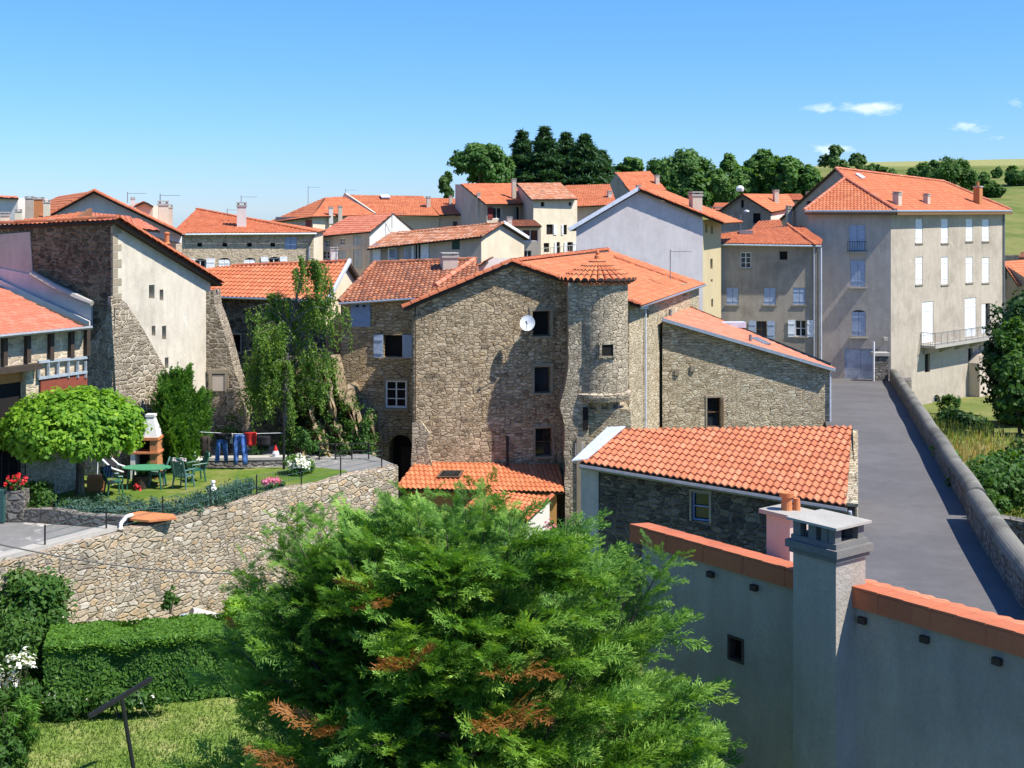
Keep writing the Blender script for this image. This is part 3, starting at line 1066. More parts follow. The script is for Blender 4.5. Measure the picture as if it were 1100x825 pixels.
# dark window of the tower with its frame stones
a = R(270 + 14)
wn = Vector((math.cos(a), math.sin(a), 0)); wt = Vector((-math.sin(a), math.cos(a), 0))
wc = Vector((tc.x, tc.y, 0)) + wn * (TR + .0)
zz = zat(376, 54.4)
mb = MB()
for (x0, x1, z0, z1) in ((-.34, -.25, -.24, .24), (.25, .34, -.24, .24), (-.38, .38, .24, .35), (-.36, .36, -.33, -.24)):
    mb.prism([wc + wt * x + Vector((0, 0, zz + z)) - wn * .1 for x, z in ((x0, z0), (x1, z0), (x1, z1), (x0, z1))], wn * .17)
w_ = mb.build('window', M['stone_tower'], tow)
mb = MB(); mb.prism([wc + wt * x + Vector((0, 0, zz + z)) - wn * .1 for x, z in ((-.25, -.24), (.25, -.24), (.25, .24), (-.25, .24))], wn * .12)
mb.build('window_opening', M['dark'], tow)
# little corbels under the tower
for i in range(5):
    a = R(205 + i * 32)
    mb = MB()
    dv = Vector((math.cos(a), math.sin(a), 0))
    c0 = Vector((tc.x, tc.y, 0))
    tv = Vector((-dv.y, dv.x, 0))
    mb.prism([c0 + dv * .7 + tv * s_ * .1 + Vector((0, 0, zc1 - .62)) for s_ in (-1, 1)] + [c0 + dv * .98 + tv * s_ * .1 + Vector((0, 0, zc1 - .35)) for s_ in (1, -1)], (0, 0, .33))
    mb.build('corbel', M['ashlar'], tow)
# tower roof: radiating roman tiles over a double row of tile ends
zr = ztop + .08
mb = MB()
nt = 17
apexz = zr + .95
for i in range(nt):
    a0 = R(172) + (R(371) - R(172)) * (i + .5) / nt
    d0 = Vector((math.cos(a0), math.sin(a0), 0)); t0 = Vector((-d0.y, d0.x, 0))
    c0 = Vector((tc.x, tc.y + .1, 0))
    for k in range(5):
        ra, rb = 1.62 * (1 - k / 5) + .05, 1.62 * (1 - (k + 1) / 5) + .05
        za, zb_ = zr + (apexz - zr) * (1 - ra / 1.67), zr + (apexz - zr) * (1 - rb / 1.67)
        wa, wb = .125 * (ra / 1.62) + .02, .125 * (rb / 1.62) + .02
        pr, qr = [], []
        for j in range(6):
            t = math.pi * j / 5
            pr.append(c0 + d0 * ra + t0 * math.cos(t) * wa + Vector((0, 0, za + .05 + math.sin(t) * wa * .9)))
            qr.append(c0 + d0 * (rb - .03) + t0 * math.cos(t) * wb + Vector((0, 0, zb_ + .02 + math.sin(t) * wb * .9)))
        uvq = [(i * .24 + .1, k * .36 + .1)] * 4
        for j in range(5): mb.face([pr[j], pr[j + 1], qr[j + 1], qr[j]], uvq, 0, True)
        mb.face(pr[::-1], [(i * .24 + .1, .1)] * 6, 1)
mb.lathe((tc.x, tc.y + .1, 0), [(0.0, zr - .02), (1.62, zr - .01), (1.6, zr + .05), (0, apexz)], 30, 1, R(172), R(371))
for row, (rr, z_, off) in enumerate(((1.42, zr - .13, 0), (1.54, zr - .06, .5))):
    for i in range(nt + 1):
        a0 = R(172) + (R(371) - R(172)) * (i + off) / nt
        d0 = Vector((math.cos(a0), math.sin(a0), 0)); c0 = Vector((tc.x, tc.y + .1, z_))
        t0 = Vector((-d0.y, d0.x, 0))
        ring = [c0 + d0 * rr + t0 * math.cos(math.pi * j / 5) * .085 + Vector((0, 0, math.sin(math.pi * j / 5) * .08)) for j in range(6)]
        mb.prism(ring, -d0 * .4, 0)
mb.lathe((tc.x, tc.y + .1, 0), [(.0, apexz - .05), (.14, apexz - .02), (.12, apexz + .1), (.07, apexz + .14), (.09, apexz + .22), (.05, apexz + .32), (0, apexz + .36)], 10, 0)
mb.build('tower_roof', [M['tile_new'], M['wood_dark']], tow)
# battered masonry left of the tower and the pier below it
def pier(px_pts, d, th, mat, name, parent, rough=.05, seedn=3):
    rd = random.Random(seedn)
    pts = [P(x, y, d) for x, y in px_pts]
    # subdivide the outline for a ragged edge
    out = []
    for i, p in enumerate(pts):
        q = pts[(i + 1) % len(pts)]
        k = max(1, int((q - p).length / .5))
        for j in range(k):
            e = p.lerp(q, j / k)
            out.append(e + Vector((rd.uniform(-rough, rough), 0, rd.uniform(-rough, rough))) * (1 if j else .3))
    mb = MB(); mb.prism(out, (0, th, 0))
    return mb.build(name, mat, parent)
pier([(611, 304), (630, 304), (633, 600), (606, 600), (607, 462), (601, 436), (607, 415), (611, 385)], 54.5, 2.4, M['stone_tower'], 'buttress', h.root)
pier([(630, 440), (677, 440), (677, 610), (630, 610)], 54.75, 2.2, M['stone_pale'], 'pier', h.root, .03, 5)
mb = MB(); q = P(622, 504, 54.47)
mb.box((q.x, q.y, zat(562, 54.47)), .2, .06, zat(470, 54.4) - zat(562, 54.4)); mb.build('corner_stone', M['ashlar'], h.root)
mb = MB(); mb.box((P(622.5, 480, 54.48).x, 54.48, zat(490, 54.48)), .35, .06, .55); mb.build('niche', M['pink_render'], h.root)
mb = MB(); mb.box((P(629, 455, 54.45).x, 54.46, zat(462, 54.46)), .22, .08, .95); mb.build('niche', M['dark'], h.root)
# satellite dish
mb = MB()
dc = f.px(566.5, 347, .75)
ax = Vector((-.12, -.93, .35)).normalized()
tx = ax.cross(Vector((0, 0, 1))).normalized(); ty = tx.cross(ax).normalized()
prev = None
for k in range(5):
    rr = .32 * k / 4; off = -.06 * (1 - (k / 4) ** 2)
    ring = [dc + (tx * math.cos(t) + ty * math.sin(t) * 1.08) * rr + ax * off for t in [2 * math.pi * i / 24 for i in range(24)]]
    if prev:
        for i in range(24):
            j = (i + 1) % 24
            mb.face([prev[i], prev[j], ring[j], ring[i]], None, 0, True)
            mb.face([ring[i] - ax * .03, ring[j] - ax * .03, prev[j] - ax * .03, prev[i] - ax * .03], None, 0, True)
    prev = ring
for i in range(24):
    j = (i + 1) % 24
    mb.face([prev[i], prev[j], prev[j] - ax * .03, prev[i] - ax * .03], None, 0)
dish = empty('satellite_dish', f.px(571, 355, .02), 'round white satellite dish on an arm beside the top window of the tower house', 'satellite dish')
mb.build('reflector', M['white_paint'], dish)
mb = MB(); w0 = f.px(570, 356, .0); mb.tube([w0, w0 + f.dirn() * .5, dc - ax * .05], .025, 6)
mb.tube([dc - ty * .33, dc + ax * .38 - ty * .1], .014, 5); mb.box(dc + ax * .38 - ty * .12, .07, .07, .1)
mb.build('arm', M['grey_metal'], dish)
# vertical drain on the wall, at the left corner
mb = MB(); q0 = f.px(446, 328, .06); mb.tube([q0, (q0.x, q0.y, zat(500, 55))], .03, 6); mb.build('downpipe', M['wood_dark'], h.root)
# ragged quoin of an old wall at the left corner
pier([(443, 455), (452, 452), (462, 466), (458, 478), (464, 500), (464, 520), (443, 520)], 54.85, .5, M['stone_tower'], 'wall_stub', h.root, .06, 8)

# ============================================================ lean-to and little annexe in front
h = House('lean_to', 'low ochre lean-to with bright tiled roof and skylight against the tower house', 'lean-to', (-2, 54, -.8))
t0, t1 = GF.px(446, 497, .02), GF.px(600, 499, .02)
e0, e1 = P(424, 525, 52.9), P(606, 530, 53.3)
n1 = plane3(t0, t1, e0)
e1 = on(n1, (606, 529))[0]
tile_roof([t0, t1, e1, e0], M['tile_new'], 'roof', h.root, .2, .34, seg=7, h=.055, eave=(e0, e1))
a = XY(437, 53.4); b = Vector((e1.x - .3, e1.y + .25))
f = h.facade(a, b, -1.2, [(437, 524), (596, 529)], 0)
h.back([(a.x, a.y, e0.z), (t0.x + .1, t0.y, t0.z - .1)], -1.2)
h.finish([M['pl_ochre']])
sk = on(n1, (474, 508), (498, 508), (494, 515.5), (468, 515.5))
sk = [p + n1[1] * .09 for p in sk]
mb = MB(); mb.prism(sk, n1[1] * .05); so = mb.build('skylight', M['frame_brown'], h.root)
c = sum(sk, Vector()) / 4
mb = MB(); mb.face([c + (p - c) * .8 + n1[1] * .055 for p in sk]); mb.build('pane', M['glass'], so)
mb = MB(); q = GF.px(545, 494, .25); mb.tube([(q.x, q.y, q.z - .4), (q.x, q.y, q.z + .95)], .06, 7); mb.tube([(q.x, q.y, q.z + .95), (q.x, q.y, q.z + 1.0)], .09, 7)
mb.build('flue', M['black_metal'], h.root)

h = House('annexe', 'small white annexe with a tiled roof below the lean-to, half behind the conifer', 'annexe', (-.5, 51, -.8))
ra, rb, rc = P(520, 527, 52.6), P(593, 534, 52.2), P(565, 560, 50.0)
n2 = plane3(ra, rb, rc)
rd_ = on(n2, (495, 549))[0]
tile_roof([ra, rb, rc, rd_], M['tile_new'], 'roof', h.root, .2, .34, seg=6, h=.05, eave=(rd_, rc))
tile_row(rb + Vector((0, 0, .05)), rc + Vector((0, 0, .05)), M['tile_cap'], 'verge_tile', h.root, .09)
q0, q1 = Vector((rc.x - .05, rc.y + .15)), Vector((rb.x - .1, rb.y - .05))
f = h.facade(q0, q1, -1.2, [(566, 561), (592, 536)])
f.top = [(0, rc.z - .1), (f.L, rb.z - .1)]
h.back([(rd_.x + .2, rd_.y + .15, rd_.z - .1), (q0.x, q0.y, rc.z - .1)], -1.2)
h.finish([M['pl_white2']])

# ============================================================ house with the arched door and brown roof
h = House('stone_house', 'brown tiled stone house with an arched doorway and white shutters, left of the tower house', 'house', (-6, 58, .5))
A, B = XY(366, 57.4), XY(443.5, 57.0)
f = h.facade(A, B, -1.2, [(366, 322), (443, 319)])
f.shutter(*f.rect(377, 325, 398, 351), .02, 'sh_blue2')
mb = MB()
for x in (384, 391): 
    q = f.px(x, 332, .06); mb.box(q, .11, .02, .17)
mb.build('shutter_opening', M['dark'], h.root)
f.window(412.5, 360, 432, 383.5, 'open', 'sh_blue', frame=None, pane='dark', open_w=.42, depth=.35)
f.window(413.5, 408.5, 437, 438.5, frame='frame_white', surround=.1, bars=(1, 2), depth=.2, fw=.09, pane='dark')
u0, u1, v0, v1 = f.rect(418, 467, 447.5, 530)
pts = f.hole(u0, f.L - .02, v0, v1, .9, (f.L - u0) / 2)
mb = MB(); mb.face([f.at(u, v, -.88) for u, v in pts]); mb.build('door', M['dark'], h.root)
mb = MB(); mb.prism([f.at(u, v, -.85) for u, v in ((u0 + .35, v0), (u0 + .95, v0), (u0 + .95, v0 + 1.9), (u0 + .35, v0 + 1.9))], f.dirn() * .06)
mb.build('door_leaf', M['wood_dark'], h.root)
Ab, Bb = A + V2(.6, 9), B + V2(.6, 9)
h.back([(A.x, A.y, 8.9), (Ab.x, Ab.y, 8.9), (Bb.x, Bb.y, 8.9), (B.x, B.y, 8.9)], -1.2)
h.finish([M['stone_gold']])
e0, e1 = P(364, 325, 57.0), P(446, 319.5, 56.8)
t0, t1 = P(403, 283, 61.6), P(512, 277, 61.8)
n1 = plane3(e0, e1, t0)
t1 = on(n1, (512, 279))[0]
e2 = on(n1, (520, 316))[0]
r = roof(h, [e0, e2, t1, t0], 'tile_old', 5, eave=(e0, e1))
roof(h, [e0, t0, Vector((e0.x + .7, 66, e0.z))], 'tile_old', 4)
tile_row(e0 + Vector((0, 0, .05)), t0 + Vector((0, 0, .05)), M['tile_old'], 'hip_tile', h.root, .1)
tile_row(t0 + Vector((0, 0, .03)), t1 + Vector((0, 0, .03)), M['tile_old'], 'ridge_tile', h.root, .1)
tile_row(*[p + Vector((0, 0, .05)) for p in on(n1, (468, 308), (509, 280))], M['tile_soft'], 'hip_tile', h.root, .12)
h.chimney(482, 272, 300, 19, 59.8, 'pl_beige', 0, r, .25)
gutter(e0 + Vector((0, -.05, -.05)), e1 + Vector((0, -.05, -.05)), 'gutter', h.root, .06)
# bit of a rubble and white wall seen above its ridge
h2 = House('low_white_wall_house', 'small whitewashed outbuilding with a rubble end, just above the brown tiled roof', 'outbuilding', (-2, 66, 4))
f = h2.facade(XY(508, 65.5), XY(556, 66.5), 3, [(508, 292), (521, 282), (530, 277), (556, 278)])
h2.back([(f.a.x, f.a.y, 10), (f.a.x, f.a.y + 3, 10), (f.a.x + 2.2, f.a.y + 3, 10)], 3)
h2.finish([M['pl_white2']])
roof(h2, [P(507, 290, 65), P(522, 281, 65.2), P(530, 276, 68), P(515, 284, 68)], 'tile', 3)

# ============================================================ house behind the birch
h = House('birch_house', 'shaded stone house with an orange roof and cream gable behind the birch', 'house', (-12, 62, 2))
C = XY(350, 60)
D = C + Vector((.94, 6.0))
L_ = C + Vector((-.916, .40)) * 8.7
f = h.facade(L_, C, -1, [(205, 325), (350, 322)])
f.top = [(0, 8.85), (f.L, 8.85)]
f.window(247.5, 359.5, 258.5, 378, frame=None, pane='dark', surround=.12, depth=.3)
f.window(215, 355, 226, 374, frame=None, pane='dark', surround=.12, depth=.3)
g = h.facade(C, D, -1, [(350, 322), (366, 284), (386, 314)], 1)
g.top = [(0, 8.9), (g.L * .5, 10.35), (g.L, 8.9)]
h.back([(D.x, D.y, 8.9), (L_.x + .9, L_.y + 6, 8.9), (L_.x, L_.y, 8.9)], -1)
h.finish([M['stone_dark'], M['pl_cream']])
mid = g.at(g.L * .5, 10.48, .25)
e1 = g.at(-.45, 8.85, .25); e0 = Vector((L_.x - .3, L_.y - .5, 8.85))
t0 = Vector((L_.x + .45, L_.y + 3, 10.48))
n1 = plane3(e0, e1, mid)
tl = on(n1, (249, 286))[0]
r = tile_roof([e0, e1, mid, tl, Vector((L_.x + .2, L_.y + 2.2, tl.z - .25))], M['tile'], 'roof', h.root, .24, .36, seg=5, h=.06, eave=(e0, e1))
e2 = g.at(g.L + .4, 8.8, .25)
roof(h, [mid, e2, e2 + (tl - mid), tl], 'tile', 4)
tile_row(mid, tl, M['tile_cap'], 'ridge_tile', h.root, .11)
mb = MB(); mb.bar(e1 + Vector((.03, -.02, .05)), mid + Vector((.03, 0, .08)), .14, .16); mb.build('verge_board', M['zinc_pale'], h.root)
h.chimney(358, 266, 283, 9, 63.4, 'pl_white2', 0, r)
gutter(e0, e1 + Vector((0, -.04, -.04)), 'gutter', h.root, .06)
h.antenna(361, 262, 283, 63, r, 4)

# low orange roof between
h = House('small_roof_house', 'little stone outhouse under a vivid orange roof in the gap behind the lime rendered house', 'outhouse', (-15, 68, 4))
a, b = XY(206, 68), XY(250, 68)
h.facade(a, b, 3, [(206, 303), (250, 303)])
h.back([(a.x, a.y, 9), (a.x, a.y + 5, 9), (b.x, a.y + 5, 9), (b.x, b.y, 9)], 3)
h.finish([M['stone_house']])
roof(h, [P(200, 303, 67.5), P(262, 303, 67.5), P(262, 289.5, 71), P(200, 289.5, 71)], 'tile_new', 4)

# ============================================================ left: lime rendered house on buttresses
h = House('lime_house', 'tall lime rendered house with a dark stone flank, stone buttresses and six tiny windows', 'house', (-13, 50, 3))
C = V2(-14.7, 48.0)
ud = Vector((.35, .94)).normalized()
E = C + ud * 6.35
W_ = C + Vector((-5.3, 2.6)).normalized() * 11
f = h.facade(C, E, 1, [(122, 237), (225, 307)], 0)
f.top = [(0, 12.5), (f.L, 9.95)]
for (x0, y0, x1, y1) in ((160, 306, 166, 321), (171.5, 311, 175.5, 323), (163, 350, 167, 361), (174, 350, 178.5, 365), (164, 386.5, 168, 396), (177, 384, 181, 396)):
    f.window(x0, y0, x1, y1, frame=None, pane='dark', sill=False, depth=.3)
g = h.facade(W_, C, 1, [(0, 252), (122, 237)], 1)
g.top = [(0, 12.0), (g.L, 12.5)]
We = W_ + ud * 6.35
h.back([(E.x, E.y, 9.95), (We.x, We.y, 9.5), (W_.x, W_.y, 12.0)], 1, 1)
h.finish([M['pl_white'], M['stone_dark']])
ta = f.at(-.12, 12.62, .32)
tb = f.at(6.75, 9.90, .32)
tw = W_ + g.n * .15
n1 = plane3(ta, tb, Vector((tw.x, tw.y, 12.15)))
tcn = Vector((tw.x, tw.y, 12.15))
td = tcn + (tb - ta)
r = roof(h, [ta, tb, td, tcn], 'tile', 5)
tile_row(ta + Vector((0, 0, .06)), tb + Vector((0, 0, .05)), M['tile_cap'], 'verge_tile', h.root, .13)
tile_row(tcn + Vector((0, 0, .05)), ta + Vector((0, 0, .06)), M['tile_cap'], 'ridge_tile', h.root, .12)
# quoins on the corner
mb = MB()
z = 2.0; i = 0
while z < 12.1:
    hh = random.uniform(.22, .34); w = (.5 if i % 2 else .28)
    mb.prism([f.at(-.015, z, .012), f.at(w, z, .012), f.at(w, z + hh, .012), f.at(-.015, z + hh, .012)], -f.dirn() * .1)
    z += hh + .03; i += 1
mb.build('quoin', M['ashlar'], h.root)
# corner buttress leaning on the render
def wedge(fac, poly, th0, mat, name, parent, zt, zb):
    """poly (u,z) on the facade; thickness grows from 0.1 at zt to th0 at zb"""
    mb = MB()
    th = lambda z: .1 + (th0 - .1) * min(1, max(0, (zt - z) / (zt - zb)))
    bk = [fac.at(u, z, -.05) for u, z in poly]
    fr = [fac.at(u, z, th(z)) for u, z in poly]
    k = len(poly)
    for i in range(1, k - 1): mb.face([fr[0], fr[i], fr[i + 1]])
    for i in range(k):
        j = (i + 1) % k
        mb.quad(bk[i], bk[j], fr[j], fr[i])
    return mb.build(name, mat, parent)
uzs = [f.uz(x, y) for x, y in ((124, 318), (133, 326), (150, 355), (168, 392), (186, 425), (200, 452))]
poly = [(-.25, uzs[-1][1] - 1.5), (uzs[-1][0] + .3, uzs[-1][1] - 1.5)] + [(u, z) for u, z in uzs[::-1]] + [(-.25, uzs[0][1])]
wedge(f, poly, .55, M['stone_butt'], 'buttress', h.root, uzs[0][1], 4)
uzs = [g.uz(x, y) for x, y in ((122, 330), (112, 352), (98, 372), (93, 376))]
poly = [(uzs[-1][0], 1.5), (g.L + .22, 1.5), (g.L + .22, uzs[0][1])] + uzs
wedge(g, poly, .55, M['stone_butt'], 'buttress', h.root, uzs[0][1], 4)
# right hand buttress, square on to the garden
d0 = E.y + .05
pier([(216, 314), (229, 312), (231, 328), (237, 345), (247, 380), (258, 415), (270, 462), (270, 490), (216, 490)], d0 - .35, 1.3, M['stone_butt'], 'buttress', h.root, .05, 12)
mb = MB(); q = P(235, 420, d0 - .37); mb.box((q.x, q.y, q.z), .52, .08, .66); bo = mb.build('blocked_window', M['pl_beige'], h.root)
mb = MB()
for (x0, x1, z0, z1) in ((-.4, -.27, -.05, .72), (.27, .4, -.05, .72), (-.45, .45, .72, .9)):
    mb.box((q.x + (x0 + x1) / 2, q.y - .02, q.z + z0), x1 - x0, .1, z1 - z0)
mb.build('surround', M['ashlar'], bo)
# cement patches left on the dark flank by the neighbour's roof
def patch(pix, off, mat, name):
    mb = MB(); mb.prism([g.px(x, y, off) for x, y in pix], -g.dirn() * (off - .01)); return mb.build(name, M[mat], h.root)
patch([(-40, 255), (32, 249), (35, 296), (-40, 300)], .05, 'cement', 'cement_patch')
patch([(-40, 280), (34, 295), (98, 328), (98, 352), (0, 308)], .1, 'pl_lilac', 'render_strip')
mb = MB()
fl_ = [(-40, 277), (0, 305), (40, 324), (97, 350)]
for (xa, ya), (xb, yb) in zip(fl_[:-1], fl_[1:]):
    mb.prism([g.px(xa, ya - 5, .18), g.px(xb, yb - 5, .18), g.px(xb, yb + 4, .18), g.px(xa, ya + 4, .18)], g.dirn() * .06)
mb.build('flashing', M['pl_white2'], h.root)
mb = MB(); mb.tube([g.px(x, y, .28) + Vector((0, 0, 0)) for x, y in ((34, 294), (60, 309), (84, 320), (99, 326))], [.12, .14, .13, .1], 7); mb.build('coping', M['concrete'], h.root)
# red brick chimney and pot at its eave side
o = h.chimney(179, 262, 276, 10, 54.5, 'sh_red', 0, r, .4, flat=False)
mb = MB(); q = P(178, 262, 54.8); mb.lathe((q.x, q.y + .2, zat(263, 54.8)), [(.11, 0), (.15, .05), (.10, .1), (.09, .42), (.13, .46), (.13, .5), (0, .55)], 10); mb.build('chimney_pot', M['terracotta'], o)

# ============================================================ far left: low garage building
h = House('garage_barn', 'low cream garage with a pale red roof and dark posts at the left edge', 'garage', (-17, 44, 3.1))
e1 = P(99, 351, 45.6); e0 = P(0, 361.5, 42.4); e0.z = e1.z
ev = (e1 - e0)
e00 = e0 - ev.normalized() * 4
t1 = g.px(97, 353, .3)
t0 = g.px(0, 309, .3)
n1 = plane3(e00, e1, t0)
t00 = on(n1, (-60, 280))[0]
t1 = on(n1, (97, 350))[0]
roof(h, [e00, e1, t1, t0, t00], 'tile_soft', 5, eave=(e00, e1))
bd = ev.normalized().to_2d(); nn = Vector((bd.y, -bd.x))
A_ = e00.to_2d() - nn * .45; B_ = e1.to_2d() - nn * .45
f = h.facade(A_, B_, 1, [(-60, 365), (98, 352)])
f.top = [(0, e1.z), (f.L, e1.z)]
u0, _, _, v1 = f.rect(-40, 397, 40, 430)
_, u1, _, _ = f.rect(0, 380, 28, 420)
u0 = max(u0, .3)
pts = f.hole(u0, u1, 1.4, v1, .3)
mb = MB(); mb.face([f.at(u, v, -.28) for u, v in pts]); mb.build('doorway_back', M['dark'], h.root)
_, _, zz, _ = f.rect(0, 395, 28, 412)
mb = MB(); mb.prism([f.at(u0, zz, -.24), f.at(u1, zz, -.24), f.at(u1, v1, -.24), f.at(u0, v1, -.24)], f.dirn() * .05); mb.build('door', M['wood_orange'], h.root)
a0, a1 = f.uz(-40, 404, .12), f.uz(40.5, 391, .12)
mb = MB(); mb.prism([f.at(a0[0], a1[1] - .16, .01), f.at(a1[0], a1[1] - .16, .01), f.at(a1[0], a1[1] + .03, .01), f.at(a0[0], a1[1] + .03, .01)], f.dirn() * .35); mb.build('awning_beam', M['wood_dark'], h.root)
h.finish([M['stone_house']])
for x in (3, 28, 53, 75, 92):
    q = f.px(x, 370, .0); mb = MB(); mb.box((q.x + f.n.x * .08, q.y + f.n.y * .08, e1.z - 1.05), .16, .16, .95, math.atan2(bd.y, bd.x)); mb.build('post', M['wood_dark'], h.root)
gutter(e00 + Vector((0, -.06, -.02)), e1 + Vector((0, -.06, -.02)), 'gutter', h.root, .07, 'grey_metal')
# lattice panel with red boards at the right of the doorway
mb = MB()
for x in (42, 52, 62.5, 73.5, 83.5, 92): 
    a = f.uz(x, 388, .1); b_ = f.uz(x, 406, .1); mb.bar(f.at(a[0], a[1], .1), f.at(b_[0], b_[1], .1), .07)
for (ya, yb) in ((389, 384), (406.5, 399.5)):
    mb.bar(f.px(41, ya, .1), f.px(93, yb, .1), .09)
mb.build('window_frame', M['sh_grey'], h.root)
mb = MB(); mb.prism([f.px(43, 407, .05), f.px(93, 400, .05), f.px(93, 428, .05), f.px(43, 436, .05)], f.dirn() * .04); mb.build('boarding', M['wood_red'], h.root)
# ============================================================ barn and wing on the right
h = House('barn', 'dark stone barn with a broad orange roman tile roof beside the road', 'barn', (6, 38, 0))
ER = P(909, 544, 36)
EL = P(623, 497, 39.4)
TRp = P(915, 459, 40.6)
n1 = plane3(EL, ER, TRp)
TL = on(n1, (667, 462))[0]
tile_roof([EL, ER, TRp, TL], M['tile_barn'], 'roof', h.root, .205, .36, seg=8, h=.062, step=.035, eave=(EL, ER))
ev = (ER - EL).normalized().to_2d(); nn = Vector((ev.y, -ev.x))
A_ = EL.to_2d() - nn * .3 - ev * .05
B_ = XY(919, 36.1)
f = h.facade(A_, B_, -1, [(622, 500), (911, 545)])
f.top = [(0, EL.z + .02), (f.L, ER.z + .02)]
f.window(743, 529, 762, 560, frame='sh_blue2', pane='glass', surround=.1, sill=False, bars=(0, 1), depth=.2)
Bb = XY(915.8, 41.5)
g = h.facade(B_, Bb, -1, [(911, 540), (924, 462)], 1)
g.top = [(0, ER.z + .02), (g.L, TRp.z + .02)]
Tb = TL.to_2d()
h.back([(Bb.x, Bb.y, TRp.z - .2), (Tb.x, Tb.y, TL.z - .25), (A_.x, A_.y, EL.z - .2)], -1)
h.finish([M['stone_barn'], M['stone_pale']])
mb = MB(); q0, q1 = P(914.5, 541, 36.0), P(915.5, 462, 41.2)
mb.bar(q0 - Vector((0, 0, .04)), q1 - Vector((0, 0, .04)), .36, .1); mb.build('coping', M['stone_pale'], h.root)
gutter(EL - Vector((0, .08, .1)), ER - Vector((0, .08, .1)), 'gutter', h.root, .07, 'grey_metal')
fl = [EL + Vector((-.25, .0, .04)), EL + Vector((.22, .02, .09)), TL + Vector((.15, 0, .1)), TL + Vector((-.42, .1, .05))]
mb = MB(); mb.prism(fl, (0, 0, .03)); mb.build('flashing', M['zinc_pale'], h.root)
mb = MB(); mb.prism([f.at(-.02, -1, .01), f.at(.55, -1, .01), f.at(.55, EL.z - .25, .01), f.at(-.02, EL.z - .25, .01)], f.dirn() * .04); mb.build('render_strip', M['cement'], h.root)
for k in range(14):
    q = f.at(.5 + k * .62, EL.z + (ER.z - EL.z) * (k + .8) / 14.5 - .12)
mb = MB(); q = f.at(f.L - .12, ER.z - .12, .15); mb.tube([q, q + Vector((.05, .1, -.25)), q + Vector((.22, .25, -.4)), q + Vector((.22, .25, -2.5))], .05, 7); mb.build('downpipe', M['zinc_pale'], h.root)
for y in (.25, .5):
    mb = MB(); q = g.at(g.L * y, 4.0, .06); mb.tube([q, (q.x, q.y, 5.0 + y)], .035, 6); mb.build('pipe', M['concrete'], h.root)

h = House('wing_house', 'pale rubble stone wing with a long sloping red roof and one narrow dark window', 'house', (11, 63, 1))
A_, B_ = XY(711.5, 63.0), XY(892, 64.6)
f = h.facade(A_, B_, -1, [(712, 344), (892, 397)])
f.window(759.5, 427, 774.5, 459, frame='wood_brown', pane='glass', surround=.12, sill=False, bars=(0, 1), depth=.2)
f.shutter(*[f.uz(775.5, 443)[0], f.uz(777, 443)[0]], f.rect(760, 428, 774, 459)[2], f.rect(760, 428, 774, 459)[3], .02, 'wood_brown', False)
h.back([(B_.x, B_.y, 5.2), (B_.x + .4, B_.y + 1.5, 5.2), (A_.x + 2.3, A_.y + 8, 7.8)], -1)
h.finish([M['stone_pale']])
a = f.px(711, 343, .35) ; b = f.px(897, 397.5, .35)
c = b + Vector((.3, 1.0, 0)); n1 = plane3(a, b, P(740, 330, 71))
d = on(n1, (741, 329.5))[0]; c = on(n1, (897.5, 396))[0]
r = roof(h, [a, b, c, d], 'tile_soft', 4, step=.015, h=.03)
mb = MB(); mb.bar(a + Vector((0, -.03, .0)), b + Vector((0, -.03, .0)), .07, .16); mb.build('verge_board', M['zinc'], h.root)
sk = [p + n1[1] * .08 for p in on(n1, (806, 362), (818, 366), (830, 372), (817, 368.5))]
for x, y in ((720, 340), (806, 367)):
    q = on(n1, (x, y))[0]
    mb = MB(); mb.tube([q, q + Vector((0, 0, .35))], .08, 8); mb.build('vent_pipe', M['grey_metal'], r)
mb = MB(); q = on(n1, (788, 351))[0]; mb.box((q.x, q.y + .3, q.z - .05), 1.3, .8, .28, .0); mb.build('roof_hatch', M['zinc_pale'], r)
q0, q1 = on(n1, (809, 364), (824, 371)); mb = MB(); mb.bar(q0 + n1[1] * .06, q1 + n1[1] * .06, .5, .08); mb.build('skylight', M['grey_metal'], r)
mb = MB(); q = f.at(f.L - .05, 0, .08); mb.tube([(q.x, q.y, 4.9), (q.x, q.y, -1)], .055, 7); mb.build('downpipe', M['zinc_pale'], h.root)
for (x, y, w_) in ((700, 398, 0),): pass
for (x, y) in ((711, 403), (728, 399)):
    mb = MB(); q = f.px(x + 16, y, 0); mb.box((q.x, q.y - .03, q.z), .22, .12, .3); mb.build('putlog_stone', M['ashlar'], h.root)

# ============================================================ lilac gable
h = House('lilac_house', 'tall house with a blank lilac grey gable and yellow side wall behind the tower house', 'house', (8, 82, 2))
A_, B_ = XY(619, 79.2), XY(755, 81.6)
f = h.facade(A_, B_, 2, [(619, 245), (686, 205), (755, 234)])
S_ = B_ + Vector((2.15, 6.3))
g = h.facade(B_, S_, 2, [(755, 235), (772, 240)], 1)
g.top = [(0, zat(236, 81.6)), (g.L, zat(236, 81.6))]
for (x0, y0, x1, y1) in ((757.5, 241, 760, 250), (763.5, 242, 766, 251), (763, 278, 765.5, 289), (763.5, 300, 765.5, 303), (764, 321, 766, 330)):
    g.window(x0, y0, x1, y1, frame=None, pane='dark', sill=False, depth=.2)
h.back([(S_.x, S_.y, 12), (A_.x + 2.1, A_.y + 6.5, 12), (A_.x, A_.y, 12)], 2)
h.finish([M['pl_lilac'], M['pl_yellow']])
ap = f.px(686, 203.5, .35)
el, er = f.px(611, 247, .35), f.px(777, 240, .35)
bk = Vector((2.15, 6.3, 0)).normalized() * 8
r = roof(h, [ap, er, er + bk, ap + bk], 'tile', 4)
roof(h, [ap, el, el + bk, ap + bk], 'tile', 4)
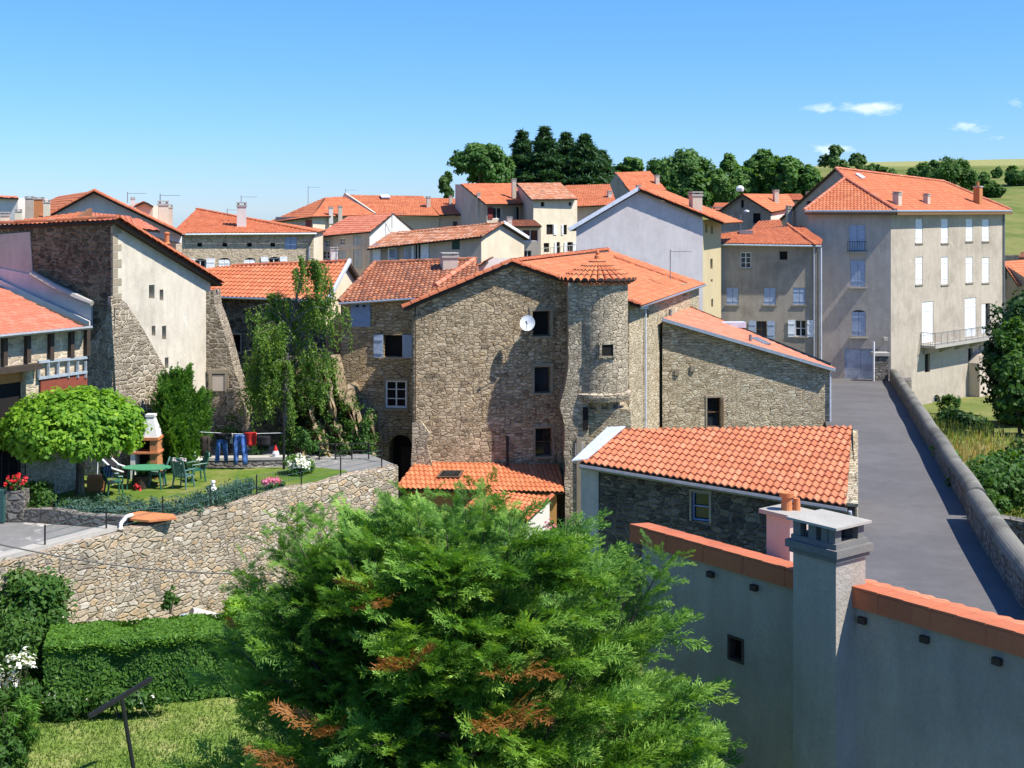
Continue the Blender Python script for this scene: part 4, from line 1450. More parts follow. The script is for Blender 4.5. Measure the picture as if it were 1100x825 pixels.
mb = MB(); mb.bar(el + Vector((0, -.03, .02)), ap + Vector((0, -.03, .06)), .08, .22); mb.build('verge_board', M['zinc_pale'], h.root)
tile_row(ap + Vector((0, 0, .05)), er + Vector((0, 0, .05)), M['tile_cap'], 'verge_tile', h.root, .12)
h.chimney(748, 206, 232, 13, 82, 'pl_beige', 0, r, .3)
h.chimney(686, 199, 207, 5, 82, 'pl_white2', 0, r, .3)

# ============================================================ grey house
h = House('grey_house', 'grey rendered house with pale blue shutters between the lilac gable and the big corner house', 'house', (17, 88, 1))
A_, B_ = XY(769, 88.6), XY(880, 88.0)
f = h.facade(A_, B_, -1, [(769, 262), (880, 265)])
f.window(795.5, 271, 807, 288, frame='frame_white', bars=(1, 2), depth=.15)
f.window(837.5, 270, 846, 279, frame=None, pane='dark', sill=False)
for x in (780.5, 820.5, 852): f.window(x, 309, x + 13, 327.5, 'closed', 'sh_blue', frame=None)
f.window(812.5, 345, 823.5, 363, 'open', 'sh_blue', frame='frame_brown', open_w=.5)
f.window(854.5, 344, 866.5, 361.5, 'open', 'sh_white', frame='frame_white', open_w=.48)
h.back([(B_.x, B_.y, 10), (B_.x + 1, B_.y + 8, 10), (A_.x + 1, A_.y + 8, 10), (A_.x, A_.y, 10)], -1)
h.finish([M['pl_grey']])
e0, e1 = P(767, 261.5, 88.1), P(882, 266, 87.5)
e1.z = e0.z - .1
n1 = plane3(e0, e1, P(800, 246, 92.6))
pts = on(n1, (771, 249), (814, 246), (826, 243), (846, 241.5), (862, 243), (884, 258))
r = roof(h, [e0, e1, pts[5], pts[4], pts[3], pts[1], pts[0]], 'tile', 4)
tile_row(*[p + Vector((0, 0, .05)) for p in on(n1, (846, 242), (876, 264))], M['tile'], 'hip_tile', h.root, .1)
roof(h, [P(806, 248, 94), P(842, 245, 94), P(838, 236, 97), P(815, 238, 97)], 'tile', 3)
mb = MB(); q = on(n1, (801, 251))[0]; mb.box(q, .9, .6, .22); mb.build('roof_vent', M['grey_metal'], r)
gutter(e0 - Vector((0, .05, .08)), e1 - Vector((0, .05, .08)), 'gutter', h.root, .08)
for x in (874.5, 878.5, 882):
    mb = MB(); q = f.px(x, 300, .1 if x < 880 else .2); mb.tube([(q.x, q.y, zat(266, 88)), (q.x, q.y, -1)], .06, 6); mb.build('downpipe', M['zinc_pale'] if x != 878.5 else M['grey_metal'], h.root)

# ============================================================ big corner house
h = House('corner_house', 'big four storey corner house with rows of white shutters, an iron balcony and garage door', 'house', (27, 93, -1))
C = XY(957, 92)
Lp = Vector((-.97, .24)).normalized()
A_ = C + Lp * 5.75
Rp = Vector((.707, .707))
D_ = C + Rp * 18.1
f = h.facade(A_, C, -2, [(873, 230), (957, 229)])
zE = zat(227.5, 92)
f.top = [(0, zE), (f.L, zE)]
f.window(912, 241.5, 929.5, 269, 'closed', 'sh_blue', frame=None, depth=.2)
f.window(913.5, 279.5, 929.5, 308, 'closed', 'sh_blue', frame=None, depth=.2)
f.window(915, 333, 930, 361, 'closed', 'sh_blue', frame=None, depth=.2, arch=.22)
u0, u1, v0, v1 = f.rect(907.5, 374.5, 942, 412)
f.hole(u0, u1, v0, v1, .2)
mb = MB()
um = (u0 + u1) / 2
vm = v0 + (v1 - v0) * .38
for (p, q) in ((u0, um - .01), (um + .01, u1)):
    for (zb_, zt_) in ((v0, vm - .01), (vm + .01, v1)):
        mb.prism([f.at(p, zb_, -.16), f.at(q, zb_, -.16), f.at(q, zt_, -.16), f.at(p, zt_, -.16)], f.dirn() * .05)
mb.build('garage_door', M['garage'], h.root)
for (x0, x1, y) in ((910, 931, 271), (912, 931, 309.5), (913, 932, 363)):
    q0, q1 = f.px(x0, y, .12), f.px(x1, y, .12)
    mb = MB(); mb.bar(q0, q1, .25, .1); mb.build('ledge', M['concrete'], h.root)
    if y < 300:
        mb = MB(); mb.bar(q0 + Vector((0, -.1, .75)), q1 + Vector((0, -.1, .75)), .04)
        for k in range(9): p = q0.lerp(q1, k / 8) + Vector((0, -.1, 0)); mb.bar(p, p + Vector((0, 0, .75)), .018)
        mb.build('railing', M['black_metal'], h.root)
mb = MB(); q = f.px(951, 366, .3); mb.box((q.x, q.y, q.z), .3, .3, .25); mb.tube([q, q - f.dirn() * .3], .04); mb.build('wall_lamp', M['concrete'], h.root)
g = h.facade(C, D_, -2, [(957, 229), (1079, 228)], 1)
g.top = [(0, zE), (g.L, zE)]
for y0, y1 in ((235, 260.5), (276, 305)):
    for x in (984, 1011.5, 1038, 1055.5):
        g.window(x - .4, y0 + (0 if x < 1050 else .5), x + 7.0, y1 + (.5 if x < 1030 else -1.5), 'closed', 'sh_white', frame=None, depth=.14)
for (x0, y0, x1, y1) in ((990.5, 324, 1002.5, 368), (1036.5, 320, 1048.5, 361.5), (1054.5, 326, 1063.5, 358)):
    g.window(x0, y0, x1, y1, 'half' if x0 > 1050 else 'closed', 'sh_white', frame=None, sill=False, depth=.22, pane='dark')
g.window(993.5, 379, 999, 400, frame=None, pane='dark', sill=False)
g.window(1040, 374, 1045, 388, frame=None, pane='dark', sill=False)
g.window(1002, 424, 1010, 444, frame='frame_white', pane='dark', arch=.4, depth=.3, sill=False)
Db = D_ + Vector((-.5, .86)) * 8
Ab = A_ + Vector((.3, .95)) * 12
h.back([(D_.x, D_.y, zE), (Db.x, Db.y, zE), (Ab.x, Ab.y, zE), (A_.x, A_.y, zE)], -2)
h.finish([M['pl_grey2'], M['pl_big']])
# roof
o = .45
eC = C + (f.n + g.n) * .35; eA = A_ + f.n * o + Lp * .2; eD = D_ + g.n * o + Rp * .3
z0 = zE + .08
eC, eA, eD = [Vector((p.x, p.y, z0)) for p in (eC, eA, eD)]
apl = P(908, 192, 98)
n1 = plane3(eC, eD, P(908, 192, 97.5))
apl, apr, atop = on(n1, (908, 192), (1013, 195.5), (898, 181.5))
r = roof(h, [eC, eD, apr, atop, apl], 'tile', 4, eave=(eC, eD))
roof(h, [eA, eC, apl], 'tile', 5, eave=(eA, eC))
for a_, b_ in ((eC, apl), (eA, apl), (apl, atop), (atop, apr), (apr, eD)):
    tile_row(a_ + Vector((0, 0, .06)), b_ + Vector((0, 0, .06)), M['tile_soft'], 'hip_tile', h.root, .12)
for a_, b_ in ((eA, eC), (eC, eD)):
    mb = MB(); n_ = (Vector((0, 0, 1)))
    mb.bar(a_ - Vector((0, 0, .22)), b_ - Vector((0, 0, .22)), .3, .16); mb.build('cornice', M['wood_brown'], h.root)
    gutter(a_ + Vector((0, -.12, -.04)), b_ + Vector((0, -.12, -.04)), 'gutter', h.root, .09)
h.chimney(965, 206, 223, 9, 93.3, 'pl_beige', 0, r, .8)
h.chimney(996.5, 208, 223, 7, 97, 'pl_beige', 0, r, .8)
h.chimney(1052, 198, 216, 9, 103, 'brick', 1, r, .8, flat=False)
pn = [p + n1[1] * .07 for p in on(n1, (918, 188), (921, 187.5), (929, 192), (925, 193))]
mb = MB(); mb.prism(pn, n1[1] * .08); mb.build('skylight', M['zinc_pale'], r)
# gable end of the higher block behind
hg = House('rear_wing', 'dark gable end with one small window rising behind the corner house roof', 'house', (24, 104, 2))
a_, b_ = XY(828, 112), XY(909, 101)
f2 = hg.facade(a_, b_, 2, [(826, 247), (844, 231), (866, 212), (896, 183), (909, 191)])
f2.window(866.5, 216, 871.5, 224, frame=None, pane='dark', sill=False)
hg.back([(a_.x, a_.y, 11), (a_.x + 6, a_.y + 5, 11), (b_.x + 5, b_.y + 5, 11)], 2)
hg.finish([M['pl_grey']])
p0, p1 = f2.px(826, 246, .2), f2.px(897, 181, .2)
roof(hg, [p0, p1, p1 + Vector((5, 7, 0)), p0 + Vector((5, 7, 0))], 'tile', 3)
hg.chimney(848, 221, 240, 6, 108, 'pl_grey2', 0, None, .3)
hg.chimney(869, 206, 216, 5, 108, 'pl_grey2', 0, None, .3)
# balcony
b0, b1 = g.uz(989, 372), g.uz(1070, 360)
zb = g.px(1002, 368)[2] - .05
mb = MB()
ua, ub = b0[0], g.L - .6
mb.prism([g.at(ua, zb - .18, .01), g.at(ub, zb - .18, .01), g.at(ub, zb, .01), g.at(ua, zb, .01)], g.dirn() * 1.15); bal = mb.build('balcony', M['concrete'], h.root)
mb = MB()
P0, P1, P2, P3 = g.at(ua + .03, zb, .03), g.at(ua + .03, zb, 1.1), g.at(ub - .03, zb, 1.1), g.at(ub - .03, zb, .03)
for (p, q) in ((P0, P1), (P1, P2), (P2, P3)):
    mb.bar(p + Vector((0, 0, .92)), q + Vector((0, 0, .92)), .045)
    mb.bar(p + Vector((0, 0, .1)), q + Vector((0, 0, .1)), .03)
    k = int((q - p).length / .16)
    for i in range(k + 1):
        e = p.lerp(q, i / k); mb.bar(e, e + Vector((0, 0, .92)), .016 if i % 6 else .035)
mb.build('railing', M['grey_metal'], bal)
for i in range(6):
    u = ua + .4 + i * (ub - ua - .8) / 5
    mb = MB(); mb.prism([g.at(u, zb - .2, .01), g.at(u, zb - .2, 1.0), g.at(u, zb - .35, 1.0), g.at(u, zb - .75, .01)], Vector((g.u.x, g.u.y, 0)) * .14); mb.build('bracket', M['concrete'], bal)
mb = MB(); q = g.at(g.L - .15, zE, .1); mb.tube([q, (q.x, q.y, 0)], .07, 7); mb.build('downpipe', M['grey_metal'], h.root)
# stone stub and ruined wall below the balcony, on the right
mb = MB(); a_ = g.px(1038, 402, .5); mb.prism([g.at(g.uz(1040, 400)[0], -2, .02), g.at(g.L, -2, .02), g.at(g.L, 2.2, .02), g.at(g.uz(1044, 400)[0], 1.8, .02), g.at(g.uz(1040, 400)[0], 1.2, .02)], g.dirn() * .9); mb.build('terrace_stub', M['pl_beige'], h.root)


# ============================================================ generic far houses
def far_house(name, label, L, C, Rr, yE, top_front=None, z0=4, mats=('pl_beige', 'pl_cream'), side='right', cat='house', wins=(), gable=None, roofs=(), tile='tile', chim=(), backd=8):
    """two visible sides meeting at corner C (or one side when Rr is None); each corner is (px, d)"""
    a = XY(*L); c = XY(*C)
    h = House(name, label, cat, ((a.x + c.x) / 2, a.y, z0))
    f = h.facade(a, c, z0, top_front or [(L[0], yE), (C[0], yE)])
    fs_ = [f]
    if Rr:
        b = XY(*Rr)
        g = h.facade(c, b, z0, gable or [(C[0], yE), (Rr[0], yE)], 1)
        fs_.append(g)
        h.back([(b.x, b.y, g.top[-1][1]), (a.x + (b.x - c.x), a.y + (b.y - c.y), g.top[-1][1]), (a.x, a.y, f.top[0][1])], z0)
    else:
        h.back([(c.x, c.y, f.top[-1][1]), (c.x, c.y + backd, f.top[-1][1]), (a.x, a.y + backd, f.top[0][1]), (a.x, a.y, f.top[0][1])], z0)
    for w in wins:
        fs_[w[0]].window(*w[1], **w[2])
    h.finish([M[m] for m in mats])
    rs = [roof(h, poly, t, 3) for poly, t in roofs]
    for cc in chim: h.chimney(*cc, parent=rs[0] if rs else None)
    return h, fs_, rs


# long stone house
lk = dict(frame=None, pane='dark', sill=False)
wins = [(0, (x, 261, x + 5, 265), lk) for x in (212, 239, 265.5, 290.5)]
wins += [(0, (209.5, 278, 221, 296), dict(sh='open', shcol='sh_white', arch=.25, open_w=.55, bars=(1, 1)))]
wins += [(0, (x, 277, x + 12.5, 296), dict(sh='closed', shcol='sh_white', frame=None, arch=.25)) for x in (235, 262)]
wins += [(0, (288.5, 276, 300, 296), dict(sh='open', shcol='sh_white', arch=.25, open_w=.5, bars=(1, 1)))]
wins += [(0, (306, 254.5, 319, 268), dict(sh='closed', shcol='sh_blue', frame=None, sill=False))]
e0, e1, ap = P(184, 252.5, 86.2), P(340, 249.9, 89.25), P(211, 225, 95)
e0.z = e1.z
rb = P(350, 246, 99)
rb.z = e1.z
h, ff, rs = far_house('long_house', 'long pale stone house with arched white shuttered windows and a white chimney', (186, 86.5), (337, 89.5), (347, 99), 252, mats=('stone_house', 'pl_cream'),
    wins=wins, gable=[(337, 251), (347, 248)], roofs=[([e0, e1, ap], 'tile'), ([e1, rb, ap], 'tile'), ([e0, ap, Vector((e0.x + .8, 98, e0.z))], 'tile')], z0=4)
h.chimney(258.5, 217.5, 243, 11.5, 89.5, 'pl_white2', 0, rs[0], .2)
tile_row(e1 + Vector((0, 0, .04)), ap + Vector((0, 0, .04)), M['tile'], 'hip_tile', h.root, .1)
gutter(e0 + Vector((0, -.08, -.08)), e1 + Vector((0, -.08, -.08)), 'gutter', h.root, .08)
mb = MB(); q = ff[0].px(332, 255, .1); mb.tube([e1 + Vector((-.1, 0, -.1)), q + Vector((0, 0, -.6)), (q.x, q.y, 5)], .06, 6); mb.build('downpipe', M['zinc'], h.root)
h.antenna(259, 210, 218, 89.9, None, 4)
h.antenna(244, 224, 232, 91, None, 3)

# hipped house and the higher roof behind it
h, ff, rs = far_house('hipped_house', 'hipped roof house with a cream wall behind the long stone house', (296, 123), (336, 118), (404, 124), 233, mats=('pl_grey2', 'pl_cream'), z0=6,
    wins=[(0, (328, 236, 335, 247), dict(sh='closed', shcol='sh_red', frame=None, sill=False))],
    roofs=[([P(286, 239.5, 124), P(335, 233, 117.4), P(349, 212.5, 124)], 'tile'), ([P(335, 233, 117.4), P(404, 231, 123), P(371, 211.5, 127), P(349, 212.5, 124)], 'tile')])
h.chimney(355, 222, 231, 5, 119, 'pl_white2', 0, rs[1]); h.chimney(365, 221, 230, 5, 119.5, 'pl_beige', 0, rs[1])
h.antenna(331, 200, 220, 122, None, 3); h.antenna(371, 203, 212, 126, None, 4)
h, ff, rs = far_house('ridge_house', 'wide far house with a long orange roof, a skylight and a ridge chimney', (376, 127), (472, 127), None, 233, mats=('pl_cream', 'pl_cream'), z0=6,
    roofs=[([P(369, 231, 126), P(472, 232, 126), P(455, 211, 131), P(372, 209.5, 131)], 'tile')])
n1 = plane3(P(400, 231, 126), P(470, 232, 126), P(430, 210, 131))
mb = MB(); mb.prism([p + n1[1] * .1 for p in on(n1, (408, 210.5), (417, 210.5), (420, 214), (410, 214))], n1[1] * .1); mb.build('skylight', M['zinc_pale'], rs[0])
a_, b_ = P(370, 209.5, 127), P(402, 231, 125.5)
mb = MB(); mb.bar(a_, b_, .35, .5); mb.build('parapet', M['pl_beige'], h.root)
h, ff, rs = far_house('eaves_house', 'far house with an orange roof over a shaded eaves gallery, left of the beige houses', (472.5, 127), (520, 127), None, 232, mats=('pl_beige', 'pl_cream'), z0=6,
    roofs=[([P(472.3, 231, 126), P(521, 230.5, 126), P(497, 213.5, 131), P(456, 213, 131)], 'tile')],
    wins=[(0, (486, 237, 492, 245), dict(frame='frame_white', bars=(0, 0), sill=False))])
h.chimney(460, 211, 221, 5, 128, 'pl_beige', 0, rs[0])
h.chimney(484, 210, 216, 4, 129, 'pl_beige', 0, rs[0])

# grey fronted house with white gable
wins = [(0, (x0, y0, x1, y1), dict(sh=s, shcol='sh_grey', frame=None if s else 'frame_white', sill=False)) for x0, y0, x1, y1, s in
        ((349, 258, 354, 265, None), (365, 256, 370, 263, None), (379.5, 252.5, 388, 264, 'closed'), (346, 270, 355, 278, None), (363, 269, 372, 283, 'closed'), (379.5, 268, 389, 288, 'closed'))]
h, ff, rs = far_house('grey_front_house', 'grey fronted house with a bright white gable above the orange roofed row', (338, 101), (397, 98), (446, 103), 251, mats=('pl_grey2', 'pl_white2'), z0=5, wins=wins,
    top_front=[(338, 254), (397, 249)], gable=[(397, 250), (421, 230), (446, 248)],
    roofs=[([P(337, 254.5, 100.5), P(398, 249, 97.5), P(422, 229.5, 100.5), P(374, 233, 104)], 'tile_soft')])
n1 = plane3(P(446.5, 249, 103), P(422, 229.5, 100.5), P(374, 233, 104))
roof(h, [P(447, 249, 103), P(422, 229.5, 100.5), P(374, 233, 104), P(447, 249, 103) + P(374, 233, 104) - P(422, 229.5, 100.5)], 'tile_soft', 3)
h.antenna(421, 228, 245, 99.5, None, 3)

# orange roofed row with open shutters
wins = [(0, (x, 262.5 - k * .7, x + 7, 281), dict(sh='open', shcol='sh_blue' if k % 2 else 'sh_white', frame='frame_white', bars=(1, 0), open_w=.55, sill=False)) for k, x in enumerate((409.5, 427, 445))]
wins += [(0, (485.5, 257, 494, 268), dict(sh='closed', shcol='sh_green', frame=None, sill=False))]
h, ff, rs = far_house('row_house', 'long house with an uneven orange roof, open pale shutters and a cream gable', (397, 90), (517, 88), (563, 93), 260, mats=('pl_beige', 'pl_cream'), z0=5, wins=wins,
    top_front=[(397, 267), (517, 254)], gable=[(517, 255), (541, 240), (563, 254)],
    roofs=[([P(394, 267.5, 89.4), P(517.5, 254.2, 87.4), P(541, 238.5, 90.4), P(420, 250, 92)], 'tile_mottled')])
g = ff[1]
n_ = [g.px(541, 239, .25), g.px(568, 256, .25)]
bk_ = P(397, 267, 90) - P(517, 254, 88)
roof(h, [n_[0], n_[1], n_[1] + bk_, n_[0] + bk_], 'tile_mottled', 3)
tile_row(g.px(517, 254, .25), n_[0], M['tile_old'], 'verge_tile', h.root, .1)
mb = MB(); mb.bar(n_[0] + Vector((0, -.05, .04)), n_[1] + Vector((0, -.05, .04)), .1, .2); mb.build('verge_board', M['sh_white'], h.root)
h.chimney(547, 233, 244, 6, 91.6, 'pl_beige', 0, rs[0])

# beige house, with its little side extension
wins = [(1, (529, 223, 539, 235), dict(sh='left', shcol='sh_red', frame='frame_white', bars=(1, 0), sill=False)), (1, (552, 222.5, 558.5, 236), dict(sh='half', shcol='sh_grey', frame=None, sill=False, pane='dark'))]
h, ff, rs = far_house('beige_house', 'beige house with an orange roof below the tall trees, red shutter on its left window', (489, 128), (523, 118), (567, 122), 218, mats=('pl_grey2', 'pl_beige'), z0=7, wins=wins,
    top_front=[(489, 198), (496, 198), (523, 219)], gable=[(523, 219), (567, 219)],
    roofs=[([P(522, 219.5, 117), P(568, 219, 121), P(552, 197, 127), P(495, 197.5, 125)], 'tile')])
h.chimney(514, 207, 224, 4, 118.5, 'pl_beige', 0, rs[0]); h.chimney(552, 192, 204, 5, 121, 'pl_beige', 0, rs[0])
wins = [(0, (561, 246.5, 578, 259), dict(frame='frame_white', bars=(1, 0), sill=False)), (0, (562, 269, 571, 280), dict(frame='frame_white', bars=(1, 0), sill=False))]
h, ff, rs = far_house('sun_room_house', 'narrow beige extension with a wide glazed window under a small red roof', (548, 106), (581, 106), None, 243, mats=('pl_beige', 'pl_beige'), z0=5, wins=wins, backd=5,
    roofs=[([P(546, 243.5, 105.5), P(582, 243, 105.5), P(574, 236.5, 109), P(548, 236.5, 109)], 'tile_old')])

# tall cream house
wins = [(1, (x, y0, x + w_, y1), dict(sh=s, shcol='sh_white', frame='frame_brown', bars=(0, 0), sill=False, pane='dark')) for x, y0, w_, y1, s in
        ((581, 217, 4, 222, None), (611, 217, 3, 221, None), (587, 241, 7, 252, 'right'), (605, 241.5, 4, 252, 'left'), (584, 261, 6, 271, None), (597.5, 260, 4, 273, 'left'), (609, 260, 6, 270, 'open'))]
h, ff, rs = far_house('cream_house', 'tall cream house with a mottled old tile roof and white shutters', (556, 124), (573, 115), (620, 119), 214, mats=('pl_grey2', 'pl_cream'), z0=6, wins=wins,
    top_front=[(556, 199), (573, 215)], gable=[(573, 215), (620, 214)],
    roofs=[([P(571, 214.5, 114.2), P(620.5, 213.8, 118.2), P(602, 196.5, 124), P(555, 197, 122)], 'tile_mottled')])
g = ff[1]
mb = MB()
q0, q1 = g.px(577, 277, .5), g.px(622, 272, .5)
mb.bar(q0, q1, .9, .12); mb.bar(q0 + Vector((0, -.4, .8)), q1 + Vector((0, -.4, .8)), .05)
for i in range(14): p = q0.lerp(q1, i / 13) + Vector((0, -.4, 0)); mb.bar(p, p + Vector((0, 0, .8)), .04)
mb.build('balcony', M['concrete'], h.root)
h, ff, rs = far_house('orange_roof_house', 'far house with a plain orange roof between the cream house and lilac gable', (611, 126), (664, 126), None, 222, mats=('pl_beige', 'pl_beige'), z0=7,
    roofs=[([P(609, 222.5, 125), P(663, 220, 125), P(655, 198, 131), P(607, 199.5, 131)], 'tile')])
h.chimney(655, 205, 217, 5, 127, 'pl_beige', 0, rs[0])
h, ff, rs = far_house('hilltop_house', 'highest far house with an orange roof and dark gable, against the trees', (651, 152), (679, 146), (714, 150), 206, mats=('pl_grey', 'pl_cream'), z0=10,
    top_front=[(651, 203), (662, 186), (679, 207)], gable=[(679, 207), (714, 205)],
    roofs=[([P(678, 207, 145.5), P(716, 204, 149), P(698, 184, 154), P(660, 185.5, 151)], 'tile')])
h.chimney(706, 188, 198, 5, 150, 'pl_beige', 0, rs[0])
# gabled dark house right
wins = [(0, (783, 231, 788, 241), dict(frame='frame_white', bars=(1, 0), sill=False)), (0, (809, 229, 817, 240), dict(frame=None, pane='dark', sill=False)), (0, (796, 215, 799, 223), dict(frame=None, pane='dark', sill=False))]
h, ff, rs = far_house('gabled_house', 'dark brown gabled house with an orange roof below the wood, behind the grey house', (772, 112), (828, 110), (852, 117), 226, mats=('pl_grey', 'pl_white2'), z0=4, wins=wins,
    top_front=[(772, 227), (797, 210), (828, 227)], gable=[(828, 226), (852, 220)],
    roofs=[([P(797, 208.5, 110.5), P(829, 228, 109.3), P(856, 223, 117), P(846, 209, 119)], 'tile'), ([P(797, 208.5, 110.5), P(769, 229, 111.5), P(780, 228, 119), P(846, 209, 119)][0:3], 'tile')])
h.chimney(834, 204, 213, 6, 114, 'pl_beige', 0, rs[0])
mb = MB(); q = ff[0].px(795, 206, .3); mb.lathe(q, [(0, 0), (.3, .05), (.36, .3), (.2, .5), (0, .55)], 10); mb.build('satellite_dish_cover', M['white_paint'], h.root)
lp = empty('street_lamp', P(795, 255, 104), 'tall street lamp with a curved arm in front of the dark gabled house', 'street lamp')
mb = MB(); mb.tube([P(795.5, 262, 104), P(795.5, 230, 104), P(797.5, 227, 103.7), P(801, 226.5, 103.5)], .05, 6); mb.build('pole', M['grey_metal'], lp)
mb = MB(); q = P(802, 228, 103.4); mb.lathe(q, [(0, 0), (.22, .03), (.2, .14), (0, .2)], 10); mb.build('lamp_head', M['white_paint'], lp)
far_house('low_far_house', 'low far orange roof peeping out beside the lilac house chimney', (768, 121), (786, 121), None, 222, mats=('pl_grey', 'pl_grey'), z0=5, backd=4,
    roofs=[([P(764, 226, 120.5), P(790, 226, 120.5), P(786, 218, 124), P(768, 218, 124)], 'tile')])
far_house('shed_house', 'small house with an orange roof right behind the gabled house chimney', (838, 124), (864, 124), None, 216, mats=('pl_cream', 'pl_cream'), z0=5, backd=4,
    roofs=[([P(836, 215, 123.5), P(866, 215, 123.5), P(860, 208.5, 128), P(842, 208.5, 128)], 'tile')])
far_house('edge_house', 'orange roofed house at the right edge below the meadow', (1077, 116), (1112, 110), None, 300, mats=('pl_grey', 'pl_grey'), z0=-1, backd=8,
    top_front=[(1077, 283), (1112, 305)], wins=[(0, (1078, 287, 1081.5, 300), dict(frame=None, pane='dark', sill=False))],
    roofs=[([P(1076, 281, 116), P(1094, 307, 112), P(1125, 297, 117), P(1105, 279, 121)], 'tile')])
far_house('barn_on_slope', 'tiny dark shed on the meadow slope at the right edge', (1096, 122), (1112, 122), None, 276, mats=('pl_grey', 'pl_grey'), z0=0, backd=5,
    roofs=[([P(1094, 277, 121.5), P(1114, 277, 121.5), P(1114, 271, 125), P(1097, 271, 125)], 'tile_old')])

# ============================================================ far left roofs
h, ff, rs = far_house('cream_gable_house', 'far left house with a broad orange roof and white gable above the dark flank', (52, 71), (193, 72), None, 230, mats=('pl_white2', 'pl_cream'), z0=5, backd=.5,
    top_front=[(52, 232), (102, 207), (193, 251)],
    roofs=[([P(50, 233, 70.5), P(101, 205.5, 70.8), P(64, 211, 100), P(20, 230, 102)], 'tile'), ([P(101, 205.5, 70.8), P(198, 252.5, 71.3), P(160, 243, 100), P(64, 211, 100)], 'tile')])
tile_row(P(50, 233, 70.4), P(101, 205.2, 70.7), M['tile_cap'], 'verge_tile', h.root, .12)
tile_row(P(101, 205.2, 70.7), P(198, 252, 71.2), M['tile_cap'], 'verge_tile', h.root, .12)
h.chimney(49, 215, 232, 8, 70, 'pl_cream', 0, rs[0]); h.chimney(40, 212, 224, 12, 78, 'brick', 0, rs[0])
h.chimney(30, 211, 224, 10, 79, 'pl_grey2', 0, rs[0])
h.chimney(174, 216, 243, 12, 72, 'pl_cream', 0, rs[1]); h.chimney(181.5, 220, 240, 7, 72.3, 'pl_beige', 0, rs[1])
h.antenna(137, 206, 218, 80, None, 3); h.antenna(172, 208, 217, 72.4, None, 4)
h, ff, rs = far_house('low_tiled_house', 'low roof with an overhanging verge just over the dark stone flank', (10, 61), (130, 62), None, 250, mats=('pl_beige', 'pl_beige'), z0=5, backd=4,
    top_front=[(10, 256), (130, 246)],
    roofs=[([P(8, 254, 60), P(62, 250, 60), P(98, 227, 66), P(14, 238, 66)], 'tile'), ([P(60, 250, 60.6), P(150, 246, 61), P(140, 233, 66), P(98, 229, 66)], 'tile_soft')])
mb = MB(); mb.bar(P(68, 250, 60.2), P(97, 227.5, 65.5), .2, .35); mb.build('verge_board', M['wood_brown'], h.root)
h.chimney(3.5, 228, 252, 10, 62, 'pl_cream', 0, rs[0]); h.chimney(18.5, 225, 240, 8, 66, 'pl_cream', 0, rs[0])
h, ff, rs = far_house('stone_gap_house', 'house with a red shutter and rubble wall behind the sloping verge of the lime house', (150, 67), (189, 65.5), None, 262, mats=('stone_house', 'stone_house'), z0=4, backd=1.2,
    wins=[(0, (178, 264, 184, 280), dict(sh='closed', shcol='sh_red', frame=None, sill=False))],
    top_front=[(150, 252), (189, 262)],
    roofs=[([P(118, 243, 64.5), P(172, 248, 64.5), P(150, 236, 68), P(112, 232, 68)], 'tile_soft')])
far_house('white_block', 'plain white block wall rising above roofs at the far left edge', (-6, 92), (19, 92), None, 212, mats=('pl_white2', 'pl_white2'), z0=5, backd=6, top_front=[(-6, 212), (1, 211), (1.5, 212), (19, 213)],
    roofs=[([P(-7, 212, 91.7), P(20, 213, 91.7), P(18, 211.4, 98), P(-6, 210.6, 98)], 'tile_soft')])
h, ff, rs = far_house('small_gable_house', 'tiny far gable with a brown verge between the chimneys at the left', (146, 95), (164, 95), None, 222, mats=('pl_cream', 'pl_cream'), z0=6, backd=5, top_front=[(146, 221), (155, 217), (164, 221)],
    roofs=[([P(145, 221.5, 94.6), P(155, 216.8, 94.6), P(153, 217, 100), P(143, 221, 100)], 'tile'), ([P(155, 216.8, 94.6), P(165, 222, 94.6), P(162, 221, 100), P(153, 217, 100)], 'tile')])
h.chimney(142, 212, 225, 5, 96, 'pl_white2', 0, rs[0])
# ============================================================ terrain
def interp(x, xs, ys): return np.interp(x, xs, ys)
def road_x(y): return 10.8 + .2455 * (y - 28)
def road_z(y): return 4.5 - .0545 * (y - 28)
CY = [0, 28, 42, 50, 58, 75, 88, 100, 115, 130, 150, 170, 200, 260, 420]
CH = [-.1, -.02, -.02, -.8, -.3, .6, 1.5, 3.5, 5.5, 7, 10.5, 15.0, 16.5, 17, 17]
LH = [-.1, -.02, -.02, -.8, 0, .8, 1.5, 3, 4.5, 6, 8, 9, 9, 8, 5]
RY = [0, 36, 45, 60, 80, 92, 105, 125, 150, 200, 250, 300, 332, 420]
RH = [2.4, 2.5, 2.1, 1.0, -.2, -1.2, -1.5, 1.0, 5, 12, 18.2, 23.6, 25.4, 24]
def sstep(t):
    t = np.clip(t, 0, 1); return t * t * (3 - 2 * t)
def ground_h(x, y):
    c = interp(y, CY, CH); l = interp(y, CY, LH); r = interp(y, RY, RH)
    # the far hill climbs to the right
    r = r + np.where(y > 180, (x - 105) * .022 * sstep((y - 180) / 80), 0)
    tl = sstep((x + 25) / 30)
    m = l + (c - l) * tl
    rx = road_x(np.minimum(y, 104))
    under = (y < 106) & (y > 20) & (x > rx - 11) & (x < rx + 3)
    m = np.where(under, np.minimum(m, road_z(y) - .5), m)
    w = 1.2 + np.maximum(0, y - 100) * .25
    tr = sstep((x - road_x(np.minimum(y, 100)) - .1) / w)
    return m + (r - m) * tr
gx = np.concatenate([np.arange(-260, -30, 10), np.arange(-30, 60, 1.0), np.arange(60, 320, 5)])
gy = np.concatenate([np.arange(2, 110, 1.0), np.arange(110, 440, 5)])
X, Y = np.meshgrid(gx, gy)
Z = ground_h(X, Y) + np.where((Y > 36), .05 * np.sin(X * 1.7) * np.cos(Y * 1.3), 0)
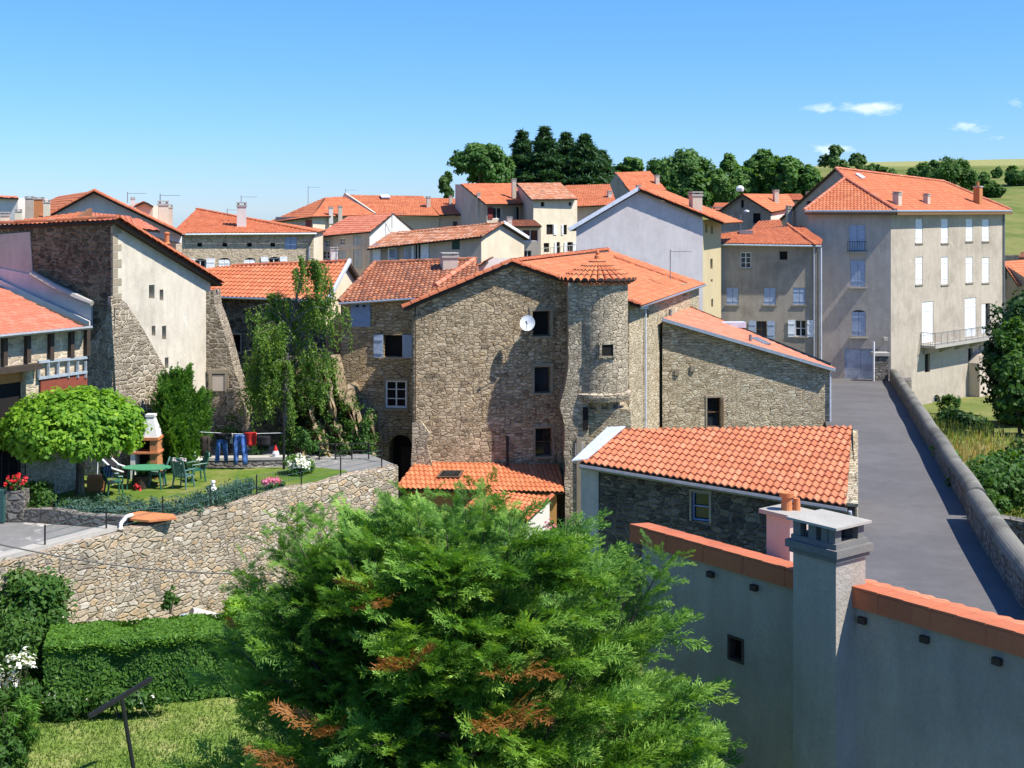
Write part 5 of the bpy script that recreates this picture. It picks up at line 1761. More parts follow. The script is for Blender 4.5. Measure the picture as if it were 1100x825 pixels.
nx, ny = len(gx), len(gy)
me = bpy.data.meshes.new('ground')
idx = np.arange(nx * ny).reshape(ny, nx)
faces = np.stack([idx[:-1, :-1], idx[:-1, 1:], idx[1:, 1:], idx[1:, :-1]], -1).reshape(-1, 4)
me.from_pydata(np.stack([X, Y, Z], -1).reshape(-1, 3).tolist(), [], faces.tolist())
me.polygons.foreach_set('use_smooth', [True] * len(faces))
t = NT('meadow and garden soil')
p = t.pos()
n1_ = t.noise(p, .06, 5, .65)[0]; n2_ = t.noise(p, .9, 6, .75)[0]; n3_ = t.noise(p, 9, 4, .7)[0]
c = t.ramp(n1_, [(.32, (.105, .15, .035)), (.46, (.165, .20, .055)), (.56, (.235, .235, .08)), (.68, (.13, .175, .045))])
c = t.mix(.5, c, t.ramp(n2_, [(.3, .55), (.7, 1.0)]), 'MULTIPLY')
sx = t.n('SeparateXYZ', None, i0=p)
far = t.math('MULTIPLY', t.step(sx.outputs[2], 22.3, 23.2), t.step(sx.outputs[1], 240, 262))
c = t.mix(far, c, t.ramp(n2_, [(.3, (.26, .27, .10)), (.7, (.33, .32, .13))]))
near = t.math('MULTIPLY', t.step(sx.outputs[1], 42, 40), t.step(sx.outputs[0], 3, -1))
lawn = t.ramp(t.noise(p, .8, 6, .7)[0], [(.3, (.11, .19, .03)), (.5, (.19, .26, .055)), (.66, (.33, .33, .12))])
c = t.mix(near, c, lawn)
dryz = t.math('MULTIPLY', t.math('MULTIPLY', t.step(sx.outputs[0], 14, 16), t.step(sx.outputs[1], 75, 68)), t.step(sx.outputs[1], 50, 54))
c = t.mix(t.math('MULTIPLY', dryz, .8), c, t.ramp(n2_, [(.35, (.30, .23, .10)), (.5, (.20, .20, .07)), (.65, (.11, .14, .04))]))
me.materials.append(t.done(t.bsdf(c, .95, t.math('ADD', n3_, n2_), .6, .08, .05)))
me.update()
go = bpy.data.objects.new('ground', me); COL.objects.link(go); tag(go, kind='structure')
ut = me.uv_layers.new(name='UVMap')

# ============================================================ road
def mat_asphalt(name, a, b, bright=None):
    t = NT(name)
    p = t.pos()
    big = t.noise(p, .25, 5, .65)[0]; fine = t.noise(p, 60, 3, .7)[0]; med = t.noise(p, 2.0, 6, .75)[0]
    c = t.mix(t.step(big, .35, .65), a, b)
    c = t.mix(.35, c, t.ramp(fine, [(.3, .55), (.75, 1.0)]), 'MULTIPLY')
    c = t.mix(.25, c, t.ramp(med, [(.35, .6), (.6, 1.0)]), 'MULTIPLY')
    else_p = t.noise(p, .35, 2, .5)[0]
    if not bright:
        c = t.mix(t.step(else_p, .57, .6, 0, .14), c, tuple(x * .62 for x in a))
        cr = t.n('TexVoronoi', dict(feature='DISTANCE_TO_EDGE'), Vector=t.n('VectorMath', dict(operation='MULTIPLY_ADD'), i0=t.noise(p, 1.5, 3)[1], i1=(.8, .8, 0), i2=p).outputs[0], Scale=.28).outputs[0]
        c = t.mix(t.step(cr, .006, .002, 0, .25), c, (.07, .07, .07))
    if bright:
        c = t.mix(t.step(t.noise(p, .7, 6, .8)[0], .54, .62, 0, .8), c, bright)
    return t.done(t.bsdf(c, .85, fine, .5, .01, .35))
M['asphalt'] = mat_asphalt('road asphalt', (.128, .121, .118), (.158, .150, .146))
M['parking'] = mat_asphalt('worn parking asphalt', (.20, .195, .185), (.26, .25, .235), (.55, .52, .46))
mb = MB()
ys = [20, 24, 28, 32, 36, 40, 46, 52, 58, 64, 70, 76, 82, 88, 93, 97]
lx = np.interp(ys, [20, 28, 34, 40, 62, 80, 91, 97], [4.6, 6.6, 8.6, 10.2, 15.0, 18.6, 20.6, 21.2])
for i in range(len(ys) - 1):
    y0, y1 = ys[i], ys[i + 1]
    a, b = Vector((lx[i], y0, road_z(y0))), Vector((road_x(y0) + .25 + (1.5 if y0 > 90 else 0), y0, road_z(y0)))
    c_, d_ = Vector((road_x(y1) + .25 + (1.5 if y1 > 90 else 0), y1, road_z(y1))), Vector((lx[i + 1], y1, road_z(y1)))
    mb.face([a, b, c_, d_])
    mb.face([a, d_, d_ - Vector((0, 0, 6)), a - Vector((0, 0, 6))], None, 1)
    mb.face([b, b - Vector((0, 0, 6)), c_ - Vector((0, 0, 6)), c_], None, 1)
    mb.face([a - Vector((0, 0, 6)), d_ - Vector((0, 0, 6)), c_ - Vector((0, 0, 6)), b - Vector((0, 0, 6))], None, 1)
ro = mb.build('road', [M['asphalt'], M['stone_grey']]); tag(ro, kind='structure')

def parapet(name, label, ya, yb, off0=0.0, off1=0.0, hgt=.85):
    root = empty(name, (road_x(ya) + .4, ya, road_z(ya)), label, 'wall')
    k = max(4, int((yb - ya) / 1.3))
    prof = []
    for i in range(13):
        a = math.pi * i / 12
        prof.append((.29 * -math.cos(a), hgt - .24 + .25 * math.sin(a)))
    cap, low = MB(), MB()
    rows = []
    for i in range(k + 1):
        y = ya + (yb - ya) * i / k
        x = road_x(y) + .36 + off0 + (off1 - off0) * i / k + .02 * math.sin(i * .8)
        z = road_z(y) + .015 * math.sin(i * .9)
        rows.append((x, y, z))
    for i in range(k):
        (x0, y0, z0), (x1, y1, z1) = rows[i], rows[i + 1]
        for j in range(12):
            (p0, q0), (p1, q1) = prof[j], prof[j + 1]
            cap.face([(x0 + p0, y0, z0 + q0), (x0 + p1, y0, z0 + q1), (x1 + p1, y1, z1 + q1), (x1 + p0, y1, z1 + q0)],
                     [(y0, j * .09), (y0, j * .09 + .09), (y1, j * .09 + .09), (y1, j * .09)], 0, True)
        for sgn in (-1, 1):
            xx = .26 * sgn
            zb = -.15 if sgn < 0 else -5
            pts = [(x0 + xx, y0, z0 + zb), (x1 + xx, y1, z1 + zb), (x1 + xx, y1, z1 + hgt - .24), (x0 + xx, y0, z0 + hgt - .24)]
            low.face(pts, [(p[1], p[2]) for p in pts])
    for (x, y, z) in (rows[0], rows[-1]):
        cap.face([(x + p, y, z + q) for p, q in prof])
        pts = [(x - .26, y, z - 5), (x + .26, y, z - 5), (x + .26, y, z + hgt - .24), (x - .26, y, z + hgt - .24)]
        low.face(pts, [(p[0], p[2]) for p in pts])
    cap.build('coping', M['lichen_concrete'], root); low.build('masonry', M['stone_grey'], root)
    return root
parapet('road_parapet', 'long lichened roadside wall with a rounded coping, running up to the garage door', 38.6, 90.5)
parapet('road_parapet', 'shorter near roadside wall with a rounded coping, from the white sign to the picture edge', 24, 37.9, .05, -.12, .9)
# gate pillar at the top of the road
gp = empty('gate_pillar', (road_x(90) + .2, 90.6, road_z(90)), 'stone gate pillar at the top of the road beside the garage door', 'pillar')
mb = MB(); q = P(948, 408, 90.8); mb.box((q.x - .15, q.y, q.z - .6), .9, .7, 2.3); mb.build('shaft', M['stone_grey'], gp)
mb = MB(); mb.box((q.x - .15, q.y, q.z + 1.7), 1.1, .9, .22); mb.build('coping', M['concrete'], gp)
mb = MB(); mb.tube([(q.x - .75, q.y - .5, q.z - .4), (q.x - .75, q.y - .5, q.z + 2.7)], .07); tag(mb.build('marker_post', M['white_paint']), 'white post standing before the gate pillar at the road top', 'post')
# white sign seen from behind the wall end
sg = empty('road_sign', P(1047, 556, 38.3), 'small white tilted road sign panel at the gap in the roadside wall', 'sign')
mb = MB(); a_, b_, c_, d_ = P(1042.5, 545, 38.2), P(1043, 556, 38.2), P(1054, 553.5, 38.6), P(1053, 545.5, 38.7)
mb.prism([a_, b_, c_, d_], (.02, .04, .01)); mb.build('panel', M['white_paint'], sg)
mb = MB(); mb.tube([P(1042.5, 544, 38.25), P(1042.5, 566, 38.25)], .03); mb.build('post', M['grey_metal'], sg)
# dry stone wall beyond
def dry_wall(name, label, pts, mat, th=.45, cat='wall', cope=None, rough=.05, base=-1.2):
    root = empty(name, pts[0] - Vector((0, 0, 1)), label, cat)
    mb, cb = MB(), MB()
    u = 0
    for a, b in zip(pts[:-1], pts[1:]):
        d = (b - a); k = max(1, int(d.length / .6))
        n = Vector((d.y, -d.x, 0)).normalized() * th / 2
        for i in range(k):
            p, q = a.lerp(b, i / k), a.lerp(b, (i + 1) / k)
            jz0, jz1 = math.sin(i * 5.1 + a.x) * rough, math.sin((i + 1) * 5.1 + a.x) * rough
            p = p + Vector((0, 0, jz0)); q = q + Vector((0, 0, jz1))
            L = d.length / k
            for s in (1, -1):
                lo_p, lo_q = Vector((p.x, p.y, base)) + n * s * 1.15, Vector((q.x, q.y, base)) + n * s * 1.15
                mb.face([lo_p, lo_q, q + n * s, p + n * s], [(u, base), (u + L, base), (u + L, q.z), (u, p.z)])
            mb.face([p + n, q + n, q - n, p - n], [(u, p.z), (u + L, p.z), (u + L, p.z + th), (u, p.z + th)])
            u += L
        for e, s in ((a, -1), (b, 1)):
            ee = Vector((e.x, e.y, base)); mb.face([ee + n, ee - n, e - n, e + n], [(0, base), (th, base), (th, e.z), (0, e.z)])
        if cope:
            cb.bar(a + Vector((0, 0, .06)), b + Vector((0, 0, .06)), th * 1.12, .1)
    mb.build('masonry', M[mat], root)
    if cope: cb.build('coping', M[cope], root)
    return root
dry_wall('field_wall', 'grey dry stone field wall running right from the white road sign', [P(1050, 549, 39.2), P(1075, 556, 38.6), P(1135, 566, 38.0)], 'stone_grey', base=.5)
for i, (x, y0, y1, d, lab) in enumerate(((1077, 562, 592, 37.6, 'thin rusty fence post left of another before the field wall'), (1095, 572, 622, 37, 'taller thin fence post at the right edge before the field wall'))):
    mb = MB(); mb.tube([P(x, y0, d), P(x, y1 + 15, d)], .03); tag(mb.build('fence_post', M['black_metal']), lab, 'fence post')
mb = MB(); q = P(1086, 612, 35.6); mb.box((q.x, q.y, 2.0), .6, .5, q.z - 2.0 + .25, .3); tag(mb.build('stone_block', M['lichen_concrete']), 'squat stone block behind the near roadside wall', 'block')

# ============================================================ terrace and garden
TZ = 3.2
W = [Vector((-17.5, 30.0, TZ)), Vector((-13.85, 36.1, TZ)), Vector((-11.9, 39.3, TZ)), Vector((-8.6, 44.1, TZ)), Vector((-4.5, 49.4, TZ))]
rw = dry_wall('retaining_wall', 'tall pale stone retaining wall under the terrace garden, mossy along its top', [p + Vector((0, 0, .12)) for p in W], 'stone_retain', .5, base=-1.3, rough=.04)
mb = MB()
for a, b in zip(W[:2], W[1:3]):
    d = (b - a).normalized(); n = Vector((-d.y, d.x, 0)) * .22
    mb.bar(a + n + Vector((0, 0, .18)), b + n + Vector((0, 0, .18)), .42, .14)
mb.build('kerb', M['white_paint'].copy() if False else M['concrete'], rw)
n_ = Vector((-.8, .5, 0)) * .3
edge = [p + n_ for p in W]
mb = MB()
poly = edge + [Vector((-4.55, 50.3, TZ)), Vector((-5.7, 52.3, TZ)), Vector((-10.6, 54.6, TZ)), Vector((-30, 56, TZ)), Vector((-34, 30, TZ))]
mb.face([Vector((p.x, p.y, TZ - .03)) for p in poly])
for a, b in zip(poly, poly[1:] + poly[:1]):
    mb.face([Vector((a.x, a.y, TZ - .03)), Vector((a.x, a.y, -.6)), Vector((b.x, b.y, -.6)), Vector((b.x, b.y, TZ - .03))], None, 1)
to = mb.build('terrace_ground', [M['parking'], M['stone_retain']]); tag(to, kind='structure')
# front right end wall of the terrace beside the arch
dry_wall('terrace_end_wall', 'pale stone end wall of the terrace beside the arched doorway', [P(420, 504, 49.3), P(421, 499, 50.6)], 'stone_retain', .4, base=-.8)
# lawn sheet
low_a, low_b = P(26, 563, 40.6), P(142, 571, 39.6)
lw = [P(26, 560, 41.0), edge[2] + Vector((.2, .6, 0)), edge[3] + Vector((.1, .1, 0)), edge[4] + Vector((-1.3, -1.4, 0)), P(372, 508, 48.9), P(336, 504, 49.6), P(215, 504, 49.4), P(150, 505, 49.0), P(40, 515, 47.2), P(24, 530, 44.5)]
mb = MB(); mb.face([Vector((p.x, p.y, TZ + .005)) for p in lw]); lo = mb.build('lawn', M['asphalt'])
t = NT('terrace lawn'); p = t.pos()
c = t.ramp(t.noise(p, .7, 6, .7)[0], [(.3, (.075, .15, .02)), (.5, (.14, .21, .035)), (.62, (.24, .25, .07)), (.75, (.34, .26, .11))])
fine = t.noise(p, 25, 4, .7)[0]
c = t.mix(.5, c, t.ramp(fine, [(.3, .5), (.7, 1.0)]), 'MULTIPLY')
lo.data.materials.clear(); lo.data.materials.append(t.done(t.bsdf(c, .95, fine, .6, .04, .05)))
tag(lo, kind='structure')
dry_wall('garden_wall', 'low dark stone wall between the parking area and the terrace lawn', [P(24, 546, 41.2), P(80, 549, 40.7), P(140, 556, 40.2)], 'stone_grey', .35, base=3.0)
dry_wall('bed_wall', 'low stone wall with a flat top behind the lawn, below the laundry', [P(150, 497, 49.3), P(222, 494, 49.8), P(308, 493, 50.2)], 'stone_grey', .45, base=3.0, cope='concrete')

# grass blades
def grass(name, n, area, z, hgt=.09, w=.02, mat='grass', tuft=1):
    x = rng.uniform(area[0], area[1], n); y = rng.uniform(area[2], area[3], n)
    return x, y
n = 42000
x = rng.uniform(-14, 1.0, n); y = rng.uniform(27.5, 36, n)
keep = (x > -13.5) & (np.abs(x) < .43 * y) & (rng.random(n) < np.clip(np.minimum((1 - x) / 5, (36 - y) / 2.5), 0, 1) + .0) 
x, y = x[keep], y[keep]; n = len(x)
z = ground_h(x, y)
a = rng.random(n) * 6.283; hh = .05 + .07 * rng.random(n) ** 2
V = np.empty((n, 3, 3)); ww = .018
V[:, 0] = np.stack([x - np.cos(a) * ww, y - np.sin(a) * ww, z - .01], 1)
V[:, 1] = np.stack([x + np.cos(a) * ww, y + np.sin(a) * ww, z - .01], 1)
V[:, 2] = np.stack([x + rng.normal(size=n) * .04, y + rng.normal(size=n) * .04, z + hh], 1)
pn = np.sin(x * 1.1 + 2 * np.sin(y * .7)) * .25 + .5
go_ = np_mesh('grass', V.reshape(-1, 3), 3, np.clip(pn + rng.normal(size=n) * .25, 0, 1), M['grass']); tag(go_, kind='stuff')

# ---- round lime green tree
d = 43.5
root = empty('round_tree', P(86, 528, d), 'bright green ball shaped tree with a dark slim trunk on the terrace', 'tree')
c = P(78, 456, d)
K, out = ellipsoid_points(640, (c.x, c.y, c.z - .15), (2.2, 2.1, 1.25), .8, -.55, .035)
K[:, 2] = np.maximum(K[:, 2], c.z - 1.12 + .1 * rng.normal(size=len(K)))
V, var = cluster_leaves(K, .3, 26, .17, .12, out, .7, .8, .45)
K2, o2 = ellipsoid_points(120, (c.x, c.y, c.z - .1), (1.5, 1.4, .8), .2, -.7, .05)
V2_, var2 = cluster_leaves(K2, .35, 22, .17, .12, o2, .3, .8, .5)
np_mesh('crown', np.concatenate([V, V2_]), 4, np.concatenate([var, var2 * .6]), M['leaf_lime'], root)
mb = MB(); b0 = P(86, 530, d); mb.tube([b0 - Vector((0, 0, .3)), b0 + Vector((0, 0, .6)), Vector((b0.x - .02, b0.y, c.z - .8)), Vector((b0.x - .05, b0.y, c.z))], [.17, .13, .12, .08], 10)
for i in range(7):
    aa = i * .9; mb.tube([Vector((b0.x - .02, b0.y, c.z - .9)), Vector((b0.x + math.cos(aa) * .8, b0.y + math.sin(aa) * .8, c.z - .3)), Vector((b0.x + math.cos(aa) * 1.6, b0.y + math.sin(aa) * 1.5, c.z + .2))], [.07, .045, .015], 6)
mb.build('trunk', M['bark'], root)

# ---- upright bush right of it (arborvitae)
def upright_bush(name, label, px, ytop, ybot, wpx, d, leaf='leaf_mid', n=420, z0=None, spikes=9, cat='bush'):
    x = (px - CX) * d / F; zt, zb = zat(ytop, d), (z0 if z0 is not None else zat(ybot, d))
    w, hgt = wpx * d / F / 2, zt - zb
    root = empty(name, (x, d, zb), label, cat)
    sp = [(rng.uniform(-.75, .75) * w, rng.uniform(-.75, .75) * w, rng.uniform(.62, 1.0)) for _ in range(spikes)]
    sp[0] = (0, 0, 1.0)
    T = spray_template(5, 8, 4, .06)
    pos, dirs, sz = [], [], []
    for i in range(n):
        sx_, sy_, sh_ = sp[i % spikes]
        t = rng.random() ** .8
        r = .5 * w * (1 - t) ** .6 + .03
        aa = rng.random() * 6.283
        pos.append((x + sx_ * (.35 + .65 * t) + math.cos(aa) * r, d + sy_ * (.35 + .65 * t) + math.sin(aa) * r, zb + hgt * sh_ * t * .92))
        dirs.append((math.cos(aa) * .4 + sx_ / w * .25, math.sin(aa) * .4 + sy_ / w * .25, 1.0)); sz.append(rng.uniform(.45, .8) * (hgt / 3.2))
    V = place_sprays(T, np.array(pos), np.array(dirs), np.array(sz), .9)
    k = V.shape[1] // 4
    var = np.clip(rng.random((n, 1)) * .6 + rng.random((n, k)) * .4, 0, 1).ravel()
    np_mesh('foliage', V.reshape(-1, 3), 4, var, M[leaf], root)
    mb = MB(); mb.tube([(x, d, zb - .1), (x, d, zb + hgt * .7)], [.08, .03], 6); mb.build('stem', M['bark'], root)
    return root
upright_bush('upright_bush', 'tall feathery green bush before the lime rendered house, behind the lawn', 195, 403, 500, 64, 49.2, 'leaf_hedge', 900, TZ)

# ---- weeping birch
d = 51.7
root = empty('birch_tree', P(309, 492, d), 'slender weeping birch with hanging light green branches before the shaded house', 'tree')
bx = P(309, 480, d)
tops = [P(306, 420, d), P(312, 350, d + .2), P(325, 290, d), P(330, 275, d)]
mb = MB(); mb.tube([Vector((bx.x - .05, d, TZ - .3)), tops[0], tops[1], tops[2], tops[3]], [.12, .09, .065, .035, .012], 8)
brs = []
for i in range(64):
    t = rng.random() ** .7
    y = 282 + t * 165
    st = Vector((np.interp(y, [275, 290, 350, 420, 480], [tops[3].x, tops[2].x, tops[1].x, tops[0].x, bx.x]), d, zat(y - 6, d)))
    aa = rng.random() * 6.283
    L = (.42 + 1.7 * min(1, (t + .16) * 1.5) * (1 - .2 * max(0, t - .6))) * rng.uniform(.65, 1.1)
    e = st + Vector((math.cos(aa) * L + .28, math.sin(aa) * L * .7, L * .25))
    mm = st.lerp(e, .5) + Vector((0, 0, .22 * L))
    mb.tube([st, mm, e], [.022, .014, .005], 5)
    brs.append((st, mm, e, L))
mb.build('trunk', M['bark_birch'], root)
C, T_ = [], []
for st, mm, e, L in brs:
    for k in range(11):
        s = .25 + .75 * rng.random()
        p0 = st.lerp(mm, s * 2) if s < .5 else mm.lerp(e, s * 2 - 1)
        hang = rng.uniform(.5, 1.9) * (.35 + .65 * s)
        dx = rng.normal(size=2) * .12
        nl = int(hang * 36)
        for q in range(nl):
            u = rng.random()
            z = p0.z - hang * u
            if z < TZ + .7: continue
            C.append((p0.x + dx[0] * u + rng.normal() * .05 + .12 * u, p0.y + dx[1] * u + rng.normal() * .05, z))
C = np.array(C)
N = unit(rng.normal(size=C.shape) + np.array([.3, -.3, .3]))
V = leaf_quads(C, N, .13 * (.7 + .6 * rng.random(len(C))), .065, np.tile([0, 0, -1.0], (len(C), 1)) + rng.normal(size=C.shape) * .6)
np_mesh('crown', V, 4, np.clip(.5 + .22 * rng.normal(size=len(C)) + .15 * np.sin(C[:, 0] * 5 + C[:, 2] * 3), 0, 1), M['leaf_birch'], root)

# ---- shrubs of the terrace
bush('terrace_shrub', 'rounded green shrub at the left end of the low garden wall, under the ball tree', 52, 507, 545, 44, 41.8, 'leaf_mid', n=60, z0=TZ)
bush('terrace_shrub', 'dark spiky shrub behind the rounded one, under the ball tree', 40, 503, 540, 30, 43.0, 'leaf_dark', n=40, z0=TZ)
bush('terrace_shrub', 'leafy green clump behind the green table', 158, 497, 512, 26, 46.7, 'leaf_mid', n=30, z0=TZ)
bush('flower_bush', 'bush with white blossoms behind the tall garden chair', 203, 482, 505, 34, 48.9, 'leaf_mid', n=30, flower='white_flower', nf=26, fl=.09, z0=TZ)
bush('flower_bush', 'dome of white daisies on the lawn edge right of the laundry', 320, 488, 512, 32, 48.3, 'leaf_hedge', n=50, flower='white_flower', nf=130, fl=.075, z0=TZ)
bush('flower_bush', 'clump of pink flowers near the fence on the wall top', 293, 515, 531, 25, 45.7, 'leaf_mid', n=16, flower='pink_flower', nf=75, fl=.09, z0=TZ)
bush('terrace_shrub', 'dark shrub behind the laundry, right of the jeans', 278, 475, 495, 24, 51, 'leaf_dark', n=30, z0=TZ)
bush('terrace_shrub', 'bushy climber on the pale rock face left of the arched door', 384, 436, 488, 40, 52.6, 'leaf_mid', n=46, depth=.35)
bush('terrace_shrub', 'sparse plant at the foot of the buttress beside the birch', 247, 444, 480, 34, 52.5, 'leaf_mid', n=40, z0=TZ)
bush('terrace_shrub', 'small plant growing from the old wall above the buttress foot', 262, 390, 425, 18, 57.5, 'leaf_mid', n=26)
# planted bed along the fence
Kx = []
for i in range(340):
    s = rng.random()
    if s < .55: p = P(58, 548, 41.4).lerp(P(200, 552, 41.6), s / .55)
    else: p = P(200, 552, 41.6).lerp(P(268, 532, 44.6), (s - .55) / .45)
    Kx.append((p.x + rng.normal() * .25, p.y + .35 + rng.normal() * .3, TZ + .12 + .3 * rng.random()))
Kx = np.array(Kx)
V, var = cluster_leaves(Kx, .18, 24, .15, .045, None, .8, 1.1, .6)
V[:, 2] = np.maximum(V[:, 2], TZ)
o = np_mesh('bed_plants', V, 4, var, M['leaf_bluegreen']); tag(o, kind='stuff')
# lower garden: clipped hedge, bushes
def hedge(name, label, pts, width, z0, z1, leaf, n, cat='hedge', L=.10, Wd=.05):
    root = empty(name, (pts[0][0], pts[0][1], z0), label, cat)
    pts = [Vector(p) for p in pts]
    segs = [(b - a).length for a, b in zip(pts[:-1], pts[1:])]
    tot = sum(segs); C, N = [], []
    for i in range(n):
        s = rng.random() * tot
        for (a, b), l in zip(zip(pts[:-1], pts[1:]), segs):
            if s <= l: break
            s -= l
        dv = (b - a).normalized(); nv = Vector((-dv.y, dv.x))
        p = a + dv * s
        face = rng.random()
        lump = .07 * math.sin(s * 2.3) + .06 * math.sin(s * 5.1 + 1)
        if face < .5:
            u = rng.uniform(-1, 1); q = p + nv * u * width / 2; z = z1 + lump - abs(rng.normal()) * .08 - .12 * u ** 4
            C.append((q.x, q.y, z)); N.append((rng.normal() * .4, rng.normal() * .4, 1))
        else:
            sg = 1 if rng.random() < .4 else -1
            zz = rng.random() ** .8
            q = p + nv * sg * (width / 2 + lump * .7 - abs(rng.normal()) * .08 - .1 * zz)
            C.append((q.x, q.y, z0 + (z1 - z0) * zz)); N.append((nv.x * sg + rng.normal() * .5, nv.y * sg + rng.normal() * .5, .45))
    C, N = np.array(C), unit(np.array(N))
    s_ = .7 + .6 * rng.random(n)
    V = leaf_quads(C, N, L * s_, Wd * s_)
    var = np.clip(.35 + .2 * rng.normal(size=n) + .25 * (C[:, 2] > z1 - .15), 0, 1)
    np_mesh('foliage', V, 4, var, M[leaf], root)
    mb = MB()
    for a, b in zip(pts[:-1], pts[1:]):
        mb.bar((a.x, a.y, (z0 + z1) / 2 - .12), (b.x, b.y, (z0 + z1) / 2 - .12), width * .62, (z1 - z0) * .7)
    mb.build('branches', M['bark'], root)
    return root
hz0 = 0
ha, hb, hc = P(52, 700, 34.6), P(170, 705, 35.0), P(262, 712, 35.6)
hedge('clipped_hedge', 'broad clipped green hedge between the lower lawn and the retaining wall', [(ha.x, ha.y), (hc.x + 1.2, hc.y + .4)], 1.9, 0, 1.72, 'leaf_hedge', 60000, L=.13, Wd=.06)
bush('garden_bush', 'tall leafy bush with large leaves at the left end of the retaining wall', 30, 604, 720, 106, 36.0, 'leaf_mid', n=240, nl=36, L=.17, W=.1, z0=0, lobes=9)
bush('garden_bush', 'dark understorey bush below the tall leafy bush at the left edge', 8, 655, 740, 90, 34.4, 'leaf_mid', n=90, nl=30, L=.15, W=.07, z0=0)
bush('flower_bush', 'bush with big white flower heads at the left edge of the lower garden', 14, 694, 752, 62, 33.0, 'leaf_mid', n=80, nl=34, flower='white_flower', nf=30, fl=.12, z0=0)
bush('tall_plants', 'stand of tall yellowish green stems at the lower left edge', 14, 738, 800, 50, 31.0, 'leaf_hedge', cat='plants', n=70, nl=34, L=.3, W=.03, z0=0)
bush('tall_plants', 'leafy plants in the bottom left corner of the lower lawn', 2, 775, 840, 44, 29.0, 'leaf_mid', cat='plants', n=70, nl=34, L=.16, W=.06, z0=0)
bush('flower_border', 'low flowering border along the foot of the clipped hedge', 70, 742, 768, 60, 33.3, 'leaf_mid', cat='plants', n=60, nl=26, flower='white_flower', nf=16, fl=.05, z0=0, depth=.4)
bush('flower_border', 'low leafy border with a few pale blossoms at the middle foot of the hedge', 130, 738, 770, 80, 33.4, 'leaf_mid', cat='plants', n=70, nl=26, flower='white_flower', nf=10, fl=.05, z0=0, depth=.3)
bush('wall_plant', 'dark little plant growing against the middle of the retaining wall', 183, 631, 656, 19, 39.6, 'leaf_mid', n=26)
bush('wall_plant', 'light green leafy plant at the foot of the retaining wall beside the conifer', 254, 640, 672, 44, 40.6, 'leaf_lime', n=40, L=.14, W=.09)
bush('bright_shrub', 'bright green upright shrub behind the conifer, before the barn wall', 606, 566, 640, 78, 36, 'leaf_hedge', n=260, nl=36, L=.14, W=.05, lobes=12, z0=-.1)
bush('flower_pot_plant', 'small red and pink flower clump by the white annexe', 592, 556, 575, 12, 50.3, 'leaf_mid', n=8, flower='pink_flower', nf=12, fl=.08)
bg = P(199, 664, 38.4)
mb = MB(); mb.lathe((bg.x, bg.y, bg.z - 1.2), [(.0, 0), (.3, .02), (.36, .5), (.33, 1.0), (.22, 1.25), (.12, 1.3), (0, 1.31)], 12)
tag(mb.build('blue_bag', M['sh_blue']), 'pale blue bundle standing behind the clipped hedge by the retaining wall', 'bag')
mb = MB(); mb.tube([P(205, 660, 39.9), P(240, 668, 40.4), P(290, 675, 41.5)], .22, 7); tag(mb.build('log', M['pink_render']), 'pale fallen log along the foot of the retaining wall', 'log')
# steel T post of the lower washing line
wp = empty('clothesline_post', P(139, 840, 29.6), 'black T shaped washing line post on the lower lawn', 'clothesline post')
mb = MB(); mb.tube([Vector((P(142, 825, 29.6).x + .08, 29.6, 0)), P(131, 752, 29.6)], .05, 8); mb.build('post', M['black_metal'], wp)
mb = MB(); mb.bar(P(95, 770, 29.0), P(163, 729, 30.2), .09, .09); mb.build('crossbar', M['black_metal'], wp)
mb = MB(); mb.tube([P(147, 741, 29.9), P(156, 762, 31), P(175, 790, 33)], .006, 4); tag(mb.build('washing_line', M['white_paint']), 'thin pale line hanging from the T shaped washing line post', 'washing line')
# cable
pts = []
c0, c1 = P(-40, 576, 30.0), P(295, 617, 33.0)
for i in range(15):
    p = c0.lerp(c1, i / 14); p.z -= .25 * math.sin(math.pi * i / 14); pts.append(p)
mb = MB(); mb.tube(pts, .018, 5); tag(mb.build('overhead_cable', M['black_metal']), 'thin dark cable crossing before the retaining wall', 'cable')
# ============================================================ wire fence along the terrace edge
wf = empty('wire_fence', edge[1], 'low green wire fence with dark posts along the top of the retaining wall', 'fence')
posts = []
for x, y in ((49, 589), (115, 572), (176, 561), (227, 548), (277, 535), (324, 524), (368, 511), (412, 503)):
    # on the wall top line
    best = None
    for a, b in zip(W[:-1], W[1:]):
        for k in range(60):
            p = a.lerp(b, k / 59)
            e = abs(CX + p.x / p.y * F - x)
            if best is None or e < best[0]: best = (e, p)
    p = best[1] + Vector((-.05, .05, .1)); posts.append(p)
    mb = MB(); mb.tube([p, p + Vector((0, 0, .72))], .025, 6); mb.build('post', M['black_metal'], wf)
mb = MB()
for a, b in zip(posts[:-1], posts[1:]):
    for z in (.12, .3, .48, .66): mb.tube([a + Vector((0, 0, z)), b + Vector((0, 0, z))], .007, 4, cap=False)
for a, b in zip(posts[2:5], posts[3:6]):
    k = int((b - a).length / .12)
    for i in range(k): p = a.lerp(b, i / k); mb.tube([p + Vector((0, 0, .02)), p + Vector((0, 0, .66))], .005, 3, cap=False)
mb.build('wires', M['sh_green'], wf)
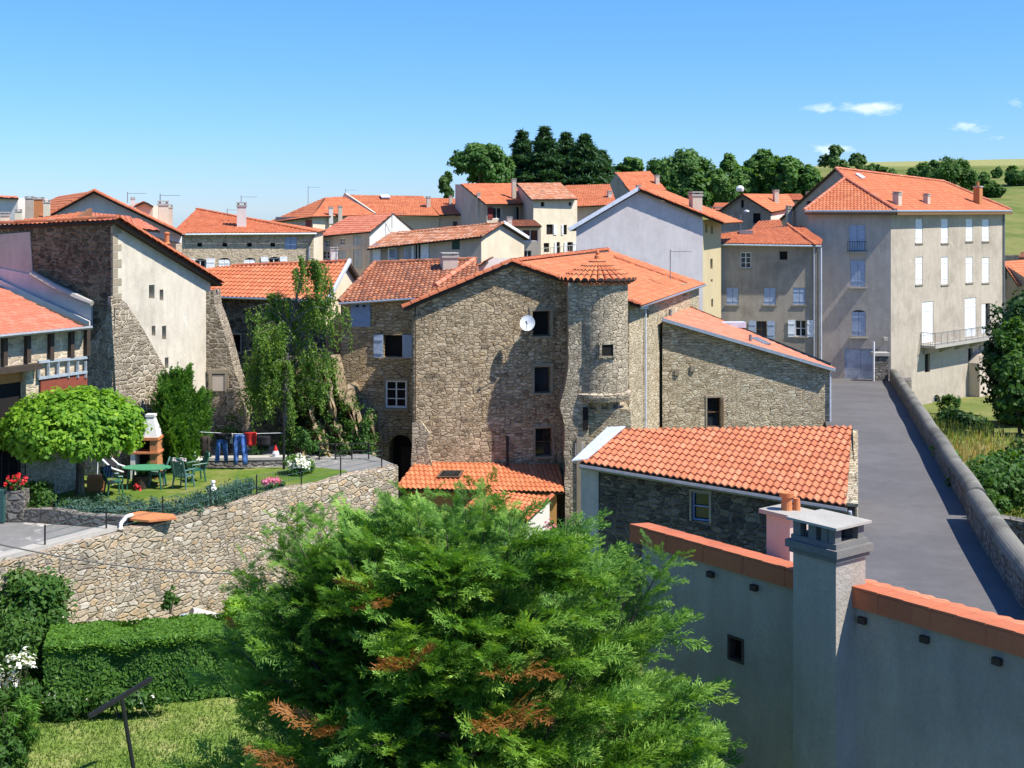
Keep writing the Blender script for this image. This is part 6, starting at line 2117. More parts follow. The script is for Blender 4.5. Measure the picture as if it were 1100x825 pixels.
# green border panels behind it
bf = empty('border_fence', P(200, 552, 42.2), 'low bluish green wire border fence along the flower bed', 'fence')
line = [P(60, 553, 40.9), P(140, 556, 41.0), P(198, 556, 41.4), P(268, 540, 44.2)]
mb = MB()
for a, b in zip(line[:-1], line[1:]):
    a = Vector((a.x, a.y, TZ)); b = Vector((b.x, b.y, TZ))
    k = int((b - a).length / .11)
    for i in range(k):
        p = a.lerp(b, i / k); q = a.lerp(b, (i + 1) / k)
        mb.tube([p, p + Vector((0, 0, .42)), p.lerp(q, .5) + Vector((0, 0, .5)), q + Vector((0, 0, .42))], .008, 3, cap=False)
    for z in (.15, .35): mb.tube([a + Vector((0, 0, z)), b + Vector((0, 0, z))], .007, 3, cap=False)
mb.build('wires', M['teal_plastic'], bf)
for i, p in enumerate((line[0], line[1], line[2], line[3])):
    mb = MB(); mb.tube([(p.x, p.y, TZ), (p.x, p.y, TZ + .6)], .02, 5); mb.build('post', M['sh_green'], bf)
# iron hand rail on the path to the arch
hr = empty('iron_railing', P(340, 497, 51), 'low dark iron railing along the path to the arched doorway', 'railing')
a_, b_, c_ = P(343, 497, 51.2), P(396, 497, 51.3), P(410, 496, 50.7)
for p in (a_, a_.lerp(b_, .33), a_.lerp(b_, .66), b_, c_):
    mb = MB(); mb.tube([(p.x, p.y, TZ - .05), (p.x, p.y, TZ + .62)], .03, 6); mb.build('post', M['black_metal'], hr)
mb = MB()
for z in (.3, .58):
    mb.tube([Vector((q.x, q.y, TZ + z)) for q in (a_, b_, c_)], .022, 5)
mb.build('rail', M['black_metal'], hr)

# ============================================================ garden furniture
def chair_at(name, label, px, py, d, rz, mat, h=.95, group='plastic garden chairs on the lawn'):
    x = (px - CX) * d / F
    root = empty(name, (0, 0, 0), label, 'garden chair', group)
    w, dp, sh = .54, .50, .42
    mb = MB()
    mb.prism([(-w / 2, -dp / 2, sh), (w / 2, -dp / 2, sh), (w / 2 * .9, dp / 2, sh - .02), (-w / 2 * .9, dp / 2, sh - .02)], (0, 0, .035)); mb.build('seat', mat, root)
    for sx in (-1, 1):
        for sy in (-1, 1):
            mb = MB(); mb.tube([(sx * w * .52, sy * dp * .52, 0), (sx * w * .44, sy * dp * .42, sh)], [.028, .036], 6); mb.build('leg', mat, root)
    mb = MB()
    # slightly curved slatted back
    for i in range(5):
        xx = (i - 2) * w * .2
        yb = dp / 2 + .02 - .03 * (abs(i - 2) / 2) ** 2
        top = h - .05 * (abs(i - 2) / 2) ** 2
        mb.prism([(xx - .042, yb - .02, sh), (xx + .042, yb - .02, sh), (xx + .042, yb + .16, top), (xx - .042, yb + .16, top)], (0, .022, 0))
    mb.tube([(-w * .46, dp / 2 - .02, sh), (-w * .46, dp / 2 + .14, h - .09), (-w * .3, dp / 2 + .17, h), (w * .3, dp / 2 + .17, h), (w * .46, dp / 2 + .14, h - .09), (w * .46, dp / 2 - .02, sh)], .026, 6)
    mb.build('backrest', mat, root)
    for sx in (-1, 1):
        mb = MB(); mb.tube([(sx * w * .52, -dp * .5, sh), (sx * w * .55, -dp * .46, sh + .22), (sx * w * .54, dp * .2, sh + .24), (sx * w * .48, dp * .6, sh + .24)], [.026, .03, .03, .026], 6); mb.build('arm', mat, root)
    root.location = (x, d, zat(py, d) if py else TZ); root.location.z = TZ + .005
    root.rotation_euler = (0, 0, rz)
    return root
def ground_d(py): return (CZ - TZ) * F / (py - HY)
chair_at('garden_chair', 'dark green garden chair with a striped cloth over it, left of the table', 122, 0, ground_d(531), R(120), M['green_plastic'])
chair_at('garden_chair', 'green garden chair behind the table, by the white deck chair', 131, 0, ground_d(507), R(-20), M['teal_plastic'], .98)
chair_at('garden_chair', 'green garden chair at the right end of the table', 169, 0, ground_d(521), R(-80), M['teal_plastic'], .95)
chair_at('garden_chair', 'tall backed grey green garden chair right of the table', 197, 0, ground_d(524), R(160), M['teal_plastic'], 1.1)
chair_at('garden_chair', 'green garden chair half hidden by the tall backed one', 211, 0, ground_d(517), R(-60), M['green_plastic'], 1.0)
# striped cloth
t = NT('striped cloth'); p = t.n('TexCoord').outputs['Object']
st = t.n('TexWave', dict(wave_type='BANDS', bands_direction='X'), Vector=p, Scale=6.0).outputs[1]
M['striped'] = t.done(t.bsdf(t.ramp(st, [(.45, (.015, .018, .035)), (.6, (.12, .14, .22))]), .9))
d = ground_d(531); q = Vector(((122 - CX) * d / F - .2, d - .08, TZ))
mb = MB()
for i in range(8):
    for j in range(6):
        def cp(i, j):
            u = (i / 8 - .5); s = j / 6
            return q + Vector((u * .16 + .10 * s * s - .05, u * .52, .99 - .62 * abs(s - .35) + .02 * math.sin(i * 2.2)))
        mb.face([cp(i, j), cp(i + 1, j), cp(i + 1, j + 1), cp(i, j + 1)], None, 0, True)
o = mb.build('striped_cloth', M['striped']); tag(o, 'dark striped cloth draped over the back of the left garden chair', 'cloth')
sd = o.modifiers.new('s', 'SOLIDIFY'); sd.thickness = .02
# pink cloth on the tall chair
d = ground_d(524); q = Vector(((197 - CX) * d / F - .05, d - .02 - .35, TZ))
mb = MB()
for i in range(6):
    for j in range(4):
        def cp(i, j): return q + Vector(((i / 6 - .5) * .5, -.08 + .12 * j / 4, 1.13 - .12 * abs(j / 4 - .5) * 2 + .02 * math.sin(i * 2)))
        mb.face([cp(i, j), cp(i + 1, j), cp(i + 1, j + 1), cp(i, j + 1)], None, 0, True)
o = mb.build('pink_cloth', M['pink_render']); tag(o, 'faded pink cloth on top of the tall backed garden chair', 'cloth')
sd = o.modifiers.new('s', 'SOLIDIFY'); sd.thickness = .025
# table
d = ground_d(524)
q = Vector(((157.5 - CX) * d / F, d, TZ))
tb = empty('garden_table', q, 'oval green plastic table on the terrace lawn', 'table')
mb = MB()
ring = [q + Vector((math.cos(a) * .85, math.sin(a) * .5, .70)) for a in [2 * math.pi * i / 28 for i in range(28)]]
mb.prism(ring, (0, 0, .035)); mb.build('table_top', M['table_green'], tb)
for sx in (-1, 1):
    for sy in (-1, 1):
        mb = MB(); mb.tube([q + Vector((sx * .6, sy * .34, 0)), q + Vector((sx * .52, sy * .28, .7))], [.03, .04], 7); mb.build('leg', M['green_plastic'], tb)
pq = q + Vector((-.15, -.15, 0))
pb = empty('planter', pq, 'dark planter with a red flower standing under the green table', 'planter')
mb = MB(); mb.lathe(pq, [(.0, 0), (.22, 0), (.28, .42), (.31, .45), (.26, .45), (0, .42)], 14); mb.build('pot', M['wood_dark'], pb)
K = np.array(pq)[None] + np.array([0, -.28, .12]) + rng.normal(size=(8, 3)) * .06
V, var = cluster_leaves(K, .06, 8, .08, .07); np_mesh('blossom', V, 4, var, M['red_flower'], pb)
# deck chair: white frame, dark canvas
d = 46.4
dk = empty('deck_chair', Vector(((113 - CX) * d / F, d, TZ)), 'white framed reclining deck chair with dark canvas behind the striped cloth', 'deck chair')
a0, a1 = P(103, 487, d), P(120, 503, d - .1)
off = P(110, 483, d + .5) - P(103, 487, d)
for k in (0, 1):
    mb = MB(); mb.tube([a0 + off * k, a1 + off * k, a1 + off * k + Vector((.45, -.1, -.12))], .035, 6); mb.build('frame', M['white_paint'], dk)
mb = MB(); mb.prism([a0 + off * .08 - Vector((0, 0, .03)), a1 + off * .08, a1 + off * .92, a0 + off * .92 - Vector((0, 0, .03))], (0, 0, .02)); mb.build('canvas', M['sh_green'].copy() if False else M['black_cloth'], dk)
for k in (0, 1):
    for s in (.15, .9):
        p = a0.lerp(a1, s) + off * k; mb = MB(); mb.tube([p, (p.x + (.1 if s > .5 else -.05), p.y, TZ)], .022, 5); mb.build('leg', M['white_paint'], dk)
mb = MB(); q = P(103, 515, 45.5); mb.box((q.x, q.y, TZ), .55, .5, .5, .2); tag(mb.build('orange_box', M['brick']), 'orange clay box under the deck chair', 'box')
# barbecue with a white hood
d = 47.3
x0 = (157 - CX) * d / F
bq = empty('garden_barbecue', (x0, d, TZ), 'brick garden barbecue with a tall white chimney hood beside the upright bush', 'barbecue')
def bx(a, b, ya, yb, dep, mat, name, off=0):
    """box between pixel columns a..b and rows ya..yb"""
    mb = MB(); xa, xb = (a - CX) * d / F, (b - CX) * d / F
    mb.box(((xa + xb) / 2, d + off + dep / 2, zat(yb, d)), xb - xa, dep, zat(ya, d) - zat(yb, d)); return mb.build(name, mat, bq)
bx(161, 169, 472, 516.5, .75, M['brick'], 'side_wall'); bx(140, 145, 475, 516.5, .75, M['pl_white2'], 'side_wall')
bx(145, 161, 475, 516.5, .1, M['dark'], 'hearth_back', .62)
bx(142, 171, 485.5, 487.5, .8, M['terracotta'], 'shelf', -.06); bx(139, 170.5, 470, 473, .82, M['terracotta'], 'lintel', -.05)
mb = MB()
za, zb_ = zat(470, d), zat(449, d)
lo_ = [(xx, yy, za) for xx, yy in (((145 - CX) * d / F, d), ((169 - CX) * d / F, d), ((169 - CX) * d / F, d + .75), ((145 - CX) * d / F, d + .75))]
hi_ = [(xx, yy, zb_) for xx, yy in (((155.5 - CX) * d / F, d + .22), ((163 - CX) * d / F, d + .22), ((163 - CX) * d / F, d + .5), ((155.5 - CX) * d / F, d + .5))]
for i in range(4): j = (i + 1) % 4; mb.face([lo_[i], lo_[j], hi_[j], hi_[i]])
mb.face(hi_)
mb.build('hood', M['pl_white2'], bq)
mb = MB(); mb.box(((159.3 - CX) * d / F, d + .36, zb_), .34, .36, .09); mb.build('hood_cap', M['pl_white2'], bq)

# laundry
d = 49.15
ll = empty('laundry_line', P(250, 495, d), 'washing line stretched between two dark posts behind the bed wall', 'washing line')
for x in (213, 305):
    p = P(x, 495, d); mb = MB(); mb.tube([(p.x, p.y, TZ), (p.x, p.y, zat(462 if x < 300 else 455, d))], .05, 7); mb.build('post', M['black_metal'], ll)
l0, l1 = P(213, 464, d), P(305, 465, d)
mb = MB(); mb.tube([l0, l0.lerp(l1, .5) - Vector((0, 0, .06)), l1], .01, 4); mb.build('line', M['white_paint'], ll)
def hang(name, label, cat, shape, mat, d=d, fold=.06):
    """a garment hung from the line: closed pixel outline turned into a softly folded cloth of real thickness"""
    pts = [P(x, y, d - .02) for x, y in shape]
    cen = sum(pts, Vector()) / len(pts)
    bm = bmesh.new()
    vs = [bm.verts.new(p) for p in pts]
    f = bm.faces.new(vs)
    bm.normal_update()
    bmesh.ops.triangulate(bm, faces=[f], ngon_method='EAR_CLIP')
    bmesh.ops.subdivide_edges(bm, edges=bm.edges[:], cuts=3, use_grid_fill=True)
    for v in bm.verts: v.co.y += fold * math.sin(v.co.x * 22 + v.co.z * 2) + .02 * math.sin(v.co.z * 9)
    g = bmesh.ops.solidify(bm, geom=bm.faces[:], thickness=.05)
    me = bpy.data.meshes.new(name); 
    me.uv_layers.new(name='UVMap')
    bm.normal_update()
    bm.to_mesh(me); bm.free(); me.materials.append(mat)
    for p in me.polygons: p.use_smooth = True
    o = bpy.data.objects.new(name, me); COL.objects.link(o); tag(o, label, cat)
    return o
def jeans(x0, x1, y0, y1):
    m = (x0 + x1) / 2; w = x1 - x0
    return [(x0 + 1, y0), (x1 - 1, y0), (x1 - .5, y0 + 8), (x1 + .5, y1), (x1 - w * .3, y1), (m + .6, y0 + 9), (m - .6, y0 + 9), (x0 + w * .3, y1), (x0 - .5, y1), (x0 + .5, y0 + 8)]
hang('jeans', 'blue jeans hanging from the washing line, left of the other pair', 'jeans', jeans(231.5, 245, 467, 497.5), M['denim'])
hang('jeans', 'blue jeans hanging from the washing line right beside the red top', 'jeans', jeans(251, 265.5, 467, 499), M['denim'])
hang('red_top', 'red top hanging from the washing line between jeans and black cloth', 'shirt', [(262, 464.5), (276, 464), (275.5, 478), (270, 479), (264.5, 477.5), (263.5, 470)], M['red_cloth'])
hang('black_cloth', 'black garment at the right end of the washing line', 'garment', [(277, 468), (290, 468.5), (290.5, 479), (277.5, 479.5)], M['black_cloth'])
hang('dark_towel', 'long dark brown towel at the left end of the washing line', 'towel', [(214, 468.5), (226, 468), (227, 491), (214, 490)], M['wood_dark'])
hang('dark_blouse', 'small dark top pegged over the waist of the left jeans', 'top', [(230, 465), (249, 465), (247, 473), (240, 471.5), (233, 472)], M['black_cloth'], d - .09)
hang('pink_cloth_peg', 'tiny pinkish cloth pegged between the two pairs of jeans', 'cloth', [(246.5, 466), (250.5, 466), (250, 477), (247, 476)], M['pink_render'])
# white bird figure on a post, garden gnome
def bird(name, label, base, hgt, rz=0):
    r = empty(name, base, label, 'garden figure')
    s = hgt
    mb = MB()
    mb.lathe(base, [(0, 0), (.26 * s, .02 * s), (.34 * s, .2 * s), (.28 * s, .42 * s), (.13 * s, .6 * s), (.10 * s, .78 * s), (.15 * s, .86 * s), (.12 * s, .96 * s), (0, s)], 14)
    mb.build('body', M['white_paint'], r)
    mb = MB(); mb.tube([base + Vector((.1 * s, 0, .88 * s)), base + Vector((.3 * s, -.02, .85 * s))], [.05 * s, .01], 6); mb.build('beak', M['terracotta'], r)
    mb = MB(); mb.tube([base + Vector((-.2 * s, 0, .25 * s)), base + Vector((-.42 * s, 0, .38 * s))], [.13 * s, .02], 7); mb.build('tail', M['white_paint'], r)
    return r
d = ground_d(533)
bird('bird_figure', 'white bird shaped garden ornament standing above the flower bed', Vector(((229 - CX) * d / F, d, TZ)) + Vector((0, 0, .0)), .55)
q = P(296, 494, 50.1)
gn = empty('garden_gnome', q, 'small white garden gnome with a red cap on the bed wall', 'garden figure')
mb = MB(); mb.lathe((q.x, q.y, TZ + .27), [(0, 0), (.13, .0), (.14, .15), (.09, .26), (0, .3)], 12); mb.build('body', M['white_paint'], gn)
mb = MB(); mb.lathe((q.x, q.y, TZ + .53), [(.09, 0), (.07, .08), (0, .24)], 10); mb.build('cap', M['red_cloth'], gn)
# orange slab and white pipe at the corner of the bed
mb = MB(); mb.prism([P(137, 552, 40.3), P(150, 549, 40.8), P(186, 552, 40.8), P(190, 556, 40.4), P(160, 559, 39.9), P(140, 557, 40.0)], (0, 0, -.06)); tag(mb.build('orange_board', M['terracotta']), 'flat orange board lying on the end of the low garden wall', 'board')
mb = MB(); mb.tube([P(129, 571, 39.4), P(130, 562, 39.6), P(136, 555, 39.9), P(142, 553, 40.1)], .06, 8); tag(mb.build('white_pipe', M['white_paint']), 'bent white pipe beside the orange board', 'pipe')
# pillar with red flowers and the iron arch at far left
gp = empty('stone_pillar', P(14, 556, 41.2), 'short stone pillar with a pot of red flowers at the left end of the low wall', 'pillar')
mb = MB(); q = P(18, 556, 41.2); mb.box((q.x, q.y, TZ), .62, .55, .95); mb.build('shaft', M['stone_grey'], gp)
fp = empty('flower_pot', (q.x, q.y, TZ + .95), 'pot of red geraniums standing on the short stone pillar', 'flower pot')
mb = MB(); mb.lathe((q.x, q.y, TZ + .95), [(0, 0), (.16, 0), (.22, .24), (.25, .26), (.2, .26), (0, .24)], 12); mb.build('pot', M['wood_dark'], fp)
K = np.array([q.x, q.y - .05, TZ + 1.3])[None] + rng.normal(size=(24, 3)) * np.array([.18, .12, .09])
V, var = cluster_leaves(K, .07, 9, .09, .08, None, .5); np_mesh('blossom', V, 4, var, M['red_flower'], fp)
V, var = cluster_leaves(K - np.array([0, 0, .08]), .1, 8, .1, .07, None, .5); np_mesh('leaves', V, 4, var, M['leaf_mid'], fp)
mb = MB(); q = P(2, 560, 41.0); mb.box((q.x - .3, q.y, TZ), .9, .5, 1.0); tag(mb.build('dark_bin', M['sh_green']), 'dark container cut by the left picture edge beside the pillar', 'container')
ar = empty('iron_arch', P(14, 530, 43), 'pair of thin black iron trellis arches behind the stone pillar', 'trellis')
for x in (2, 20):
    pts = [P(x - 2, 540, 43 + k * .5) for k in (0,)]
    a, b = P(x - 1, 540, 43), P(x + 8, 540, 43)
    zt = zat(482, 43)
    mb = MB(); mb.tube([(a.x, 43, TZ), (a.x + .03, 43, zt - .25), ((a.x + b.x) / 2, 43, zt), (b.x - .03, 43, zt - .25), (b.x, 43, TZ)], .02, 5)
    for k in range(5): z = TZ + .4 + k * .3; mb.tube([(a.x, 43, z), (b.x, 43, z)], .012, 4)
    mb.build('arch', M['black_metal'], ar)
# path wall in white at the back of the terrace, left
pw = dry_wall('pale_garden_wall', 'pale rendered low wall behind the ball tree on the terrace', [P(30, 485, 49.5), P(100, 484, 49.8), P(140, 490, 49.6)], 'pl_white', .3, base=3.0)
# rock face between birch and arch
rk = MB()
pts = []
for i in range(26):
    for j in range(12):
        pass
grid = {}
for i in range(27):
    for j in range(15):
        px = 306 + 98 * i / 26; py = 491 - (96 - 74 * max(0, (i - 13) / 13) + 14 * math.sin(i * 1.1)) * j / 14
        dd = 52.4 + 1.0 * max(0, (i - 15) / 11) + 1.5 * (j / 14) ** 1.2 + .5 * math.sin(i * .9 + j * .7) + .35 * math.sin(i * 2.3 - j * 1.9) + rng.normal() * .12
        grid[i, j] = P(px, py, dd)
for i in range(26):
    for j in range(14):
        q4 = [grid[i, j], grid[i + 1, j], grid[i + 1, j + 1], grid[i, j + 1]]
        rk.face(q4, [(p.x, p.z) for p in q4])
bkz = [grid[0, 14], grid[26, 14]]
for i in range(26):
    a, b = grid[i, 14], grid[i + 1, 14]
    rk.face([a, b, b + Vector((0, 3, -.3)), a + Vector((0, 3, -.3))])
M['rock'] = mat_stone('pale earthy rock face', [(.46, .35, .21), (.55, .44, .28), (.34, .26, .16), (.50, .38, .22)], (.30, .22, .13), .7, .5, .05, 1.0, .6, .2, (.06, .09, .025))
ro_ = rk.build('rock_face', M['rock'], None, True); tag(ro_, kind='structure')
K = []
for i in range(130):
    gi, gj = rng.integers(0, 26), rng.integers(0, 14); K.append(np.array(grid[gi, gj]) + rng.normal(size=3) * .1 - np.array([0, .15, 0]))
V, var = cluster_leaves(np.array(K), .28, 26, .14, .08, None, .3); o = np_mesh('ivy', V, 4, var, M['leaf_mid']); tag(o, kind='stuff')

# ============================================================ right hand side vegetation
bush('terrace_shrub', 'low green shrub at the foot of the birch, right of the laundry', 322, 455, 492, 40, 51.4, 'leaf_mid', n=50, z0=TZ)
bush('slope_bush', 'dark leafy bush band in the dip right of the long roadside wall', 1062, 487, 548, 100, 45, 'leaf_mid', n=200, nl=34, L=.2, W=.11, lobes=10)
bush('slope_bush', 'leafy bush on the bank close behind the long roadside wall', 1022, 478, 520, 46, 52, 'leaf_hedge', n=90, nl=30, L=.2, W=.11)
bush('slope_bush', 'small round bush beside the white road sign', 1068, 527, 556, 34, 42, 'leaf_mid', n=60, nl=30, L=.15, W=.09)
bush('slope_bush', 'bushes below the ruined wall at the right picture edge', 1100, 478, 525, 70, 50, 'leaf_dark', n=90, nl=30, L=.2, W=.11)
bush('slope_bush', 'pale flowering shrub by the base of the corner house', 979, 416, 432, 14, 84, 'leaf_pale', n=24, flower='white_flower', nf=10, fl=.12)
bush('slope_bush', 'low dark scrub between the corner house foot and the dry bank', 1034, 440, 470, 60, 78, 'leaf_dark', n=90, nl=28, L=.28, W=.15)
bush('slope_bush', 'green shrub before the arched cellar window of the corner house', 1020, 425, 452, 26, 88, 'leaf_mid', n=40, L=.2, W=.12)
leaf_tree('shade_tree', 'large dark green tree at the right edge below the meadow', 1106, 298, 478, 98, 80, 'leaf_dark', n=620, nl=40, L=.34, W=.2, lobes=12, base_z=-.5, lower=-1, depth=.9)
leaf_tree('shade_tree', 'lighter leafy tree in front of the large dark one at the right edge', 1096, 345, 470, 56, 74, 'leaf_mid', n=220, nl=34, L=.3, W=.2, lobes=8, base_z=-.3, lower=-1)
# dry and tall grass on the bank
n = 9000
xs = rng.uniform(13.5, 28, n); ys_ = rng.uniform(41, 84, n)
k = (xs > road_x(ys_) + .9) & (xs < road_x(ys_) + 9)
xs, ys_ = xs[k], ys_[k]; n = len(xs)
zs = ground_h(xs, ys_)
h_ = .25 + .5 * rng.random(n); a = rng.random(n) * 6.283
V = np.empty((n, 3, 3))
V[:, 0] = np.stack([xs - np.cos(a) * .05, ys_ - np.sin(a) * .05, zs - .05], 1); V[:, 1] = np.stack([xs + np.cos(a) * .05, ys_ + np.sin(a) * .05, zs - .05], 1)
V[:, 2] = np.stack([xs + rng.normal(size=n) * .15, ys_ + rng.normal(size=n) * .15, zs + h_], 1)
dryn = np.clip(.75 - np.abs(ys_ - 64) / 12 + rng.normal(size=n) * .3, 0, 1)
o = np_mesh('tall_grass', V.reshape(-1, 3), 3, np.clip(1 - dryn * .8, 0, 1), [M['leaf_dry'], M['grass']], None, (dryn < .45).astype(np.int32)); tag(o, kind='stuff')

# ============================================================ trees on the hill
T = leaf_tree
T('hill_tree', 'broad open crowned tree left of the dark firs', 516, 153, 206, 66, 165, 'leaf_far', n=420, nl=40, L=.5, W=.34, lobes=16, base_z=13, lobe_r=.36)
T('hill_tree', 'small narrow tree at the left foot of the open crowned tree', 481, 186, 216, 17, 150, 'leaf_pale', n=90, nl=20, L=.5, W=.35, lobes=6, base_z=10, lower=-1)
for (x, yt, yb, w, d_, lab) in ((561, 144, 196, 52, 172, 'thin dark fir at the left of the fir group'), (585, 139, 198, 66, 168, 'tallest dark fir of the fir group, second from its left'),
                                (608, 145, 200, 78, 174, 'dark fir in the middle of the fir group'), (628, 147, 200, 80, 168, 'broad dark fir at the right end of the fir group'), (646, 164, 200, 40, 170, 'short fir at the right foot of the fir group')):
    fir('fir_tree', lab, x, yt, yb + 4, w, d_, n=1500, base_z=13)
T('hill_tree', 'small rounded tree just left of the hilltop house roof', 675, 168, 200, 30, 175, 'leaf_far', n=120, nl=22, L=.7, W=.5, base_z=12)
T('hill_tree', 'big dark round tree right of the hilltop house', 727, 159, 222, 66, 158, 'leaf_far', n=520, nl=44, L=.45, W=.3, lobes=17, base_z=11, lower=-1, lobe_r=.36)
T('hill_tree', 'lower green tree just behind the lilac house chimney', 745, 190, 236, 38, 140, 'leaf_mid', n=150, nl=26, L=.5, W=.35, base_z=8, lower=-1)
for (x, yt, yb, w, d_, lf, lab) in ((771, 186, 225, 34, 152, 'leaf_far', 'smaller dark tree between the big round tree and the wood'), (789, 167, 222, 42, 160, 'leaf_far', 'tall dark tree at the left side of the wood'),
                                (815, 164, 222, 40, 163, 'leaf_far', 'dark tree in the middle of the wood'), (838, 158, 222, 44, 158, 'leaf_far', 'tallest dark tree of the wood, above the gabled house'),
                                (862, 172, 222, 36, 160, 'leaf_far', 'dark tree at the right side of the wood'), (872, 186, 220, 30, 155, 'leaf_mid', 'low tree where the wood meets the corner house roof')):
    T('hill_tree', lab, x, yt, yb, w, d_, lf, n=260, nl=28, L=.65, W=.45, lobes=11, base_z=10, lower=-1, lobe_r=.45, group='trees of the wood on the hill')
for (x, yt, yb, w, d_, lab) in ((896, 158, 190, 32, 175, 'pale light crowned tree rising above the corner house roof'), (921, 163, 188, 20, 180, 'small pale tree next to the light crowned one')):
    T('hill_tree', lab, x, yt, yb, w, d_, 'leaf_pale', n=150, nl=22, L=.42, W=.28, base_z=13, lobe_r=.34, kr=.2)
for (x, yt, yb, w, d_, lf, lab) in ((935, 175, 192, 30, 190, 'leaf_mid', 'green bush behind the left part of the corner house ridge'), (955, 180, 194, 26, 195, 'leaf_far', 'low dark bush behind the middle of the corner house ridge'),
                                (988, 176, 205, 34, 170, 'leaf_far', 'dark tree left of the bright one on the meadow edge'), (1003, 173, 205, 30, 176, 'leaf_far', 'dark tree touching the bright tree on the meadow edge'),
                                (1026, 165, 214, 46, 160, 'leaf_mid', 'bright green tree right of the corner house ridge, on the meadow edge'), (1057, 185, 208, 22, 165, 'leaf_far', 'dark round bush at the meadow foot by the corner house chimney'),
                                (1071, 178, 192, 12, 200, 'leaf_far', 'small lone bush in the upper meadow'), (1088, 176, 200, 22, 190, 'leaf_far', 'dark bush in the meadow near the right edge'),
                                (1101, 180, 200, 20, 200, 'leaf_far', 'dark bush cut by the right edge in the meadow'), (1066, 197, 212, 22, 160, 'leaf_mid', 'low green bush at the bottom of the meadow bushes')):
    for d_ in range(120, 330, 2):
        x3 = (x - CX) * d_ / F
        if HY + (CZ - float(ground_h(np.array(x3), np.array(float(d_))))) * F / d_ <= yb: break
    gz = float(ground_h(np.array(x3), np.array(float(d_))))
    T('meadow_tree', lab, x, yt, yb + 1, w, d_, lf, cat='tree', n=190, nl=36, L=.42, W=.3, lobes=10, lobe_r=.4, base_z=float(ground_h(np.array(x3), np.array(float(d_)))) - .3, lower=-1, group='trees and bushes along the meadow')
# ============================================================ big conifer in the foreground
d, S = 12.0, .6
tx_, ty_ = (515 - CX) * d / F, d
root = empty('conifer_tree', (tx_, ty_, 0), 'big feathery green conifer with a few dead brown sprays in the foreground', 'tree')
T1, T2 = spray_template(1, 11, 6, .027), spray_template(2, 12, 6, .025)
mb = MB()
lead = [  # leaders: (px, py) of the tips, depth offset
    (520, 536, 0.0), (312, 566, -.6), (432, 563, .5), (578, 604, .6), (375, 600, -.7), (285, 640, -.5), (305, 595, -.2), (250, 690, -.3), (400, 592, -.5), (655, 632, -.4), (712, 606, .2), (268, 622, -.2), (478, 556, -.6), (548, 560, -.3), (448, 548, .3), (500, 548, .5), (345, 562, .4)]
base = Vector((tx_, ty_, -.2))
ztip = zat(520, d)
hub = Vector((tx_, ty_, ztip - 5.6 * S))
mb.tube([base, Vector((tx_ + .05, ty_, 3)), hub], [.26, .22, .14], 9)
branches = []
for (x, y, o) in lead:
    tip = P(x, y, d + o * S)
    mid = hub.lerp(tip, .5) + Vector((0, 0, -.35 * S))
    mb.tube([hub - Vector((0, 0, .6 * S)), mid, tip], [.06, .02, .004], 6)
    L = (tip - hub).length
    for k in range(26):
        s = .12 + .88 * (k + rng.random()) / 26
        p = hub.lerp(mid, s * 2) if s < .5 else mid.lerp(tip, s * 2 - 1)
        ln = S * (.35 + 1.25 * (1 - s) ** .8) * rng.uniform(.7, 1.2)
        a = rng.random() * 6.283
        branches.append((p, Vector((math.cos(a), math.sin(a), .25)).normalized(), ln))
    for k in range(34):
        s = .5 + .5 * k / 33
        a = rng.random() * 6.283
        dn = (tip - mid).normalized()
        branches.append((mid.lerp(tip, s * 2 - 1), (Vector((math.cos(a), math.sin(a), .5)) * .8 + dn * .6).normalized(), S * (.5 + .9 * (1 - s))))
# skirts of side branches filling the dome
prof_z = [-8, 0, 1.5, 3.0, 4.4, 5.6, 6.6, 7.4, 8.0, 8.5]
prof_r = [3.0, 3.9, 4.1, 4.1, 3.95, 3.6, 3.0, 2.3, 1.5, .65]
for i in range(275):
    z = 2.2 + 5.85 * rng.random() ** .85 if i % 8 else -6 + 8.5 * rng.random()
    r = S * np.interp(z, prof_z, prof_r) * rng.uniform(.78, 1.05)
    z = ztip - (8.8 - z) * S
    a = rng.random() * 6.283
    cx_ = tx_ - .16
    tip = Vector((cx_ + math.cos(a) * r, ty_ + math.sin(a) * r * .92, z))
    st = Vector((tx_, ty_, max(.8, z - r * .30)))
    ln = (tip - st).length
    if i % 4 == 0: mb.tube([st, st.lerp(tip, .6) + Vector((0, 0, .06)), tip], [.03, .018, .005], 5)
    for k in range(5):
        s = 1 - .10 * k - rng.random() * .07
        p = st.lerp(tip, s)
        branches.append((p, None, S * rng.uniform(.5, .95), (tip - st).normalized(), k))
mb.build('trunk', M['bark'], root)
pos, dirs, size, tone = [], [], [], []
for b in branches:
    if b[1] is not None:
        p, dv, ln = b
        tn = rng.random()
        for j in range(3):
            q = p + dv * ln * .33 * j
            dd = (dv + Vector(rng.normal(size=3) * .3)).normalized()
            pos.append(q); dirs.append((dd.x, dd.y, dd.z * .7 + .12)); size.append(max(.34 * S, min(.8 * S, ln * .6)) * rng.uniform(.75, 1.15)); tone.append(tn)
    else:
        p, _, ln, rd_, k = b
        tn = rng.random()
        for sg in (-1, 0, 1):
            side = rd_.cross(Vector((0, 0, 1))).normalized() * sg * (.55 + .1 * k)
            dd = (rd_ + side + Vector(rng.normal(size=3) * .22)).normalized()
            pos.append(p); dirs.append((dd.x, dd.y, dd.z * .6 + .26 + .14 * rng.normal())); size.append(ln * rng.uniform(.75, 1.15)); tone.append(tn)
pos = np.array([tuple(p) for p in pos]); dirs = np.array(dirs); size = np.array(size); tone = np.array(tone)
# keep the sprays inside the tree's measured outline (front view) so its ragged shape fits
rr = np.hypot(pos[:, 0] - tx_, pos[:, 1] - ty_)
